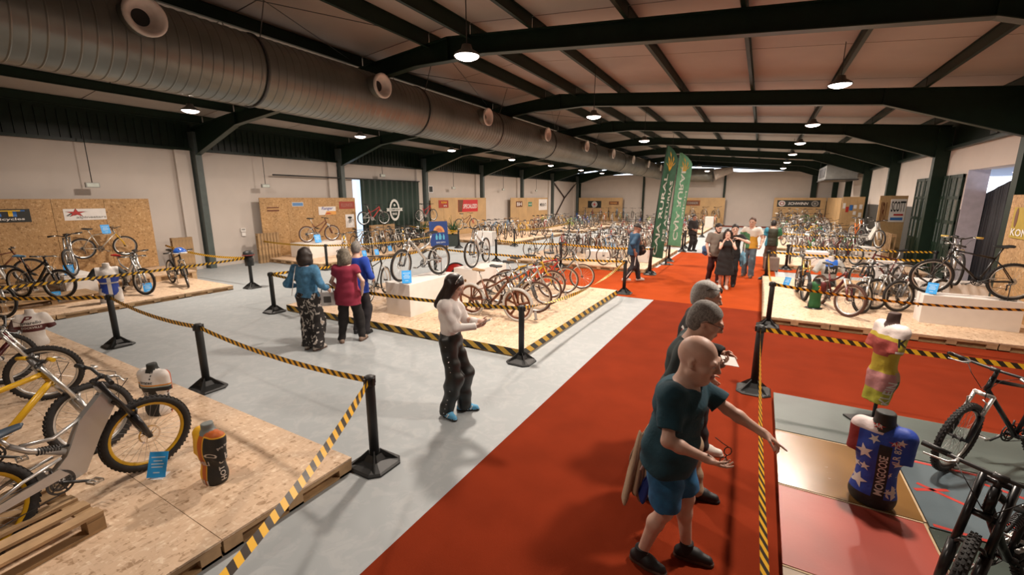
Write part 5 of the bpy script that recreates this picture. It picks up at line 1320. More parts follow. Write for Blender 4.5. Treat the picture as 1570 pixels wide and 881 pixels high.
# --- painted boards
bike('black bike with silver brake levers standing on the painted boards', (2.12, 5.30, 0.095), -142, 'hardtail', 'black', 0, 'sus', 'black', 'ends', fat=0.027, steer=14, rim=M('dull_rim', (0.25, 0.24, 0.22), 0.3, 0.7), lean=0)
bike('second black bike lowest at the right, cut by the picture corner', (1.42, 3.30, 0.095), -128, 'fully', 'black', 0, 'dual', 'black', 'flat', fat=0.030, steer=14, legs=PC['black'], disc=True)
# --- helmets and loose things
def helmet(label, loc, yaw, c1, c2):
    t = thing('helmet', label, 'helmet', loc, yaw)
    b = MB(); prof = [(0.155*math.sin(a), 0.135*math.cos(a)) for a in [PI*0.55*i/8 for i in range(9)]]; b.lathe(prof, (0, 0, 0.02), 20); b.build('shell', c1, t)
    b = MB(); b.ring((0, 0, 0.0), 0.150, 0.014, 20, 6, 'z'); b.build('rim', c2, t)
    b = MB(); [b.box(-0.13, 0.13, y-0.008, y+0.008, 0.12, 0.158-abs(y)*0.35) for y in (-0.05, 0.05)]; b.box(0.12, 0.24, -0.08, 0.08, 0.02, 0.035); b.build('peak', c2, t)
helmet('blue and white helmet hung on the bars of the dark bike at the left wall', (-13.53, 5.71, 1.04), 0.0, PC['blue'], PC['white'])
# --- the fuller platforms: rows of bikes, each an object of its own
ORD = ['first', 'second', 'third', 'fourth', 'fifth', 'sixth', 'seventh', 'eighth', 'ninth', 'tenth', 'eleventh', 'twelfth']
rb = random.Random(11)
PAL = ['silver', 'black', 'white', 'grey', 'red', 'yellow', 'blue', 'pearl', 'sky', 'black', 'green', 'silver', 'orange', 'grey', 'white', 'teal', 'purple', 'lime']
def row(n, p0, p1, z, heading, place, lod=2, jit=0.06, hj=8, pal=None, side='left', styles=('hardtail', 'fully', 'hardtail', 'ytype', 'hardtail')):
    pal = pal or PAL
    for i in range(n):
        f = (i+0.5)/n; x = p0[0]+(p1[0]-p0[0])*f; y = p0[1]+(p1[1]-p0[1])*f
        c = rb.choice(pal); s = rb.choice(styles); fk = rb.choice(['sus', 'rigid', 'sus', 'dual']) if s != 'ytype' else 'sus'
        kind = {'hardtail': 'hardtail', 'fully': 'suspension bike', 'ytype': 'beam framed bike', 'road': 'road bike'}[s]
        bike('%s %s, %s from %s in %s' % (c, kind, ORD[i], side, place), (x+rb.uniform(-jit, jit), y+rb.uniform(-jit, jit), z), heading+rb.uniform(-hj, hj), s, c, lod, fk, rb.choice([None, 'silver', 'black', 'white']), rb.choice(['flat', 'ends', 'riser']),
             tyre=rb.choice([m_rubber, m_rubber, m_brtyre]), fat=rb.choice([0.022, 0.025, 0.027]), steer=rb.uniform(-18, 18), saddle=rb.choice([m_black, m_black, m_tan, PC['white']]), stand=(lod < 2), group='bikes in '+place)
bike('bronze full suspension bike on the white plinth left of the dark curtain', (-15.8, 11.75, 0.72), 80, 'fully', 'brown', 1, 'sus', 'brown', 'flat', tyre=m_brtyre, steer=-6)
row(9, (-14.35, 11.4), (-14.25, 17.2), 0.16, -35, 'the front row behind the two women', 1, 0.06, 10, ['black', 'black', 'brown', 'yellow', 'grey', 'black'])
row(6, (-15.55, 13.3), (-15.45, 17.2), 0.16, -15, 'the back row left of the curtain', 2, 0.06, 8, ['silver', 'black', 'brown', 'yellow'])
bike('red framed bike standing on upright pallets left of the dark curtain', (-16.35, 15.25, 1.21), 75, 'fully', 'red', 2, 'sus', 'black', 'flat', stand=False)
bike('red framed bike standing on upright pallets at the right of the curtain', (-16.35, 19.1, 1.21), 85, 'fully', 'red', 2, 'rigid', 'black', 'flat', stand=False)
bike('brown and red bike raised at the left end under the red banner', (-15.4, 21.6, 0.62), 70, 'fully', 'brown', 2, 'sus', 'red', 'riser')
row(8, (-13.0, 20.8), (-12.4, 26.8), 0.16, -50, 'the front row under the red banner', 2, 0.06, 8, ['brown', 'red', 'silver', 'yellow', 'black'])
row(7, (-15.0, 22.3), (-14.8, 26.8), 0.16, -20, 'the back row under the red banner', 2, 0.06, 8, ['silver', 'sky', 'black', 'brown', 'white'])
row(8, (-12.4, 30.0), (-12.2, 36.6), 0.16, -40, 'the front row along the far left wall', 2)
row(8, (-15.2, 30.2), (-15.2, 36.6), 0.16, -30, 'the back row along the far left wall', 2)
row(9, (-16.2, 41.2), (-9.8, 41.0), 0.16, -80, 'the front row in the far left corner', 2)
row(8, (-16.2, 43.3), (-9.8, 43.3), 0.55, -68, 'the raised row in the far left corner', 2)
row(5, (-7.2, 42.0), (-3.1, 42.0), 0.16, -70, 'the row before the middle far board', 2)
row(4, (-7.0, 43.6), (-3.1, 43.6), 0.7, -66, 'the raised row before the middle far board', 2)
# across the orange aisle
bike('dark slim bike with drop bars at the front left across the orange aisle', (-7.45, 15.35, PH), -12, 'road', 'grey', 1, 'rigid', 'silver', 'drop', tyre=m_brtyre, fat=0.018, name='road_bike')
bike('black bike second at the front left across the orange aisle', (-6.2, 15.6, PH), -22, 'road', 'black', 1, 'rigid', 'black', 'flat', fat=0.020, steer=20)
bike('black and silver city bike at the front right across the orange aisle', (-4.05, 15.3, PH), -100, 'road', 'black', 1, 'rigid', 'silver', 'riser', fat=0.020, steer=15, name='city_bike')
bike('brown tyred bike beside the city bike near the first flag', (-4.6, 15.5, PH), -105, 'hardtail', 'silver', 1, 'rigid', 'silver', 'riser', tyre=m_brtyre, fat=0.020, steer=-20)
CP = ['silver', 'white', 'pearl', 'grey', 'silver', 'black', 'sky', 'brown', 'red']
row(7, (-8.2, 17.5), (-4.6, 17.4), PH, -55, 'the second row across the orange aisle', 2, 0.06, 7, CP)
row(8, (-8.2, 19.2), (-3.6, 19.2), PH, -60, 'the third row across the orange aisle', 2, 0.06, 7, CP)
row(8, (-8.2, 20.6), (-3.6, 20.6), PH, -65, 'the back row across the orange aisle', 2, 0.06, 7, CP)
row(8, (-8.2, 24.4), (-3.8, 24.4), PH, -60, 'the front row past the flags', 2, 0.06, 7, CP)
row(8, (-8.2, 26.6), (-3.8, 26.6), PH, -60, 'the middle row past the flags', 2, 0.06, 7, CP)
row(8, (-8.2, 28.9), (-3.8, 28.9), PH, -60, 'the back row past the flags', 2, 0.06, 7, CP)
row(7, (-8.2, 33.4), (-3.8, 33.4), PH, -60, 'the front row of the last left platform', 2)
row(7, (-8.2, 36.4), (-3.8, 36.4), PH, -60, 'the middle row of the last left platform', 2)
row(7, (-8.2, 39.3), (-4.6, 39.3), PH, -60, 'the back row of the last left platform', 2)
# right side farther back
DP = ['black', 'black', 'grey', 'silver', 'darkred', 'brown', 'white', 'yellow', 'green']
bike('silver twin-fork frame standing upright at the left of the second right platform', (1.1, 19.2, PH), -92, 'hardtail', 'silver', 1, 'dual', 'white', 'flat')
row(4, (1.6, 20.0), (3.2, 20.0), PH, -75, 'the front row on the second right platform', 1, 0.06, 8, DP)
row(5, (1.2, 21.5), (3.4, 21.7), PH, -70, 'the back row on the second right platform', 2, 0.06, 8, DP)
bike('white motocross-like bike on the plinth near the lettered poster', (3.62, 20.7, 0.70), -70, 'mono', 'white', 1, 'dual', 'white', 'riser')
bike('black and orange bike raised behind the white one near the lettered poster', (3.4, 22.0, 0.75), -80, 'fully', 'orange', 1, 'dual', 'black', 'riser')
row(6, (1.1, 25.4), (4.2, 25.4), PH, -70, 'the front row of the third right platform', 2, 0.06, 7, DP)
row(6, (1.1, 28.4), (3.8, 28.4), PH, -70, 'the middle row of the third right platform', 2, 0.06, 7, DP)
row(6, (1.1, 30.0), (3.8, 30.0), PH, -60, 'the back row of the third right platform', 2, 0.06, 7, DP)
row(6, (1.1, 34.2), (4.2, 34.2), PH, -60, 'the front row below the long black banner', 2, 0.06, 7, DP)
row(6, (1.1, 37.5), (4.2, 37.5), PH, -60, 'the second row below the long black banner', 2, 0.06, 7, DP)
row(6, (1.1, 40.4), (4.2, 40.4), PH+0.2, -50, 'the third row below the long black banner', 2, 0.06, 7, DP)
row(5, (1.1, 43.0), (4.2, 43.2), PH+0.5, -70, 'the raised row under the long black banner', 2, 0.1, 20, PAL)
# --- blue information cards
_card = {}
def card(label, p, z=PH, yaw=0.0, s=1.0, tilt=25, post=True):
    t = thing('info_card', label, 'card', p, yaw, 'blue information cards')
    t.scale = (s,)*3
    if 'p' not in _card:
        nrm = Vector((0, -math.cos(R(tilt)), math.sin(R(tilt)))); u = Vector((0, math.sin(R(tilt)), math.cos(R(tilt)))); c = Vector((0, 0, 0.115))
        b = MB(); b.poly([c + Vector((-0.075, 0, 0)) - u*0.105, c + Vector((0.075, 0, 0)) - u*0.105, c + Vector((0.075, 0, 0)) + u*0.105, c + Vector((-0.075, 0, 0)) + u*0.105], 0.004, nrm); _card['p'] = b.build('panel', m_blue, t).data
        b = MB()
        for k, (w, zz) in enumerate(((0.07, 0.03), (0.10, 0.005), (0.09, -0.02), (0.05, -0.065), (0.11, 0.06))): q = c + u*zz + nrm*0.003; b.poly([q + Vector((-w/2, 0, 0)) - u*0.005, q + Vector((w/2, 0, 0)) - u*0.005, q + Vector((w/2, 0, 0)) + u*0.005, q + Vector((-w/2, 0, 0)) + u*0.005], 0.001, nrm)
        o = b.build('printed_lines', M('card_print', (0.45, 0.66, 0.85), 0.6), t); o['kind'] = 'stuff'; _card['l'] = o.data
        b = MB(); b.poly([(-0.03, 0.0, 0.0), (0.03, 0, 0.0), (0.03, 0.06, 0.15), (-0.03, 0.06, 0.15)], 0.004, (0, 1, -0.4)); b.box(-0.05, 0.05, -0.05, 0.06, 0, 0.005); _card['f'] = b.build('foot', m_white, t).data
    else:
        link_mesh('panel', _card['p'], t); o = link_mesh('printed_lines', _card['l'], t); o['kind'] = 'stuff'; link_mesh('foot', _card['f'], t)
card('blue information card on the near left platform beside the yellow-rimmed wheel', at(245, 730, PH), yaw=R(35))
card('blue card under the front wheel of the dark bike at the left wall', at(88, 462, 0.12), yaw=R(75), s=1.1)
card('blue card before the silver bike with the red saddle', at(228, 449, 0.12), yaw=R(75), s=1.2)
card('blue card at the wheel of the bike wearing the helmet', at(268, 425, 0.12), yaw=R(75))
card('blue card held on the hung pearl and yellow bike', Vector((-16.50, 5.20, 1.46)), yaw=R(85), s=1.3)
card('blue card on the near white plinth at the left wall', Vector((-14.72, 3.80, 0.625)), yaw=R(75), s=1.2)
card('blue card on the centre plinth beside the silver bike', at(624, 435, 0.81), yaw=R(45), s=1.25)
card('blue card beside the bronze bike left of the curtain', Vector((-15.35, 11.3, 0.72)), yaw=R(70), s=1.6)
for i, q in enumerate(((499, 388), (559, 393), (578, 391), (598, 385))): card('blue card in front of the row behind the two women, %s from the left' % ORD[i], at(*q, 0.16), yaw=R(70), s=1.15)
card('blue card leaning by the long white plinth on the right platform', Vector((2.98, 11.0, 0.69)), yaw=R(-25), s=1.05)
card('blue card by the fat-tyred bike on the right platform', at(1206, 438, PH), yaw=R(-30), s=1.1)
card('blue card below the banner platform edge by the planter', at(694, 377, 0.0), yaw=R(60), s=2.0)
card('blue card on the third right platform pallets', at(1260, 362, PH), yaw=R(0), s=2.2)
for i, q in enumerate(((822, 490), (842, 473), (868, 459))): 
    t = thing('paper_tag', 'grey paper slip at the right edge of the centre platform, %s from front' % ORD[i], 'card', at(*q, PH), R(60)); b = MB(); b.poly([(-0.03, 0, 0), (0.03, 0, 0), (0.03, 0.04, 0.16), (-0.03, 0.04, 0.16)], 0.003, (0, 1, -0.25)); b.build('slip', c_gry, t); b = MB(); b.box(-0.035, 0.035, -0.01, 0.05, 0, 0.005); b.build('foot', m_dgrey, t)
# ------------------------------------------------------------------ bodies: smooth blended volumes meshed into one continuous surface
def nrm(v): v = np.asarray(v, float); return v/ (np.linalg.norm(v)+1e-12)
class Vol:
    def __init__(s): s.p = []
    def cap(s, a, b, r1, r2=None, k=0.02, mat=0, op='+', flat=None, cut=None):
        s.p.append(('c', np.array(a, float), np.array(b, float), r1, r1 if r2 is None else r2, k, mat, op, flat, cut)); return s
    def ell(s, c, r, ax=None, k=0.02, mat=0, op='+', cut=None):
        s.p.append(('e', np.array(c, float), np.array(r, float), np.eye(3) if ax is None else np.array(ax, float), None, k, mat, op, None, cut)); return s
    def plane(s, pt, d): s.p.append(('p', np.array(pt, float), nrm(d), 0, 0, 0, 0, 'x', None, None)); return s
    def mesh(s, h, name, mats, parent=None, wrinkle=0.0, seed=0, smooth=1):
        lo = np.array([1e9]*3); hi = -lo; bx = []
        for q in s.p:
            if q[0] == 'c': r = max(q[3], q[4])*(max(1.0, q[8][1]) if q[8] else 1.0); l = np.minimum(q[1], q[2])-r; u = np.maximum(q[1], q[2])+r
            elif q[0] == 'e': e = np.sqrt(((q[3].T*q[2])**2).sum(1)); l = q[1]-e; u = q[1]+e
            else: bx.append(None); continue
            bx.append((l, u))
            if q[7] == '+': lo = np.minimum(lo, l); hi = np.maximum(hi, u)
        lo -= 3*h; hi += 3*h
        n = np.ceil((hi-lo)/h).astype(int)+1
        F = np.full(n, 1.0, np.float32); B = np.full(n, 1.0, np.float32); Lb = np.zeros(n, np.int8)
        gx = [lo[i]+h*np.arange(n[i]) for i in range(3)]
        for q, bb in zip(s.p, bx):
            if bb is None: sl = (slice(None),)*3
            else:
                m = q[5]+2.5*h; i0 = np.clip(np.floor((bb[0]-m-lo)/h).astype(int), 0, n); i1 = np.clip(np.ceil((bb[1]+m-lo)/h).astype(int)+1, 0, n)
                sl = tuple(slice(a, b) for a, b in zip(i0, i1))
            X = gx[0][sl[0]][:, None, None]; Y = gx[1][sl[1]][None, :, None]; Z = gx[2][sl[2]][None, None, :]
            if q[0] == 'c':
                a, b = q[1], q[2]; ba = b-a; L2 = max(ba@ba, 1e-9)
                x, y, z = X-a[0], Y-a[1], Z-a[2]
                t = np.clip((x*ba[0]+y*ba[1]+z*ba[2])/L2, 0, 1)
                x = x-t*ba[0]; y = y-t*ba[1]; z = z-t*ba[2]
                if q[8]:
                    d, f = nrm(q[8][0]), q[8][1]; w = x*d[0]+y*d[1]+z*d[2]; g = 1/f-1; x = x+w*g*d[0]; y = y+w*g*d[1]; z = z+w*g*d[2]
                D = np.sqrt(x*x+y*y+z*z)-(q[3]+(q[4]-q[3])*t)
                if q[8] and q[8][1] < 1: D = D*q[8][1]**0.5
            elif q[0] == 'e':
                A = q[3]; r = q[2]; x, y, z = X-q[1][0], Y-q[1][1], Z-q[1][2]
                u = [(x*A[i][0]+y*A[i][1]+z*A[i][2])/r[i] for i in range(3)]
                k0 = np.sqrt(u[0]**2+u[1]**2+u[2]**2); k1 = np.sqrt((u[0]/r[0])**2+(u[1]/r[1])**2+(u[2]/r[2])**2)+1e-9
                D = k0*(k0-1)/k1
            else:
                D = (X-q[1][0])*q[2][0]+(Y-q[1][1])*q[2][1]+(Z-q[1][2])*q[2][2]
                F[:] = np.maximum(F, D); continue
            if q[9] is not None:
                for pt, dr in (q[9] if isinstance(q[9], list) else [q[9]]):
                    dr = nrm(dr); D = np.maximum(D, (X-pt[0])*dr[0]+(Y-pt[1])*dr[1]+(Z-pt[2])*dr[2])
            D = np.broadcast_to(D, F[sl].shape)
            if q[7] == '+':
                f = F[sl]; k = q[5]
                if k > 0: hh = np.maximum(k-np.abs(f-D), 0)/k; F[sl] = np.minimum(f, D)-hh*hh*k*0.25
                else: F[sl] = np.minimum(f, D)
                bl = B[sl]; w = D < bl; bl[w] = D[w]; lb = Lb[sl]; lb[w] = q[6]
            elif q[7] == '-':
                f = F[sl]; k = q[5]; E = -D; hh = np.maximum(k-np.abs(f-E), 0)/k if k > 0 else 0; F[sl] = np.maximum(f, E)+(hh*hh*k*0.25 if k > 0 else 0)
            else:  # paint only
                bl = B[sl]; w = D < 0; bl[w] = -9; lb = Lb[sl]; lb[w] = q[6]
        if wrinkle:
            rg = np.random.RandomState(seed)
            X, Y, Z = gx[0][:, None, None], gx[1][None, :, None], gx[2][None, None, :]
            for _ in range(5):
                d = rg.randn(3); d[2] *= 1.8; d = nrm(d)*rg.uniform(22, 60); F += (wrinkle*0.5*np.sin(X*d[0]+Y*d[1]+Z*d[2]+rg.uniform(0, 6))).astype(np.float32)
        S_ = F < 0
        c = np.zeros(n-1, np.int8)
        for i in (0, 1):
            for j in (0, 1):
                for k in (0, 1): c += S_[i:n[0]-1+i, j:n[1]-1+j, k:n[2]-1+k]
        act = (c > 0) & (c < 8); I = np.argwhere(act); idx = np.full(n-1, -1, np.int32); idx[act] = np.arange(len(I))
        P = np.zeros((len(I), 3)); W = np.zeros(len(I))
        cor = [(i, j, k) for i in (0, 1) for j in (0, 1) for k in (0, 1)]
        for a in cor:
            for ax in range(3):
                if a[ax]: continue
                b = list(a); b[ax] = 1
                fa = F[I[:, 0]+a[0], I[:, 1]+a[1], I[:, 2]+a[2]]; fb = F[I[:, 0]+b[0], I[:, 1]+b[1], I[:, 2]+b[2]]
                m = (fa < 0) != (fb < 0); t = np.where(m, fa/np.where(m, fa-fb, 1), 0)
                q = np.tile(np.array(a, float), (len(I), 1)); q[:, ax] += t
                P += q*m[:, None]; W += m
        P = P/W[:, None]; lab = Lb[tuple(np.clip(np.rint(I+P).astype(int), 0, n-1).T)]
        V = lo+(I+P)*h
        faces = []
        for ax in range(3):
            o1, o2 = (ax+1) % 3, (ax+2) % 3
            a = [slice(None)]*3; b = [slice(None)]*3
            a[ax] = slice(0, -1); b[ax] = slice(1, None)
            e = S_[tuple(a)] != S_[tuple(b)]; E = np.argwhere(e); fl = S_[tuple(a)][e]
            ok = (E[:, o1] > 0) & (E[:, o2] > 0) & (E[:, o1] < n[o1]-1) & (E[:, o2] < n[o2]-1); E = E[ok]; fl = fl[ok]
            def at_(d1, d2): q = E.copy(); q[:, o1] -= d1; q[:, o2] -= d2; return idx[q[:, 0], q[:, 1], q[:, 2]]
            Q = np.stack([at_(1, 1), at_(0, 1), at_(0, 0), at_(1, 0)], 1); Q[~fl] = Q[~fl][:, ::-1]; faces.append(Q)
        Q = np.concatenate(faces)
        if smooth:
            for _ in range(smooth):
                acc = np.zeros_like(V); cnt = np.zeros(len(V))
                for k in range(4):
                    np.add.at(acc, Q[:, k], V[Q[:, (k+1) % 4]]+V[Q[:, (k+3) % 4]]); np.add.at(cnt, Q[:, k], 2)
                V = V*0.5+0.5*acc/np.maximum(cnt, 1)[:, None]
        me = bpy.data.meshes.new(name)
        me.vertices.add(len(V)); me.vertices.foreach_set('co', V.ravel())
        me.loops.add(4*len(Q)); me.loops.foreach_set('vertex_index', Q.ravel().astype(np.int32))
        me.polygons.add(len(Q)); me.polygons.foreach_set('loop_start', np.arange(0, 4*len(Q), 4, dtype=np.int32))
        try: me.polygons.foreach_set('loop_total', np.full(len(Q), 4, np.int32))
        except Exception: pass
        ms = mats if isinstance(mats, (list, tuple)) else [mats]
        for m in ms: me.materials.append(m)
        me.update(calc_edges=True)
        me.polygons.foreach_set('material_index', np.clip(lab[Q[:, 0]], 0, len(ms)-1).astype(np.int32)); me.polygons.foreach_set('use_smooth', np.ones(len(Q), bool)); me.update()
        return link_mesh(name, me, parent)

SKIN = {'light': M('skin_light', (0.62, 0.39, 0.30), 0.5, var=0.06, scale=20), 'mid': M('skin_mid', (0.54, 0.32, 0.235), 0.5, var=0.06, scale=20), 'dark': M('skin_tan', (0.30, 0.15, 0.10), 0.5, var=0.06, scale=20)}
m_lip = M('lip', (0.36, 0.13, 0.11), 0.5); m_eye = M('eye_white', (0.55, 0.52, 0.50), 0.25); m_iris = M('iris_dark', (0.03, 0.018, 0.012), 0.2)
def two_bone(a, c, l1, l2, hint):
    a = np.array(a, float); c = np.array(c, float); d = c-a; L = np.linalg.norm(d); mx = (l1+l2)*0.998
    if L > mx: c = a+d/L*mx; L = mx
    d = (c-a)/L; x = (l1*l1-l2*l2+L*L)/(2*L); hgt = math.sqrt(max(l1*l1-x*x, 0)); h = np.array(hint, float); h = h-d*(h@d); h = nrm(h)
    return a+d*x+h*hgt, c
def rotz_(v, a): c, s = math.cos(a), math.sin(a); return np.array([v[0]*c-v[1]*s, v[0]*s+v[1]*c, v[2]])
class Body:
    '''x forward, y left, z up; origin on the ground under the hips; sizes for 1.75 m scaled by s'''
    def __init__(b, H=1.75, lean=0.0, twist=0.0, side=0.0, fem=False, girth=1.0, lh=None, rh=None, lf=(0.06, 0.10), rf=(-0.06, -0.10), lfy=0.12, rfy=-0.12, lel=(-0.5, 0.5, -0.6), rel=(-0.5, -0.5, -0.6), heady=0.0, headp=0.0, hipz=None, lift=(0, 0), headroll=0.0, hsc=1.10):
        s = H/1.75; b.s = s; b.hs = s*hsc; b.g = girth; b.fem = fem
        b.P = np.array([0, 0, (hipz or 0.945)*s]); ca, sa = math.cos(lean), math.sin(lean); cs, ss = math.cos(side), math.sin(side)
        b.U = nrm([sa, ss, ca*cs]); f0 = nrm(np.array([ca, 0, -sa])); b.Fp = nrm(f0-b.U*(f0@b.U)); b.Lp = np.cross(b.U, b.Fp)
        b.Fc = b.Fp*math.cos(twist)+b.Lp*math.sin(twist); b.Lc = np.cross(b.U, b.Fc)
        b.P = b.P+0.0
        sw = (0.160 if fem else 0.178)*s
        b.ch = b.P+b.U*0.36*s; b.sh = b.P+b.U*0.475*s; b.nb = b.P+b.U*0.50*s
        b.S = {1: b.sh+b.Lc*sw-b.Fc*0.01*s, -1: b.sh-b.Lc*sw-b.Fc*0.01*s}
        b.hip = {1: b.P+b.Lp*0.088*s-b.U*0.02*s, -1: b.P-b.Lp*0.088*s-b.U*0.02*s}
        b.E, b.W = {}, {}
        for sd, h, e in ((1, lh, lel), (-1, rh, rel)):
            if h is None: h = b.S[sd]+np.array([0.03, 0.06*sd, -0.54])*s; h = h-np.array([0, 0, 0])
            else: h = np.array(h, float)*s
            b.E[sd], b.W[sd] = two_bone(b.S[sd], h, 0.295*s, 0.255*s, e)
        b.K, b.A = {}, {}; b.fy = {1: lfy, -1: rfy}
        for sd, f, lf_ in ((1, lf, lift[0]), (-1, rf, lift[1])):
            an = np.array([f[0]*s, f[1]*s, (0.085+lf_)*s]); b.K[sd], b.A[sd] = two_bone(b.hip[sd], an, 0.435*s, 0.43*s, (1, 0.08*sd, 0.05))
        hd = b.Fc*math.cos(heady)+b.Lc*math.sin(heady); hd[2] = 0; hd = nrm(hd); z = np.array([0, 0, 1.0])
        b.hf = nrm(hd*math.cos(headp)-z*math.sin(headp)); b.hl = nrm(np.cross(z, hd)); b.hu = np.cross(b.hf, b.hl)
        if headroll: b.hl = b.hl*math.cos(headroll)+b.hu*math.sin(headroll); b.hu = np.cross(b.hf, b.hl)
        b.hc = b.nb+b.U*0.070*s+b.hu*0.115*b.hs+b.hf*0.025*s
        b.hands = {}
    def h(b, x, y, z): return b.hc+(b.hf*x+b.hl*y+b.hu*z)*b.hs
    def torso(b, v, infl=0.0, k=0.08, mat=0, belly=0.0, bust=0.0, lo=True):
        s, g = b.s, b.g; pel = np.array([b.Fp, b.Lp, b.U]); ch = np.array([b.Fc, b.Lc, b.U])
        hipw = 0.178 if b.fem else 0.165; wst = 0.128 if b.fem else 0.145; chw = 0.146 if b.fem else 0.164
        if lo: v.ell(b.P+b.U*0.0*s, np.array([0.118*g+infl, hipw*g+infl, 0.14+infl])*s, pel, k, mat)
        v.ell(b.P+b.U*0.19*s+b.Fp*(0.0+belly)*s, np.array([0.108*g+infl+belly*0.6, wst*g+infl, 0.17+infl])*s, pel, k, mat)
        v.ell(b.ch, np.array([0.120*g+infl, chw*g+infl, 0.165+infl])*s, ch, k, mat)
        v.cap(b.S[1]*0.86+b.sh*0.14, b.S[-1]*0.86+b.sh*0.14, (0.060+infl)*s, k=k, mat=mat, flat=(b.Fc, 1.15))
        v.cap(b.nb-b.U*0.02*s, b.nb+b.U*0.03*s, (0.075+infl*0.6)*s, 0.06*s, k=k, mat=mat)
        if bust:
            for sd in (1, -1): v.ell(b.ch+b.U*0.02*s+b.Fc*0.085*s+b.Lc*0.075*sd*s, np.array([0.06+bust, 0.065, 0.065])*s+infl, ch, 0.05, mat)
    def head(b, v, hm=0, brow=3, detail=True, beard=None):
        e = np.array([b.hf, b.hl, b.hu]); s = b.hs; q = lambda x, y, z: b.h(x, y, z)
        v.cap(b.nb-b.U*0.03*s, q(-0.02, 0, -0.07), 0.060*s if not b.fem else 0.050*s, 0.054*s if not b.fem else 0.046*s, 0.03)
        v.ell(q(-0.012, 0, 0.030), np.array([0.098, 0.077, 0.095])*s, e, 0.03, hm); v.ell(q(0.030, 0, -0.028), np.array([0.066, 0.062, 0.090])*s, e, 0.03)
        v.ell(q(0.056, 0, -0.092), np.array([0.032, 0.030, 0.026])*s, e, 0.04, 0 if beard is None else beard)
        for sd in (1, -1): v.cap(q(0.0, 0.052*sd, -0.062), q(0.05, 0.026*sd, -0.095), 0.022*s, 0.02*s, 0.03, 0 if beard is None else beard)
        if not detail: 
            v.cap(q(0.09, 0, 0.012), q(0.112, 0, -0.022), 0.010*s, 0.014*s, 0.012); 
            for sd in (1, -1): v.ell(q(-0.008, 0.078*sd, -0.005), np.array([0.02, 0.01, 0.03])*s, e, 0.01); v.ell(q(0.088, 0.030*sd, 0.012), np.array([0.010, 0.014, 0.007])*s, e, 0.004, brow)
            return
        v.cap(q(0.086, 0.045, 0.032), q(0.086, -0.045, 0.032), 0.013*s, k=0.02)
        for sd in (1, -1):
            v.ell(q(0.100, 0.031*sd, 0.012), np.array([0.018, 0.017, 0.011])*s, e, 0.012, op='-')
            v.ell(q(0.083, 0.031*sd, 0.012), np.array([0.012, 0.014, 0.012])*s, e, 0.003, 2); v.ell(q(0.0935, 0.031*sd, 0.011), np.array([0.004, 0.0065, 0.0065])*s, e, 0.0, 4)
            v.cap(q(0.086, 0.016*sd, 0.0225), q(0.078, 0.046*sd, 0.020), 0.006*s, 0.005*s, 0.006); v.cap(q(0.086, 0.018*sd, 0.0015), q(0.079, 0.044*sd, 0.002), 0.005*s, 0.004*s, 0.006)
            v.cap(q(0.098, 0.016*sd, 0.036), q(0.084, 0.050*sd, 0.036), 0.005*s, 0.003*s, 0.003, brow)
            v.ell(q(0.055, 0.046*sd, -0.022), np.array([0.028, 0.022, 0.020])*s, e, 0.02)
            v.ell(q(-0.010, 0.078*sd, -0.002), np.array([0.021, 0.008, 0.032])*s, np.array([b.hf+b.hl*0.35*sd, b.hl-b.hf*0.35*sd, b.hu]), 0.008); v.ell(q(0.0, 0.086*sd, 0.0), np.array([0.010, 0.008, 0.018])*s, e, 0.006, op='-')
            v.ell(q(0.100, 0.013*sd, -0.024), np.array([0.010, 0.008, 0.008])*s, e, 0.008)
        v.cap(q(0.094, 0, 0.018), q(0.114, 0, -0.018), 0.009*s, 0.0115*s, 0.012)
        v.cap(q(0.092, 0.020, -0.052), q(0.098, 0, -0.050), 0.0055*s, 0.007*s, 0.006, 1); v.cap(q(0.092, -0.020, -0.052), q(0.098, 0, -0.050), 0.0055*s, 0.007*s, 0.006, 1)
        v.cap(q(0.090, 0.016, -0.061), q(0.096, 0, -0.062), 0.006*s, 0.0075*s, 0.006, 1); v.cap(q(0.090, -0.016, -0.061), q(0.096, 0, -0.062), 0.006*s, 0.0075*s, 0.006, 1)
    def arms(b, v, k=0.025):
        s = b.s; f = 0.86 if b.fem else 1.0
        for sd in (1, -1):
            S_, E_, W_ = b.S[sd], b.E[sd], b.W[sd]
            v.ell(S_, np.array([0.058, 0.056, 0.062])*s*f, None, 0.04); v.cap(S_, E_, 0.049*s*f, 0.039*s*f, k)
            v.cap(E_, E_*0.68+W_*0.32, 0.040*s*f, 0.042*s*f, k); v.cap(E_*0.68+W_*0.32, W_, 0.041*s*f, 0.027*s*f, k, flat=None)
            hd = b.hands.get(sd, {}); d = nrm(hd.get('d', W_-E_)); nn = np.array(hd.get('n', (0, -sd, -0.2)), float); nn = nrm(nn-d*(nn@d)); wd = np.cross(nn, d)   # wd: across the palm
            th = hd.get('thumb', 1); 
            # thumb side: wd sign so that the thumb points forward/up
            tdir = wd if (wd@np.array(hd.get('tref', (1, 0, 0.6)))) > 0 else -wd
            pl = 0.092*s*f
            v.cap(W_, W_+d*0.03*s, 0.026*s*f, 0.028*s*f, 0.02); v.ell(W_+d*pl*0.58, np.array([pl*0.58, 0.041*s*f, 0.0165*s*f]), np.array([d, wd, nn]), 0.015)
            curl = hd.get('curl', (0.5, 0.55, 0.6, 0.65)); r = max(0.0082*s*f, b.minr)
            lens = (0.076, 0.084, 0.078, 0.062)
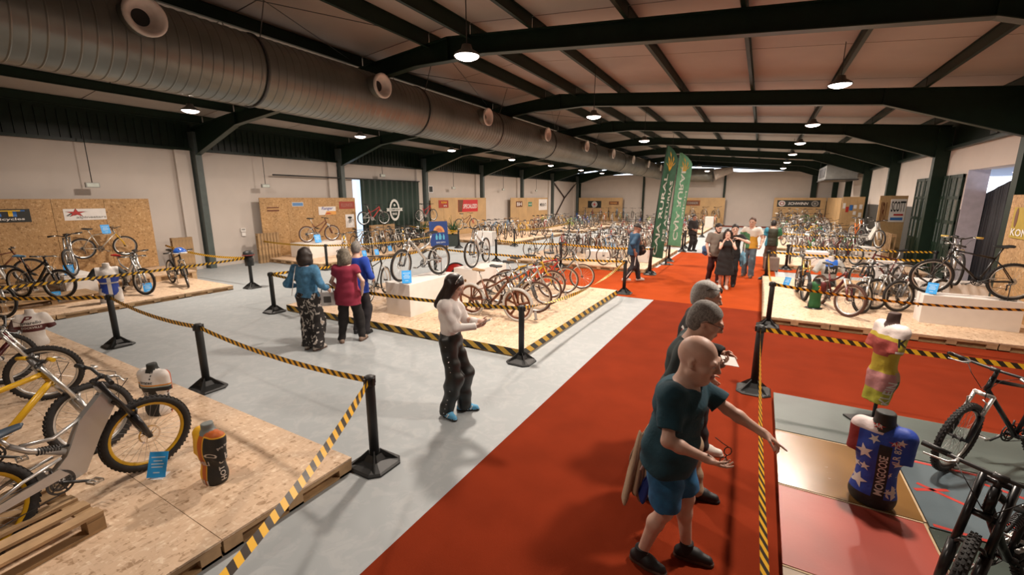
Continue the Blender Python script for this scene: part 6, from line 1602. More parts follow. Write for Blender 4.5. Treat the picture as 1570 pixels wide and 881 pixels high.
            for i, off in enumerate((0.030, 0.010, -0.010, -0.029)):
                base = W_+d*pl*0.98+tdir*off*s*f; c1 = curl[i]; sp = tdir*off*0.6
                d1 = nrm(d*math.cos(c1*0.7)+nn*math.sin(c1*0.7)+sp*2.0*max(0, 1-c1)); d2 = nrm(d*math.cos(c1*1.5)+nn*math.sin(c1*1.5)+sp); d3 = nrm(d*math.cos(c1*2.2)+nn*math.sin(c1*2.2)+sp); L = lens[i]*s*f
                k1 = base+d1*L*0.45; k2 = k1+d2*L*0.32; k3 = k2+d3*L*0.25
                v.cap(W_+d*pl*0.6+tdir*off*0.8*s*f, base, r*1.15, r*1.1, 0.008); v.cap(base, k1, r*1.08, r, 0.004); v.cap(k1, k2, r, r*0.93, 0.003); v.cap(k2, k3, r*0.93, r*0.8, 0.003)
            t0 = W_+d*0.028*s+tdir*0.026*s; t1 = t0+nrm(d*0.55+tdir*0.75+nn*0.35)*0.042*s*f; t2 = t1+nrm(d*0.85+tdir*0.25+nn*hd.get('tc', 0.45))*0.034*s*f; t3 = t2+nrm(d*0.9+nn*hd.get('tc', 0.45)*1.2)*0.026*s*f
            v.cap(t0, t1, r*1.55, r*1.25, 0.012); v.cap(t1, t2, r*1.2, r*1.05, 0.004); v.cap(t2, t3, r*1.05, r*0.85, 0.003)
            b.tips = getattr(b, 'tips', {}); b.tips[sd] = (W_+d*pl*0.9, d, nn, tdir)
    def legs(b, v, k=0.03):
        s, g = b.s, b.g
        for sd in (1, -1):
            H_, K_, A_ = b.hip[sd], b.K[sd], b.A[sd]; bk = nrm(np.cross(np.array([0, 1.0, 0]), K_-A_)); bk = bk if bk[0] < 0 else -bk
            v.cap(H_, K_, 0.086*s*g, 0.054*s, k); v.cap(K_, K_*0.7+A_*0.3+bk*0.018*s, 0.054*s, 0.056*s, k); v.cap(K_*0.7+A_*0.3+bk*0.018*s, A_, 0.055*s, 0.037*s, k)
            f = rotz_((1, 0, 0), b.fy[sd]); v.cap(A_, A_+f*0.12*s-np.array([0, 0, 0.05])*s, 0.036*s, 0.026*s, 0.02)
    def shoe(b, sd, v, r=0.0, sole=1, top=0):
        s = b.s; A_ = b.A[sd]; f = rotz_((1, 0, 0), b.fy[sd]); l = np.array([-f[1], f[0], 0]); z0 = A_[2]-0.085*s
        at_ = lambda x, y, z: A_+(f*x+l*y)*s+np.array([0, 0, z0-A_[2]+z*s])
        fl = [(at_(0, 0, 0.012), (0, 0, -1))]
        v.cap(at_(-0.045, 0, 0.045), at_(0.06, 0, 0.045), 0.044*s, 0.046*s, 0.03, top, cut=fl); v.cap(at_(0.06, 0, 0.042), at_(0.155, -0.008*sd, 0.034), 0.047*s, 0.036*s, 0.03, top, cut=fl)
        v.cap(at_(-0.02, 0, 0.05), at_(-0.012, 0, 0.088), 0.044*s, 0.041*s, 0.02, top); v.cap(at_(0.0, 0, 0.078), at_(0.07, 0, 0.06), 0.036*s, 0.035*s, 0.02, top)
        sl = [(at_(0, 0, 0.024), (0, 0, 1)), (at_(0, 0, 0.0), (0, 0, -1))]
        v.cap(at_(-0.05, 0, 0.012), at_(0.06, 0, 0.012), 0.043*s, 0.046*s, 0.004, sole, cut=sl); v.cap(at_(0.06, 0, 0.012), at_(0.162, -0.008*sd, 0.012), 0.049*s, 0.040*s, 0.004, sole, cut=sl)
def person(label, loc, yaw, h, body, skin='mid', top=None, bottom=None, shoes=None, hair=None, eyebrow=None, detail=True, beard=None, bald=False, group=None):
    t = thing('person', label, 'person', loc, yaw)
    b = body; b.minr = 0.9*h; 
    eb = eyebrow or m_iris
    v = Vol(); b.torso(v, -0.004); b.head(v, brow=3, detail=detail, beard=3 if beard else None); b.arms(v); b.legs(v)
    v.mesh(h, 'body', [SKIN[skin], m_lip if detail else SKIN[skin], m_eye, eb, m_iris], t)
    if shoes:
        for sd in (1, -1): v = Vol(); b.shoe(sd, v); v.mesh(max(h*0.8, 0.005), 'shoe', list(shoes), t)
    if bottom:
        kind, mat = bottom[0], bottom[1]; wide = bottom[2] if len(bottom) > 2 else 0.012; v = Vol(); s = b.s
        pel = np.array([b.Fp, b.Lp, b.U]); hipw = 0.178 if b.fem else 0.165
        topcut = (b.P+b.U*0.115*s, b.U)
        v.ell(b.P, np.array([0.118*b.g+0.016, hipw*b.g+0.016, 0.15])*s, pel, 0.05); v.ell(b.P+b.U*0.12*s, np.array([0.112*b.g+0.012, (0.128 if b.fem else 0.148)*b.g+0.014, 0.12])*s, pel, 0.06)
        v.plane(*topcut)
        for sd in (1, -1):
            H_, K_, A_ = b.hip[sd], b.K[sd], b.A[sd]
            if kind == 'skirt': continue
            if kind == 'shorts':
                e = H_*0.12+K_*0.88; d = nrm(K_-H_); v.cap(H_, K_, (0.094*b.g+wide)*s, (0.082+wide)*s, 0.05, cut=(e, d))
            else:
                v.cap(H_, K_, 0.096*b.g*s+wide*0.4, 0.068*s+wide, 0.05); e = A_+np.array([0, 0, -0.035])*s; d = nrm(A_-K_); bk = nrm(np.cross(np.array([0, 1.0, 0]), K_-A_)); bk = bk if bk[0] < 0 else -bk; v.cap(K_, K_*0.7+A_*0.3+bk*0.018*s, 0.066*s+wide, 0.064*s+wide, 0.05)
                v.cap(K_, e+d*0.02, 0.064*s+wide, 0.046*s+wide*1.6, 0.05, cut=(e, d))
        if kind == 'skirt':
            e = b.P-np.array([0, 0, 0.52*s]); v.cap(b.P-b.U*0.02*s, e, (0.16+wide)*s, (0.25+wide)*s, 0.06, cut=(e, (0, 0, -1)), flat=(b.Fp, 0.85))
        v.mesh(h, {'shorts': 'shorts', 'skirt': 'skirt'}.get(kind, 'trousers'), mat, t, 0.006 if h < 0.012 else 0.004, 3)
    if top:
        kind, mat = top[0], top[1]; o = dict(hem=-0.06, infl=0.016, belly=0.0, bust=0.0, sleeve=0.55, collar=True); o.update(top[2] if len(top) > 2 else {})
        v = Vol(); s = b.s; b.torso(v, o['infl'], 0.07, belly=o['belly'], bust=o['bust'])
        if o['hem'] < -0.06: v.cap(b.P+b.U*0.05*s, b.P+b.U*(o['hem']-0.05)*s, (0.175*b.g+o['infl']*0.5)*s, (0.188*b.g+o['infl'])*s, 0.05, flat=(b.Fp, 0.78))
        if o.get('tail'):
            for sd in (1, -1): v.cap(b.hip[sd]+b.U*0.05*s, b.hip[sd]*0.8+b.K[sd]*0.2, (0.094*b.g+o['tail'])*s, k=0.06)
            v.ell(b.P, np.array([0.118*b.g+0.034, 0.165*b.g+0.036, 0.17])*s, np.array([b.Fp, b.Lp, b.U]), 0.06)
        v.plane(b.P+b.U*o['hem']*s, -b.U)
        v.plane(b.nb+b.U*0.035*s, b.U*0.9-b.Fc*0.0)
        v.cap(b.nb+b.U*0.0*s+b.Fc*0.045*s, b.nb+b.U*0.12*s+b.Fc*0.09*s, 0.052*s, 0.06*s, 0.01, op='-')
        f = 0.86 if b.fem else 1.0
        if kind == 'tank': pass
        else:
            for sd in (1, -1):
                S_, E_, W_ = b.S[sd], b.E[sd], b.W[sd]; w = o.get('sw', 0.014)
                v.ell(S_, np.array([0.064, 0.062, 0.066])*s*f+o['infl']*0.4, None, 0.05)
                if kind == 'tee': e = S_*(1-o['sleeve'])+E_*o['sleeve']; d = nrm(E_-S_); v.cap(S_, e+d*0.05, 0.056*s*f+w, 0.052*s*f+w*1.5, 0.035, cut=(e, d))
                else:
                    v.cap(S_, E_, 0.054*s*f+w, 0.046*s*f+w, 0.035); e = E_*0.04+W_*0.96 if o['sleeve'] >= 0.9 else E_*(1-o['sleeve'])+W_*o['sleeve']; d = nrm(W_-E_); v.cap(E_, e+d*0.02, 0.047*s*f+w, 0.033*s*f+w, 0.03, cut=(e, d))
        sh = v.mesh(h, {'tee': 't_shirt', 'tank': 'vest'}.get(kind, 'jacket' if o['infl'] > 0.02 else 'sweater'), mat, t, 0.007 if h < 0.012 else 0.004, 7)
    if hair:
        kind, mat = hair[0], hair[1]; v = Vol(); s = b.hs; e = np.array([b.hf, b.hl, b.hu]); q = b.h
        if kind == 'short':
            v.ell(q(-0.016, 0, 0.036), np.array([0.104, 0.084, 0.100])*s, e, 0.02); v.ell(q(-0.045, 0, -0.01), np.array([0.068, 0.076, 0.085])*s, e, 0.02)
            v.plane(q(0.072, 0, 0.075), b.hf*0.85-b.hu*0.55); v.plane(q(-0.03, 0, -0.075), -b.hu)
            for sd in (1, -1): v.ell(q(0.022, 0.085*sd, -0.035), np.array([0.045, 0.04, 0.055])*s, e, 0.012, op='-')
        elif kind == 'bob':
            v.ell(q(-0.016, 0, 0.036), np.array([0.112, 0.094, 0.106])*s, e, 0.03); v.ell(q(-0.045, 0, -0.05), np.array([0.088, 0.108, 0.12])*s, e, 0.03)
            for sd in (1, -1): v.cap(q(0.0, 0.085*sd, 0.02), q(0.0, 0.09*sd, -0.12), 0.034*s, 0.036*s, 0.03)
            v.ell(q(0.115, 0, -0.03), np.array([0.075, 0.062, 0.105])*s, e, 0.02, op='-'); v.plane(q(0.082, 0, 0.06), b.hf*0.9-b.hu*0.3)
        elif kind == 'long':
            v.ell(q(-0.014, 0, 0.036), np.array([0.108, 0.088, 0.102])*s, e, 0.03); v.cap(q(-0.05, 0, 0.02), q(-0.085, 0, -0.24), 0.078*s, 0.075*s, 0.04, flat=(b.hf, 0.7))
            for sd in (1, -1): v.cap(q(0.0, 0.072*sd, 0.03), q(-0.01, 0.088*sd, -0.20), 0.034*s, 0.032*s, 0.03); v.cap(q(0.035, 0.066*sd, 0.06), q(0.02, 0.082*sd, -0.10), 0.022*s, 0.02*s, 0.02)
            v.ell(q(0.12, 0, -0.03), np.array([0.080, 0.055, 0.10])*s, e, 0.015, op='-')
        elif kind == 'cap':
            v.ell(q(-0.014, 0, 0.045), np.array([0.112, 0.090, 0.092])*s, e, 0.02, cut=(q(0, 0, 0.025), -b.hu)); v.ell(q(0.10, 0, 0.034), np.array([0.085, 0.072, 0.012])*s, e, 0.01)
        v.mesh(max(h*0.85, 0.005), 'cap' if kind == 'cap' else 'hair', mat, t, 0.004 if kind != 'cap' else 0, 5)
    return t
def local(t_loc, yaw, p): return Vector(t_loc) + Matrix.Rotation(yaw, 3, 'Z') @ Vector(p)
def glasses(b, parent, mat, up=0.012, fwd=0.0, name='glasses', r=0.0022):
    m = MB(); s = b.s
    for sd in (1, -1):
        m.tube([b.h(0.104+fwd+0.002*math.cos(a), sd*0.031+0.0215*math.cos(a), up+0.016*math.sin(a)) for a in [2*PI*i/16 for i in range(16)]], r, 5, closed=True)
        m.tube([b.h(0.104+fwd, sd*0.053, up+0.004), b.h(0.04+fwd*0.6, sd*0.078, up+0.006), b.h(-0.01, sd*0.084, up+0.004), b.h(-0.028, sd*0.083, up-0.015)], r, 5)
    m.tube([b.h(0.106+fwd, 0.010, up+0.003), b.h(0.110+fwd, 0, up+0.006), b.h(0.106+fwd, -0.010, up+0.003)], r, 5)
    o = m.build(name, mat, parent); return o
# --- the bald man in front, pointing across the belt
m_teal = M('tee_dark_teal', (0.010, 0.055, 0.080), 0.85, var=0.15, scale=12, bump=0.15); m_denim = M('denim_blue', (0.022, 0.145, 0.32), 0.85, var=0.25, scale=14, bump=0.25, bscale=240)
m_blksh = M('shoe_black', (0.012, 0.012, 0.013), 0.6); m_sole = M('sole_brown', (0.09, 0.05, 0.035), 0.7); m_sock = M('sock_black', (0.015, 0.015, 0.016), 0.9)
bald_loc, bald_yaw = (-0.38, 2.80, 0.006), R(0)
b1 = Body(1.60, lean=R(8), twist=R(-14), heady=R(6), headp=R(14), girth=1.18, hsc=1.3, rh=(0.26, -0.25, 1.08), lh=(0.64, 0.17, 1.10), rel=(-0.75, -0.6, -0.3), lel=(-0.2, 0.5, -0.9), rf=(-0.12, -0.12), lf=(0.17, 0.10), rfy=R(-14), lfy=R(6))
b1.hands[-1] = dict(n=(0.1, 0.25, 1), curl=(0.35, 0.5, 0.6, 0.7), tref=(0.2, -1, 0.4), tc=0.6)
b1.hands[1] = dict(n=(0.05, -0.25, -1), curl=(0.05, 0.75, 0.9, 1.0), tref=(0.2, -1, 0), tc=0.5)
p = person('bald man in a dark teal t-shirt and denim shorts pointing over the belt', bald_loc, bald_yaw, 0.0058, b1, 'light', ('tee', m_teal, dict(hem=-0.10, infl=0.028, belly=0.012, sleeve=0.78, sw=0.022, tail=0.046)), ('shorts', m_denim, 0.030), (m_blksh, m_sole), None, M('brow_pale', (0.16, 0.09, 0.06), 0.8))
for sd in (1, -1): v = Vol(); A_ = b1.A[sd]; v.cap(A_+np.array([0, 0, -0.02]), A_+np.array([0, 0, 0.055]), 0.046, 0.046, 0.01, cut=(A_+np.array([0, 0, 0.05]), (0, 0, 1))); v.mesh(0.006, 'sock', m_sock, p)
def body_tree(o):
    me = o.data; return BVHTree.FromPolygons([v.co for v in me.vertices], [tuple(q.vertices) for q in me.polygons])
def decal(s, mat, o, origin, right, up, width=None, height=None, bold=True, shear=0.0, off=0.0025, name='lettering', mesh=None, space=1.0, depth=0.4):
    '''print lettering on a curved garment: vertices are dropped on its surface along the view normal'''
    tr = body_tree(o); rt = Vector(right).normalized(); uu = Vector(up); uu = (uu-rt*uu.dot(rt)).normalized(); nn = rt.cross(uu); o0 = Vector(origin)
    src = mesh if mesh is not None else text_mesh(s, bold=bold, shear=shear, space=space)
    bm = bmesh.new(); bm.from_mesh(src)
    bmesh.ops.triangulate(bm, faces=bm.faces[:]); 
    for _ in range(2):
        ex0 = max((v.co.x for v in bm.verts))-min((v.co.x for v in bm.verts)); lim = ex0/26
        ee = [e for e in bm.edges if e.calc_length() > lim]
        if not ee or len(bm.faces) > 1600: break
        bmesh.ops.subdivide_edges(bm, edges=ee, cuts=1); bmesh.ops.triangulate(bm, faces=bm.faces[:])
    co = np.array([v.co[:] for v in bm.verts]); mn = co.min(0); mx = co.max(0); c = (mn+mx)/2; ex = mx-mn
    sx = width/ex[0] if width else None; sy = height/ex[1] if height else None
    sx = sx or sy; sy = sy or sx; last = Vector((0, 0, 0))
    for v in bm.verts:
        q = o0 + rt*((v.co.x-c[0])*sx) + uu*((v.co.y-c[1])*sy)
        hit, hn, _, _ = tr.ray_cast(q + nn*depth, -nn)
        if hit is None:
            hit, hn, _, _ = tr.find_nearest(q)
        if hn.dot(nn) < 0: hn = -hn
        v.co = hit + (hn*0.5+nn*0.5).normalized()*off
    me = bpy.data.meshes.new(name); bm.to_mesh(me); bm.free(); me.materials.append(mat)
    return link_mesh(name, me, o)
shirt = [c for c in p.children if c.name.startswith('t_shirt')][0]
m_print = M('faded_print', (0.030, 0.075, 0.090), 0.9); Fw = Vector(b1.Fc); Lw = Vector(b1.Lc)
for k, (w, z) in enumerate(((0.13, 1.33), (0.17, 1.285), (0.15, 1.24), (0.12, 1.195), (0.14, 1.15), (0.09, 1.10))):
    decal(['XVII', 'ROUTE', 'RIDER', 'TRAIL', 'WORLD', 'TOUR'][k], m_print, shirt, Vector(b1.P + b1.U*(z-0.945)*0.96) + Fw*0.14 - Lw*0.02, -(-Lw) if False else Lw*1.0, Vector(b1.U), width=w)
gl = thing('sunglasses', 'dark folded sunglasses held in the open hand of the bald man', 'sunglasses', (0, 0, 0))
tip, d_, n_, td_ = b1.tips[-1]; g0 = local(bald_loc, bald_yaw, tip+n_*0.025+d_*0.02); rotm = Matrix.Rotation(bald_yaw, 3, 'Z'); du = (rotm @ Vector(d_)).normalized(); nu_ = (rotm @ Vector(n_)).normalized(); su = du.cross(nu_)
gl.location = g0
m = MB()
for s_ in (-0.032, 0.032): m.tube([nu_*(0.035+s_+0.024*math.cos(a)) + du*(0.02*math.sin(a)) for a in [2*PI*i/16 for i in range(16)]], 0.0032, 5, closed=True)
m.tube([nu_*0.027 + du*0.004, nu_*0.043 + du*0.004], 0.003, 5)
for q in (-0.02, 0.09): m.tube([nu_*q, nu_*(q+0.01) - du*0.05 + su*0.01, nu_*(q+0.025) - du*0.10 + su*0.015], 0.0028, 5)
m.build('frame', M('frame_tortoise', (0.03, 0.008, 0.006), 0.3), gl)
# --- grey-haired man with glasses behind him
m_charc = M('tee_charcoal', (0.035, 0.050, 0.050), 0.9, var=0.15, scale=10); m_beige = M('beige_cotton', (0.40, 0.29, 0.19), 0.9, var=0.12, bump=0.2)
b2 = Body(1.68, lean=R(8), heady=R(8), headp=R(22), girth=1.08, hsc=1.24, lh=(0.27, 0.06, 1.26), rh=(0.10, -0.28, 0.93), rel=(-0.8, -0.4, -0.4), lel=(-0.3, 0.4, -0.8), rf=(-0.14, -0.11), lf=(0.20, 0.10))
b2.hands[1] = dict(n=(0, -0.6, 0.8), curl=(0.5, 0.6, 0.7, 0.8))
l2, y2 = (-0.44, 3.50, 0.006), R(2)
p = person('grey-haired man with glasses in a charcoal t-shirt behind the bald man', l2, y2, 0.0075, b2, 'mid', ('tee', m_charc, dict(hem=-0.10, infl=0.024, sleeve=0.8, sw=0.02, tail=0.03)), ('trousers', m_beige, 0.018), (m_blksh, m_blksh), ('short', M_blotch('hair_grey', (0.13, 0.12, 0.11), (0.24, 0.225, 0.205), 110, 0.5, 0.8, stretch=(1, 1, 0.5))), M('brow_grey', (0.10, 0.08, 0.07), 0.8))
glasses(b2, p, M('thin_frame', (0.02, 0.02, 0.02), 0.3))
pf = tag(MB().poly([Vector((-0.06, -0.045, 0)), Vector((0.06, -0.045, 0)), Vector((0.06, 0.045, 0.02)), Vector((-0.06, 0.045, 0.02))], 0.003, (0, 0, 1)).build('leaflet', m_white, None), 'white leaflet held before the grey-haired man with glasses', 'leaflet')
pf.location = local(l2, y2, b2.tips[1][0]+np.array([0.03, 0, 0.02])); pf.rotation_euler = (0.3, 0.2, 0.6)
# jacket hanging from his right hand
jk = thing('draped_jacket', 'beige jacket with blue lining hanging behind the bald man', 'jacket', (-0.54, 3.14, 0.20), R(15))
def drape(nm, mat, w, z0, z1, x0, seed, th=0.014, ph=0.0):
    m = MB(); nu, nv = 22, 16
    for j in range(nv+1):
        g = j/nv; z = z1+(z0-z1)*g; ww = w*(0.35+0.65*min(1, g*1.7))
        for i in range(nu+1):
            f = i/nu-0.5; m.v.append(Vector((x0+ww*f*(1+0.12*math.sin(seed+g*5))-0.05*g, ph+0.034*math.sin(f*15+seed+g*2.0)*(0.4+0.6*g)+0.02*math.sin(f*31+seed*2), z+0.06*math.sin(f*9+seed)*g)))
    for j in range(nv):
        for i in range(nu): q = j*(nu+1)+i; m.face((q, q+1, q+nu+2, q+nu+1), True)
    o = m.build(nm, mat, jk); k = o.modifiers.new('thick', 'SOLIDIFY'); k.thickness = th; o.modifiers.new('smooth', 'SUBSURF').levels = 1
drape('cloth', m_beige, 0.30, 0.08, 0.62, 0.0, 0.4); drape('sleeve', m_beige, 0.16, 0.02, 0.58, -0.07, 2.1, ph=-0.05); drape('blue_lining', M('royal_blue', (0.008, 0.025, 0.17), 0.8), 0.20, 0.10, 0.33, 0.05, 1.2, ph=-0.10)
m = MB(); m.tube([(-0.02, -0.09, 0.48), (-0.05, -0.10, 0.40), (-0.09, -0.11, 0.30)], 0.007, 6); m.build('cord', m_white, jk)
# --- man in black with striped sleeve
m_blk = M('cloth_black', (0.013, 0.011, 0.011), 0.9, var=0.2, bump=0.1)
b3 = Body(1.70, lean=R(5), heady=R(6), headp=R(12), hsc=1.22, lh=(0.30, 0.14, 1.08), rh=(0.16, -0.27, 0.98), rel=(-0.8, -0.5, -0.4), rf=(-0.34, -0.10), lf=(0.20, 0.10), lift=(0, 0.04), rfy=R(-6))
l3, y3 = (-0.46, 4.22, 0.006), R(6)
p = person('grey-haired man in black with sunglasses pushed up on his head', l3, y3, 0.0085, b3, 'mid', ('long', m_blk, dict(hem=-0.10, infl=0.022, sleeve=1.0, sw=0.018)), ('trousers', M('trousers_dark', (0.020, 0.018, 0.022), 0.9), 0.014), (M('sneaker_white', (0.62, 0.56, 0.50), 0.6), M('sneaker_sole', (0.55, 0.42, 0.34), 0.7)), ('short', M_blotch('hair_silver', (0.26, 0.25, 0.23), (0.40, 0.39, 0.37), 110, 0.5, 0.8, stretch=(1, 1, 0.5))), M('brow_grey', (0.10, 0.08, 0.07), 0.8))
glasses(b3, p, m_slot, up=0.085, fwd=-0.02, name='sunglasses', r=0.005)
sw = [c for c in p.children if c.name.startswith(('jacket', 'sweater'))][0]
stq = bpy.data.meshes.new('q'); stq.from_pydata([(x/8.0, y*0.5, 0) for x in range(17) for y in (0, 1)], [], [(2*i, 2*i+2, 2*i+3, 2*i+1) for i in range(16)])
Sx = b3.S[-1]*0.55+b3.E[-1]*0.45
for k, (mm, dz) in enumerate(((m_white, 0.030), (PC['red'], 0.0), (m_white, -0.030))): decal('', mm, sw, Vector(Sx) + Vector((0, -0.05, dz)), (1, 0, -0.55), (0.55, 0, 1), width=0.20, height=0.026, mesh=stq, name='sleeve_stripe', off=0.003)
# --- woman with the phone on the grey floor
m_knit = M('white_knit', (0.76, 0.72, 0.69), 0.9, var=0.06, bump=0.3, bscale=120); m_satin = M('black_trousers', (0.012, 0.014, 0.013), 0.42, var=0.2)
b4 = Body(1.66, lean=R(-1), heady=R(-4), headp=R(24), fem=True, girth=0.90, lh=(0.36, 0.03, 1.20), rh=(0.345, -0.06, 1.17), rel=(-0.55, -0.45, -0.8), lel=(-0.3, 0.5, -0.8), lf=(0.11, 0.10), rf=(-0.05, -0.09), lfy=R(15), rfy=R(-38))
for sd in (1, -1): b4.hands[sd] = dict(n=(-0.25, -sd*0.5, 0.8), curl=(0.6, 0.65, 0.7, 0.75), tref=(0.3, sd*1, 0.6), tc=0.3)
l4, y4 = (-2.95, 3.78, 0), R(18)
hairdark = M('hair_dark_brown', (0.018, 0.010, 0.008), 0.45, var=0.3, scale=30)
p = person('dark-haired woman in a white top and studded black trousers looking at her phone', l4, y4, 0.0085, b4, 'light', ('long', m_knit, dict(hem=0.10, infl=0.012, sleeve=1.0, sw=0.012, bust=0.012)), ('trousers', m_satin, 0.026), (M('sneaker_blue', (0.10, 0.36, 0.60), 0.6), m_slot), ('long', hairdark))
m = MB()
for i in range(15):
    f = i/14
    for sd in (-1,):
        H_, K_, A_ = b4.hip[sd], b4.K[sd], b4.A[sd]
        q = (H_*(1-f*2)+K_*f*2) if f < 0.5 else (K_*(2-2*f)+A_*(2*f-1)); rr = 0.094*0.9*(1-f*2)+0.085*f*2 if f < 0.5 else 0.085
        q = q + np.array([0.0, -rr*1.03, 0.0]); m.lathe([(0, 0.007), (0.0055, 0.005), (0.008, 0)], q, 8, mtx=Matrix.Rotation(PI/2, 4, 'X'))
o = m.build('snap_studs', m_chrome, p); o['kind'] = 'stuff'
m = MB()
for sd in (1, -1):
    f = Vector(rotz_((1, 0, 0), b4.fy[sd])); l = Vector((-f.y, f.x, 0)); A_ = Vector(b4.A[sd]); A_.z = 0
    for k in range(3):
        c = A_ + f*(0.02+0.03*k) - l*0.045; m.beam(c + Vector((0, 0, 0.028)), c + f*0.025 + l*0.006 + Vector((0, 0, 0.07)), 0.010, 0.012, tuple(-l))
m.build('shoe_stripes', m_white, p)['kind'] = 'stuff'
m = MB(); m.tube([Vector(b4.h(-0.02, 0.0, 0.10)) + Vector((0, 0, 0))] + [Vector(b4.h(0.03+0.0*a, 0.088*math.cos(a), 0.06+0.08*math.sin(a))) for a in [PI*i/8 for i in range(9)]], 0.006, 5); m.build('hair_band', m_alu, p)
ph = thing('smartphone', 'pale smartphone in the hands of the woman in the white top', 'phone', local(l4, y4, (b4.tips[1][0]+b4.tips[-1][0])/2+np.array([0.03, 0, 0.02])), y4)
ph.rotation_euler = (0, R(-28), y4); m = MB(); m.box(-0.075, 0.075, -0.038, 0.038, 0, 0.009); m.build('case', m_white, ph, bev=0.004); m = MB(); m.box(-0.068, 0.068, -0.033, 0.033, 0.009, 0.0098); m.build('screen', m_slot, ph)
# --- two women and a man at the centre platform
m_djack = M('denim_jacket', (0.055, 0.17, 0.30), 0.9, var=0.3, scale=16, bump=0.25); m_floral = M_blotch('floral_print', (0.016, 0.013, 0.012), (0.50, 0.46, 0.42), 11, 0.56, 0.8, stretch=(1, 1, 0.8), third=(0.30, 0.25, 0.2))
b5 = Body(1.68, fem=True, girth=1.02, heady=R(-8), headp=R(5), rh=(0.14, -0.30, 1.05), lh=(0.16, 0.28, 1.08), rel=(-0.7, -0.5, -0.5), lel=(-0.7, 0.5, -0.5), lf=(0.02, 0.09), rf=(-0.03, -0.11), rfy=R(-20))
p = person('woman in a denim jacket and black floral trousers seen from behind', (-6.36, 4.40, 0), R(112), 0.0105, b5, 'mid', ('long', m_djack, dict(hem=0.0, infl=0.030, sleeve=0.75, sw=0.020)), ('trousers', m_floral, 0.040), (M('sandal_pale', (0.45, 0.40, 0.35), 0.6), m_sole), ('bob', M('hair_brown_black', (0.020, 0.013, 0.010), 0.55, var=0.4, scale=30)), detail=False)
m = MB(); m.tube([Vector(b5.S[1]) + Vector((-0.08, -0.05, 0.06)), Vector(b5.ch) + Vector((-0.17, 0.10, 0)), Vector(b5.P) + Vector((-0.16, 0.17, 0.05))], 0.006, 5); m.build('bag_strap', m_white, p)
m_crim = M('crimson_tunic', (0.24, 0.018, 0.045), 0.9, var=0.12, scale=10)
b6 = Body(1.62, fem=True, girth=1.16, heady=R(48), headp=R(8), twist=R(10), lh=(0.20, 0.26, 1.00), rh=(0.02, -0.27, 0.98), lel=(-0.6, 0.7, -0.4), rel=(-0.75, -0.9, -0.1), lf=(-0.05, 0.16), rf=(0.10, -0.18), lfy=R(30), rfy=R(-10))
l6, y6 = (-6.10, 4.98, 0), R(118)
p = person('woman in a crimson tunic and black trousers with a hand on her hip', l6, y6, 0.0105, b6, 'light', ('tee', m_crim, dict(hem=-0.20, infl=0.024, belly=0.02, sleeve=0.45, sw=0.016)), ('trousers', m_blk, 0.012), (M('shoe_taupe', (0.22, 0.15, 0.11), 0.6), m_sole), ('bob', M_blotch('hair_ash', (0.09, 0.075, 0.055), (0.17, 0.145, 0.11), 34, 0.5, 0.7)), detail=False)
glasses(b6, p, m_slot, up=0.10, fwd=-0.02, name='sunglasses', r=0.005)
hb = thing('handbag', 'white box handbag with dark edges on the arm of the woman in crimson', 'handbag', local(l6, y6, (0.02, 0.36, 0.66)), y6+R(105))
m = MB(); m.box(-0.16, 0.16, -0.06, 0.06, 0, 0.23); m.build('body', m_white, hb, bev=0.012); m = MB(); m.box(-0.165, -0.145, -0.064, 0.064, 0.0, 0.235); m.box(0.145, 0.165, -0.064, 0.064, 0, 0.235); m.box(-0.06, 0.06, 0.060, 0.064, 0.06, 0.17); m.box(-0.06, 0.06, -0.064, -0.060, 0.06, 0.17); m.build('dark_panel', M('bag_grey', (0.11, 0.10, 0.09), 0.6), hb)
m = MB(); m.tube([(-0.10, 0, 0.22)] + [(0.10*math.cos(a), 0, 0.22+0.16*math.sin(a)) for a in [PI-PI*i/8 for i in range(1, 8)]] + [(0.10, 0, 0.22)], 0.008, 6); m.build('handle', m_dgrey, hb)
b7 = Body(1.70, heady=R(20), headp=R(14), rh=(0.2, -0.2, 1.05), lh=(0.2, 0.2, 1.05), lf=(0.0, 0.1), rf=(-0.04, -0.12))
person('man in a bright blue top mostly hidden behind the woman in crimson', (-6.33, 5.42, 0), R(105), 0.012, b7, 'mid', ('long', M('royal_blue_top', (0.012, 0.055, 0.38), 0.85), dict(hem=-0.12, infl=0.022, sw=0.018)), ('trousers', M('trousers_dark', (0.02, 0.018, 0.022), 0.9), 0.014), (m_blksh, m_blksh), ('short', M_blotch('hair_grey', (0.10, 0.09, 0.08), (0.26, 0.245, 0.22), 40, 0.5)), detail=False)
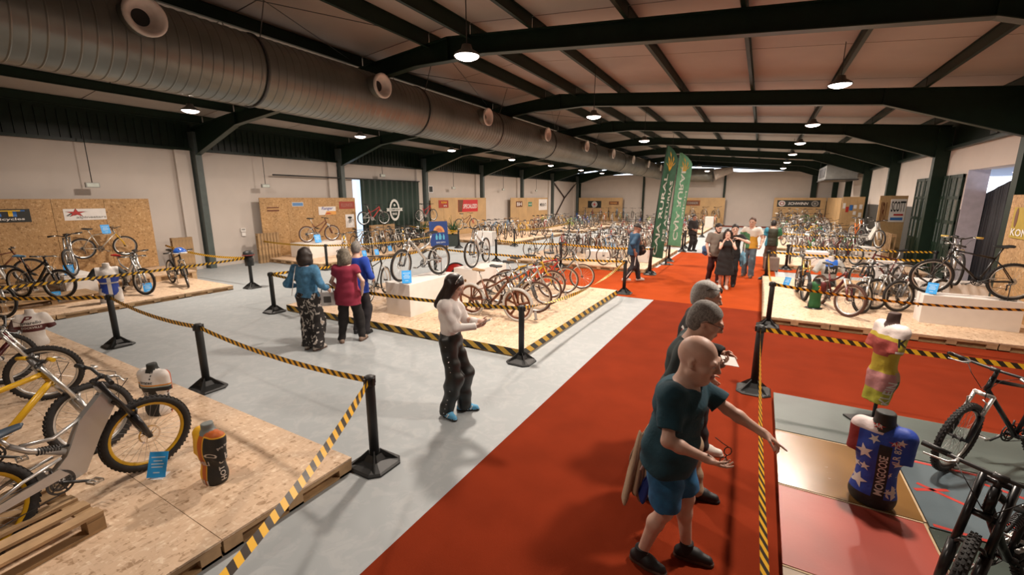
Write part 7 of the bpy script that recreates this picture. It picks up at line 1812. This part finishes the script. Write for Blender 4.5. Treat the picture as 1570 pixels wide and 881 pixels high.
# --- visitors farther along the red carpet
HB_ = M('hair_black', (0.012, 0.009, 0.008), 0.6)
b8 = Body(1.72, lean=R(4), heady=R(10), headp=R(14), lh=(0.26, 0.16, 1.02), rh=(-0.05, -0.26, 0.95), rel=(-0.9, -0.4, 0), lf=(0.26, 0.10), rf=(-0.26, -0.09), lift=(0, 0.05))
l8, y8 = (-3.22, 13.05, 0.006), R(35)
p = person('man in a dark blue jacket and black cap walking with a black bag', l8, y8, 0.014, b8, 'dark', ('long', M('jacket_navy_teal', (0.012, 0.055, 0.11), 0.7), dict(hem=-0.12, infl=0.032, sw=0.024)), ('trousers', M('trousers_dark', (0.02, 0.018, 0.022), 0.9), 0.014), (M('sneaker_white', (0.62, 0.56, 0.50), 0.6), M('sneaker_sole', (0.55, 0.42, 0.34), 0.7)), ('cap', HB_), detail=False)
m = MB(); m.beam(Vector(b8.hip[-1]) + Vector((0.02, -0.095, -0.02)), Vector(b8.K[-1]) + Vector((0, -0.085, 0)), 0.02, 0.02, (0, 1, 0)); m.beam(Vector(b8.K[-1]) + Vector((0, -0.08, 0)), Vector(b8.A[-1]) + Vector((0, -0.065, 0)), 0.02, 0.02, (0, 1, 0)); m.build('trouser_stripe', m_white, p)
bg = thing('shoulder_bag', 'black shoulder bag carried by the man in the dark blue jacket', 'bag', local(l8, y8, (0.30, 0.20, 0.78)), y8)
v = Vol(); v.ell((0, 0, 0.16), (0.17, 0.10, 0.17), None, 0.02); v.mesh(0.016, 'body', m_blk, bg, 0.01, 3); m = MB(); m.tube([(-0.1, 0, 0.28), (-0.12, 0.0, 0.55), (0, 0, 0.62), (0.1, 0, 0.30)], 0.012, 6); m.build('strap', m_blk, bg)
b9 = Body(1.70, headp=R(5), heady=R(-10), girth=1.1, lh=(0.25, 0.15, 1.1), rh=(0.22, -0.18, 1.05), lf=(0.05, 0.1), rf=(-0.05, -0.1))
person('person in black clothes standing beyond the pale green flag', (-2.75, 22.25, 0.006), R(-30), 0.018, b9, 'dark', ('long', m_blk, dict(hem=-0.14, infl=0.045, sw=0.035)), ('trousers', m_blk, 0.02), (m_blksh, m_blksh), ('short', HB_), detail=False)
b10 = Body(1.74, heady=R(14), headp=R(14), lh=(0.22, 0.12, 1.02), rh=(0.12, -0.26, 0.92), rel=(-0.8, -0.5, -0.4), lf=(0.10, 0.1), rf=(-0.12, -0.1))
p = person('bearded man in a grey t-shirt beside the woman in the black dress', (-1.08, 14.2, 0.006), R(-62), 0.014, b10, 'light', ('tee', M('tee_grey', (0.20, 0.17, 0.14), 0.9), dict(hem=-0.16, infl=0.026, sleeve=0.8, sw=0.022)), ('trousers', M('trousers_maroon', (0.05, 0.012, 0.012), 0.9), 0.014), (M('shoe_grey', (0.3, 0.28, 0.27), 0.6), m_slot), ('short', HB_), HB_, detail=False, beard=True)
b11 = Body(1.62, fem=True, girth=1.06, headp=R(-4), heady=R(-6), lh=(0.09, 0.10, 1.43), rh=(0.09, -0.10, 1.43), lel=(0.2, 0.6, -0.8), rel=(0.2, -0.6, -0.8), lf=(0.05, 0.08), rf=(-0.04, -0.09), lfy=R(4))
p = person('woman in a long black dress and white shoes with hands to her face', (-0.74, 13.35, 0.006), R(-78), 0.013, b11, 'light', ('tank', m_blk, dict(hem=-0.08, infl=0.020, bust=0.015)), ('skirt', m_blk, 0.03), (M('sneaker_white', (0.62, 0.56, 0.50), 0.6), M('sneaker_white', (0.62, 0.56, 0.50), 0.6)), ('bob', hairdark), detail=False)
b12 = Body(1.74, headp=R(10), heady=R(10), lh=(0.16, 0.16, 1.38), rh=(0.14, -0.10, 1.40), lel=(0.1, 0.9, -0.4), rel=(0.2, -0.6, -0.8))
person('dark-haired person in black behind the woman in the black dress, elbow raised', (-0.60, 13.85, 0.006), R(-95), 0.014, b12, 'light', ('tee', m_blk, dict(hem=-0.12, infl=0.022, sleeve=0.7)), ('trousers', m_blk, 0.014), (m_blksh, m_blksh), ('short', HB_), detail=False)
tb = thing('tote_bag', 'pale blue tote bag at the side of the woman in the black dress', 'bag', (-0.33, 13.75, 0.62), R(-70)); v = Vol(); v.ell((0, 0, 0.18), (0.16, 0.06, 0.22), None, 0.02); v.mesh(0.016, 'body', M('tote_blue', (0.16, 0.36, 0.50), 0.8), tb, 0.012, 6); m = MB(); m.tube([(-0.08, 0, 0.36), (-0.06, 0, 0.62), (0.06, 0, 0.62), (0.08, 0, 0.36)], 0.01, 5); m.build('handle', m_white, tb)
sb = thing('blue_shoulder_bag', 'small blue bag behind the bearded man in grey', 'bag', (-1.36, 14.35, 0.80), 0.4); v = Vol(); v.ell((0, 0, 0.14), (0.10, 0.13, 0.16), None, 0.02); v.mesh(0.016, 'body', M('bag_blue', (0.05, 0.12, 0.26), 0.8), sb, 0.01, 6); m = MB(); m.tube([(0, 0, 0.27), (0.12, -0.02, 0.55), (0.16, -0.02, 0.66)], 0.012, 5); m.build('strap', PC['blue'], sb)
m_jer = M_zones('jersey_white_green_yellow', [([('Z', '<', 1.30, 0.10)], (0.62, 0.33, 0.03)), ([('Y', '<', -0.005, 0.06), ('Z', '<', 1.42, 0.2)], (0.06, 0.20, 0.09)), ([('Z', '>', 1.47)], (0.66, 0.62, 0.56))], (0.66, 0.60, 0.52))
b13 = Body(1.86, headp=R(6), heady=R(-4), rh=(0.10, -0.36, 0.95), lh=(0.16, 0.30, 0.98), lf=(0.14, 0.12), rf=(-0.14, -0.12))
p = person('tall man in a white, green and yellow printed jersey and jeans', (-0.20, 15.75, 0.006), R(-100), 0.014, b13, 'mid', ('tee', m_jer, dict(hem=-0.08, infl=0.022, sleeve=0.6, sw=0.018)), ('trousers', M('jeans_worn', (0.10, 0.14, 0.17), 0.9, var=0.25), 0.020), (M('shoe_brown', (0.10, 0.06, 0.045), 0.6), m_sole), ('short', M('hair_brown', (0.06, 0.028, 0.016), 0.7)), detail=False)
b14 = Body(1.70, headp=R(10), heady=R(-10), rh=(0.28, -0.22, 1.1), lh=(0.1, 0.34, 0.80), lf=(0.02, 0.12), rf=(-0.02, -0.12))
p = person('man in a dark olive waistcoat seen from behind on the right of the aisle', (0.42, 17.95, 0.006), R(95), 0.015, b14, 'mid', ('tee', M_zones('waistcoat_olive', [([('Y', '>', 0.15)], (0.02, 0.20, 0.30)), ([('Y', '<', -0.15)], (0.02, 0.12, 0.05))], (0.020, 0.022, 0.010)), dict(hem=-0.10, infl=0.030, sleeve=0.7, sw=0.02)), ('trousers', M('trousers_taupe', (0.11, 0.075, 0.055), 0.9), 0.016), (m_blksh, m_slot), ('short', HB_), detail=False)
cb = thing('case', 'grey taupe case standing by the man in the olive waistcoat', 'case', (0.48, 17.35, 0.0), R(5)); m = MB(); m.box(-0.22, 0.22, -0.1, 0.1, 0.03, 0.5); m.build('body', M('case_taupe', (0.20, 0.15, 0.12), 0.7), cb, bev=0.03); m = MB(); m.tube([(-0.08, 0, 0.5), (-0.08, 0, 0.58), (0.08, 0, 0.58), (0.08, 0, 0.5)], 0.012, 6); m.build('handle', m_black, cb); m = MB(); [m.lathe([(0, -0.02), (0.03, -0.02), (0.03, 0.02), (0, 0.02)], (x, y, 0.03), 10, 'y') for x in (-0.17, 0.17) for y in (-0.08, 0.08)]; m.build('wheels', m_black, cb)['kind'] = 'stuff'
# ------------------------------------------------------------------ jersey busts
def bust(label, loc, yaw, height, mats, sleeve=(0.06, 0.245, 0.37), thighs=False, pole=0.0, neckmat=1, res=0.008, arms=True, tilt=0.0, slim=1.0, ar=0.062, base=None, name='jersey_bust', sleevemat=0):
    t = thing(name, label, 'mannequin', loc, yaw)
    k = height/0.68
    v = Vol(); P = lambda x, y, z: np.array([x*slim, y*slim, z])*k
    fl = [(P(0, 0, 0.002), (0, 0, -1))]
    if not thighs: v.ell(P(0, 0, 0.06), np.array([0.118*slim, 0.165*slim, 0.14])*k, None, 0.06, 0, cut=fl)
    else: v.ell(P(0, 0, 0.10), np.array([0.118*slim, 0.165*slim, 0.11])*k, None, 0.06, 0)
    v.ell(P(0, 0, 0.22), np.array([0.105*slim, 0.138*slim, 0.18])*k, None, 0.06, 0); v.ell(P(0.005, 0, 0.40), np.array([0.125*slim, 0.170*slim, 0.165])*k, None, 0.06, 0)
    v.cap(P(0, 0.135, 0.525), P(0, -0.135, 0.525), 0.062*k, k=0.06, mat=0)
    if arms:
        for sd in (1, -1):
            a = P(0, min(0.165, sleeve[1])*sd, 0.515); c = P(sleeve[0], sleeve[1]*sd, sleeve[2]); v.cap(a, c, ar*k, ar*k, 0.04, sleevemat, cut=(c-(c-a)*0.08, c-a))
    v.cap(P(0, 0, 0.54), P(0.01, 0, 0.68), 0.062*k, 0.054*k, 0.03, neckmat, cut=(P(0, 0, 0.665), (0, 0, 1)))
    if thighs:
        for sd in (1, -1): v.cap(P(0, 0.085*sd, 0.10), P(0.03, 0.10*sd, -0.10), 0.088*k, 0.080*k, 0.03, 2, cut=(P(0.03, 0, -0.09), (0, 0, -1)))
    body = v.mesh(res, 'torso', mats, t, 0.002, 1)
    if pole:
        m = MB(); m.tube([(0, 0, 0.05), (0, 0, -pole+0.02)], 0.016, 10); m.build('pole', m_black, t); m = MB(); m.box(-0.17, 0.17, -0.17, 0.17, -pole, -pole+0.02); m.build('base_plate', m_slot, t)
    if base:
        m = MB(); m.lathe([(0, 0), (base, 0), (base, 0.012), (0, 0.012)], (0, 0, -0.012), 24); m.build('base_plate', m_slot, t)
    return t, body, k
NB = M('neck_black', (0.015, 0.017, 0.015), 0.6); NG = M('neck_grey', (0.16, 0.18, 0.17), 0.5); NW = M('neck_white', (0.60, 0.56, 0.52), 0.6)
cW, cK, cR, cY, cB = (0.66, 0.62, 0.58), (0.013, 0.014, 0.014), (0.40, 0.03, 0.015), (0.74, 0.40, 0.012), (0.012, 0.05, 0.34)
# yellow, orange and black torso with gothic capitals
mz = M_zones('jersey_yellow_black', [([('Y', '>', -0.02), ('Z', '<', 0.50)], (0.46, 0.10, 0.010)), ([('Y', '>', 0.030), ('Z', '<', 0.445)], (0.70, 0.36, 0.02)), ([('Y', '>', 0.040), ('Z', '<', 0.435)], cK)], cY)
t, o, k = bust('yellow, orange and black jersey torso with pale capitals on the near platform', tuple(at(331, 735, PH)), R(-84), 0.545, [mz, NG], sleeve=(0.02, 0.175, 0.28), res=0.006, slim=0.92)
for s, z, w, y in (('H', 0.275, 0.045, 0.02), ('O', 0.29, 0.04, -0.07), ('C', 0.205, 0.035, 0.0)): decal(s, NW, o, (-y, 0.12, z), (-1, 0, 0), (0, 0, 1), width=w)
decal('HOT', NW, o, (0.0, 0.12, 0.10), (0, 0, 1), (1, 0, 0), width=0.12); decal('pro line', NW, o, (0.0, 0.12, 0.36), (-1, 0, 0.25), (0.25, 0, 1), width=0.09)
for y in (-0.03, 0.0, 0.04): decal('', NW, o, (0.12, y, 0.03), (0, 1, 0), (0, 0, 1), width=0.018, height=0.05, mesh=stq, name='white_flash')
decal('CHILI', NW, o, (0.12, 0.0, 0.21), (0, 1, 0), (0, 0, 1), width=0.13)
# white over black torso with an orange line
mz = M_zones('jersey_white_black', [([('Z', '<', 0.375)], (0.60, 0.24, 0.03)), ([('Z', '<', 0.36)], (0.30, 0.36, 0.33)), ([('Z', '<', 0.345)], cK), ([('Y', '>', 0.095), ('Z', '<', 0.30)], cW), ([('Y', '>', 0.125), ('X', '<', -0.02)], (0.45, 0.08, 0.02))], cW)
t, o, k = bust('white over black jersey torso with an orange line on the near platform', tuple(at(246, 632, PH)), R(-72), 0.60, [mz, NB], sleeve=(0.0, 0.175, 0.32), res=0.007, ar=0.055)
decal('corratec', m_black, o, (-0.02, 0.14, 0.15), (0, 0, 1), (1, 0, 0), width=0.24); decal('corratec', m_dgrey, o, (0.13, 0.0, 0.40), (0, 1, 0), (0, 0, 1), width=0.16); decal('BIKE', NW, o, (0.13, -0.03, 0.27), (0, 1, 0), (0, 0, 1), width=0.12); decal('CUP', NW, o, (0.13, -0.02, 0.20), (0, 1, 0), (0, 0, 1), width=0.10)
for z in (0.50, 0.47, 0.44): decal('', m_dgrey, o, (0.12, 0.05, z), (0, 1, 0), (0, 0, 1), width=0.014, height=0.014, mesh=stq, name='dot_print')
# white bust with a dark red band at the left edge
mz = M_zones('jersey_white_maroon', [([('Z', '<', 0.35)], (0.075, 0.012, 0.012)), ([('Z', '<', 0.25)], (0.60, 0.56, 0.52)), ([('Y', '>', 0.185), ('X', '<', -0.005), ('Z', '>', 0.3)], (0.09, 0.05, 0.05))], cW)
t, o, k = bust('white jersey bust with a maroon band and curved letter at the left edge', (-9.62, 1.95, PH+0.10), R(160), 0.60, [mz, NW], sleeve=(0.0, 0.25, 0.30), res=0.009, pole=0.10)
decal('P', M('maroon_print', (0.12, 0.015, 0.015), 0.7), o, (-0.14, 0.04, 0.445), (0, -1, 0), (0, 0, 1), width=0.13, height=0.09, shear=0.4); decal('pinarello', m_dgrey, o, (-0.14, 0.0, 0.385), (0, -1, 0), (0, 0, 1), width=0.22); decal('ROCKVILLE', NW, o, (-0.13, 0.0, 0.315), (0, -1, 0), (0, 0, 1), width=0.22)
# blue jersey on a white mannequin before the left wall
mz = M_zones('jersey_blue_white', [([('Y', '<', 0.035), ('Y', '>', -0.035)], cW), ([('Z', '>', 0.50)], cW), ([('Z', '<', 0.345), ('Z', '>', 0.315)], cW), ([('Y', '>', 0.20)], cK), ([('Y', '<', -0.20)], cK)], cB)
t, o, k = bust('blue jersey with a white middle stripe on a white mannequin by the left wall', (-13.0, 3.98, 0.12+0.13), R(-18), 0.80, [mz, NW, NW], thighs=True, res=0.012, sleeve=(0.05, 0.27, 0.36))
m = MB(); m.box(-0.15, 0.2, -0.2, 0.2, -0.13, -0.11); m.tube([(0.03, 0.118, -0.11), (0.03, 0.118, 0.0)], 0.02, 8); m.tube([(0.03, -0.118, -0.11), (0.03, -0.118, 0.0)], 0.02, 8); m.build('stand', NW, t)
for y in (0.10, -0.10): decal('ART', NW, o, (0.14, y, 0.50), (0, 1, 0), (0, 0, 1), width=0.09)
# tall printed torso on a pole, right foreground
mz = M_zones('jersey_patchwork', [([('Z', '<', 0.62, 0.05), ('X', '>', -0.02, 0.05)], (0.45, 0.20, 0.20)), ([('Z', '<', 0.55), ('X', '<', -0.02, 0.05)], (0.012, 0.13, 0.04)), ([('Z', '<', 0.64), ('Z', '>', 0.55), ('X', '<', 0.0, 0.05)], (0.36, 0.26, 0.16)), ([('Z', '<', 0.40)], cK), ([('Z', '<', 0.42), ('X', '>', -0.03)], (0.34, 0.33, 0.03)), ([('Z', '>', 1.02, 0.05)], (0.66, 0.58, 0.54)), ([('Z', '>', 0.80), ('Z', '<', 0.98), ('X', '>', 0.07)], (0.34, 0.06, 0.05))], (0.46, 0.36, 0.03))
t = thing('jersey_torso', 'tall yellow, pink and green jersey torso on a pole over the painted boards', 'mannequin', (1.30, 5.72, 0.09), R(-152))
v = Vol(); z0 = 0.25
v.ell((0, 0, z0+0.30), (0.105, 0.145, 0.16), None, 0.06); v.ell((0.01, 0, z0+0.48), (0.095, 0.125, 0.18), None, 0.06); v.ell((0.0, 0, z0+0.68), (0.120, 0.150, 0.18), None, 0.06); v.cap((0, 0.12, z0+0.83), (0, -0.12, z0+0.83), 0.062, k=0.06)
v.cap((0, 0.06, z0+0.30), (0.03, 0.055, z0+0.02), 0.095, 0.072, 0.04, cut=((0, 0, z0+0.02), (0, 0, -1))); v.cap((0, -0.06, z0+0.30), (0.05, -0.06, z0+0.0), 0.095, 0.072, 0.04, cut=((0, 0, z0+0.02), (0, 0, -1)))
for sd in (1, -1): a = np.array((0.0, 0.13*sd, z0+0.82)); c = np.array((0.05, 0.155*sd, z0+0.60)); v.cap(a, c, 0.062, 0.060, 0.04, cut=(c, c-a))
v.cap((0, 0, z0+0.85), (0.0, 0, z0+1.02), 0.06, 0.052, 0.02, 1, cut=((0, 0, z0+1.0), (0, 0, 1)))
o = v.mesh(0.007, 'torso', [mz, M('neck_dark', (0.05, 0.025, 0.02), 0.7)], t, 0.003, 1)
m = MB(); m.tube([(0.02, 0.0, 0.02), (0.02, 0.0, z0+0.1)], 0.018, 10); m.build('pole', m_black, t); m = MB(); m.box(-0.17, 0.21, -0.18, 0.18, 0, 0.018); m.build('base_plate', m_slot, t)
decal('KLEIN', NW, o, (0.03, 0.14, z0+0.16), (-0.1, 0, 1), (1, 0.3, 0.1), width=0.26); decal('K', m_black, o, (0.04, 0.22, z0+0.73), (-1, 0.3, 0), (0, 0, 1), width=0.075)
decal('', NW, o, (0.05, 0.22, z0+0.63), (-1, 0.3, 0), (0, 0, 1), width=0.09, height=0.022, mesh=stq, name='cuff_band')
# blue starred torso standing on the painted boards
mz = M_zones('jersey_blue_stars', [([('Z', '<', 0.10)], cK), ([('Z', '>', 0.62), ('Y', '<', 0.02, 0.10)], (0.62, 0.52, 0.50)), ([('Y', '<', -0.13), ('Z', '>', 0.40), ('Z', '<', 0.62)], (0.22, 0.02, 0.02)), ([('X', '>', 0.0), ('Y', '>', 0.01), ('Y', '<', 0.085), ('Z', '<', 0.55)], cK)], cB)
t, o, k = bust('blue jersey torso with white stars standing on the painted boards', (1.0, 4.12, 0.10), R(-112), 0.80, [mz, NB], sleeve=(0.03, 0.155, 0.34), res=0.007, slim=0.80, ar=0.05)
decal('MONGOOSE', NW, o, (0.15, 0.048, 0.30), (0, 0, 1), (0, -1, 0), width=0.34, height=0.052)
starm = bpy.data.meshes.new('star'); starm.from_pydata([((1.0 if i % 2 == 0 else 0.42)*math.cos(PI/2+i*PI/5), (1.0 if i % 2 == 0 else 0.42)*math.sin(PI/2+i*PI/5), 0) for i in range(10)]+[(0, 0, 0)], [], [(10, i, (i+1) % 10) for i in range(10)])
for y, z, w, a in ((-0.075, 0.46, 0.12, 0.3), (-0.06, 0.33, 0.075, 0.1), (-0.09, 0.20, 0.13, -0.2), (0.135, 0.17, 0.12, 0.4), (0.13, 0.42, 0.07, 0), (0.15, 0.30, 0.06, 0.5), (0.13, 0.60, 0.06, 0), (-0.03, 0.58, 0.075, 0.7), (-0.12, 0.32, 0.07, 0.6)):
    decal('', NW, o, (0.15, y, z), (0, math.cos(a), math.sin(a)), (0, -math.sin(a), math.cos(a)), width=w, mesh=starm, name='star_print')
for y, z in ((0.10, 0.58), (-0.02, 0.68)): decal('', PC['red'], o, (0.15, y, z), (0, 1, 0), (0, 0, 1), width=0.09, height=0.045, mesh=bpy.data.meshes.new_from_object(bpy.data.objects.new('e', None)) if False else starm, name='badge_print'); decal('AR', NW, o, (0.15, y, z), (0, 1, 0), (0, 0, 1), width=0.05, off=0.004)
decal('LR 87', NW, o, (0.15, 0.115, 0.50), (0, 0, 1), (0, -1, 0), width=0.13)
# two jersey busts on the right platform
mz = M_zones('jersey_green', [([('Y', '>', 0.03), ('Z', '>', 0.36)], (0.10, 0.012, 0.012)), ([('Y', '<', -0.12)], cK)], (0.012, 0.10, 0.025))
t, o, k = bust('green jersey torso standing near the front of the right platform', (1.20, 11.25, PH+0.012), R(-70), 0.66, [mz, NB], res=0.012, slim=0.8, sleeve=(0.02, 0.17, 0.36), base=0.16); decal('2', PC['orange'], o, (0.15, 0.02, 0.45), (0, 1, 0), (0, 0, 1), width=0.06)
mz = M_zones('jersey_blue_white_black', [([('Z', '<', 0.52)], cK), ([('Y', '>', 0.13)], (0.42, 0.42, 0.40)), ([('Y', '<', -0.13)], (0.42, 0.42, 0.40)), ([('Z', '<', 0.33), ('Z', '>', 0.22)], (0.30, 0.30, 0.29))], (0.02, 0.13, 0.55))
t, o, k = bust('white-sleeved jersey bust with blue shoulders on the right platform', (1.62, 13.2, PH+0.18), R(-78), 0.78, [mz, NW], sleeve=(0.05, 0.30, 0.30), res=0.013, pole=0.18); decal('BH', NW, o, (0.16, 0.0, 0.42), (0, 1, 0), (0, 0, 1), width=0.14)
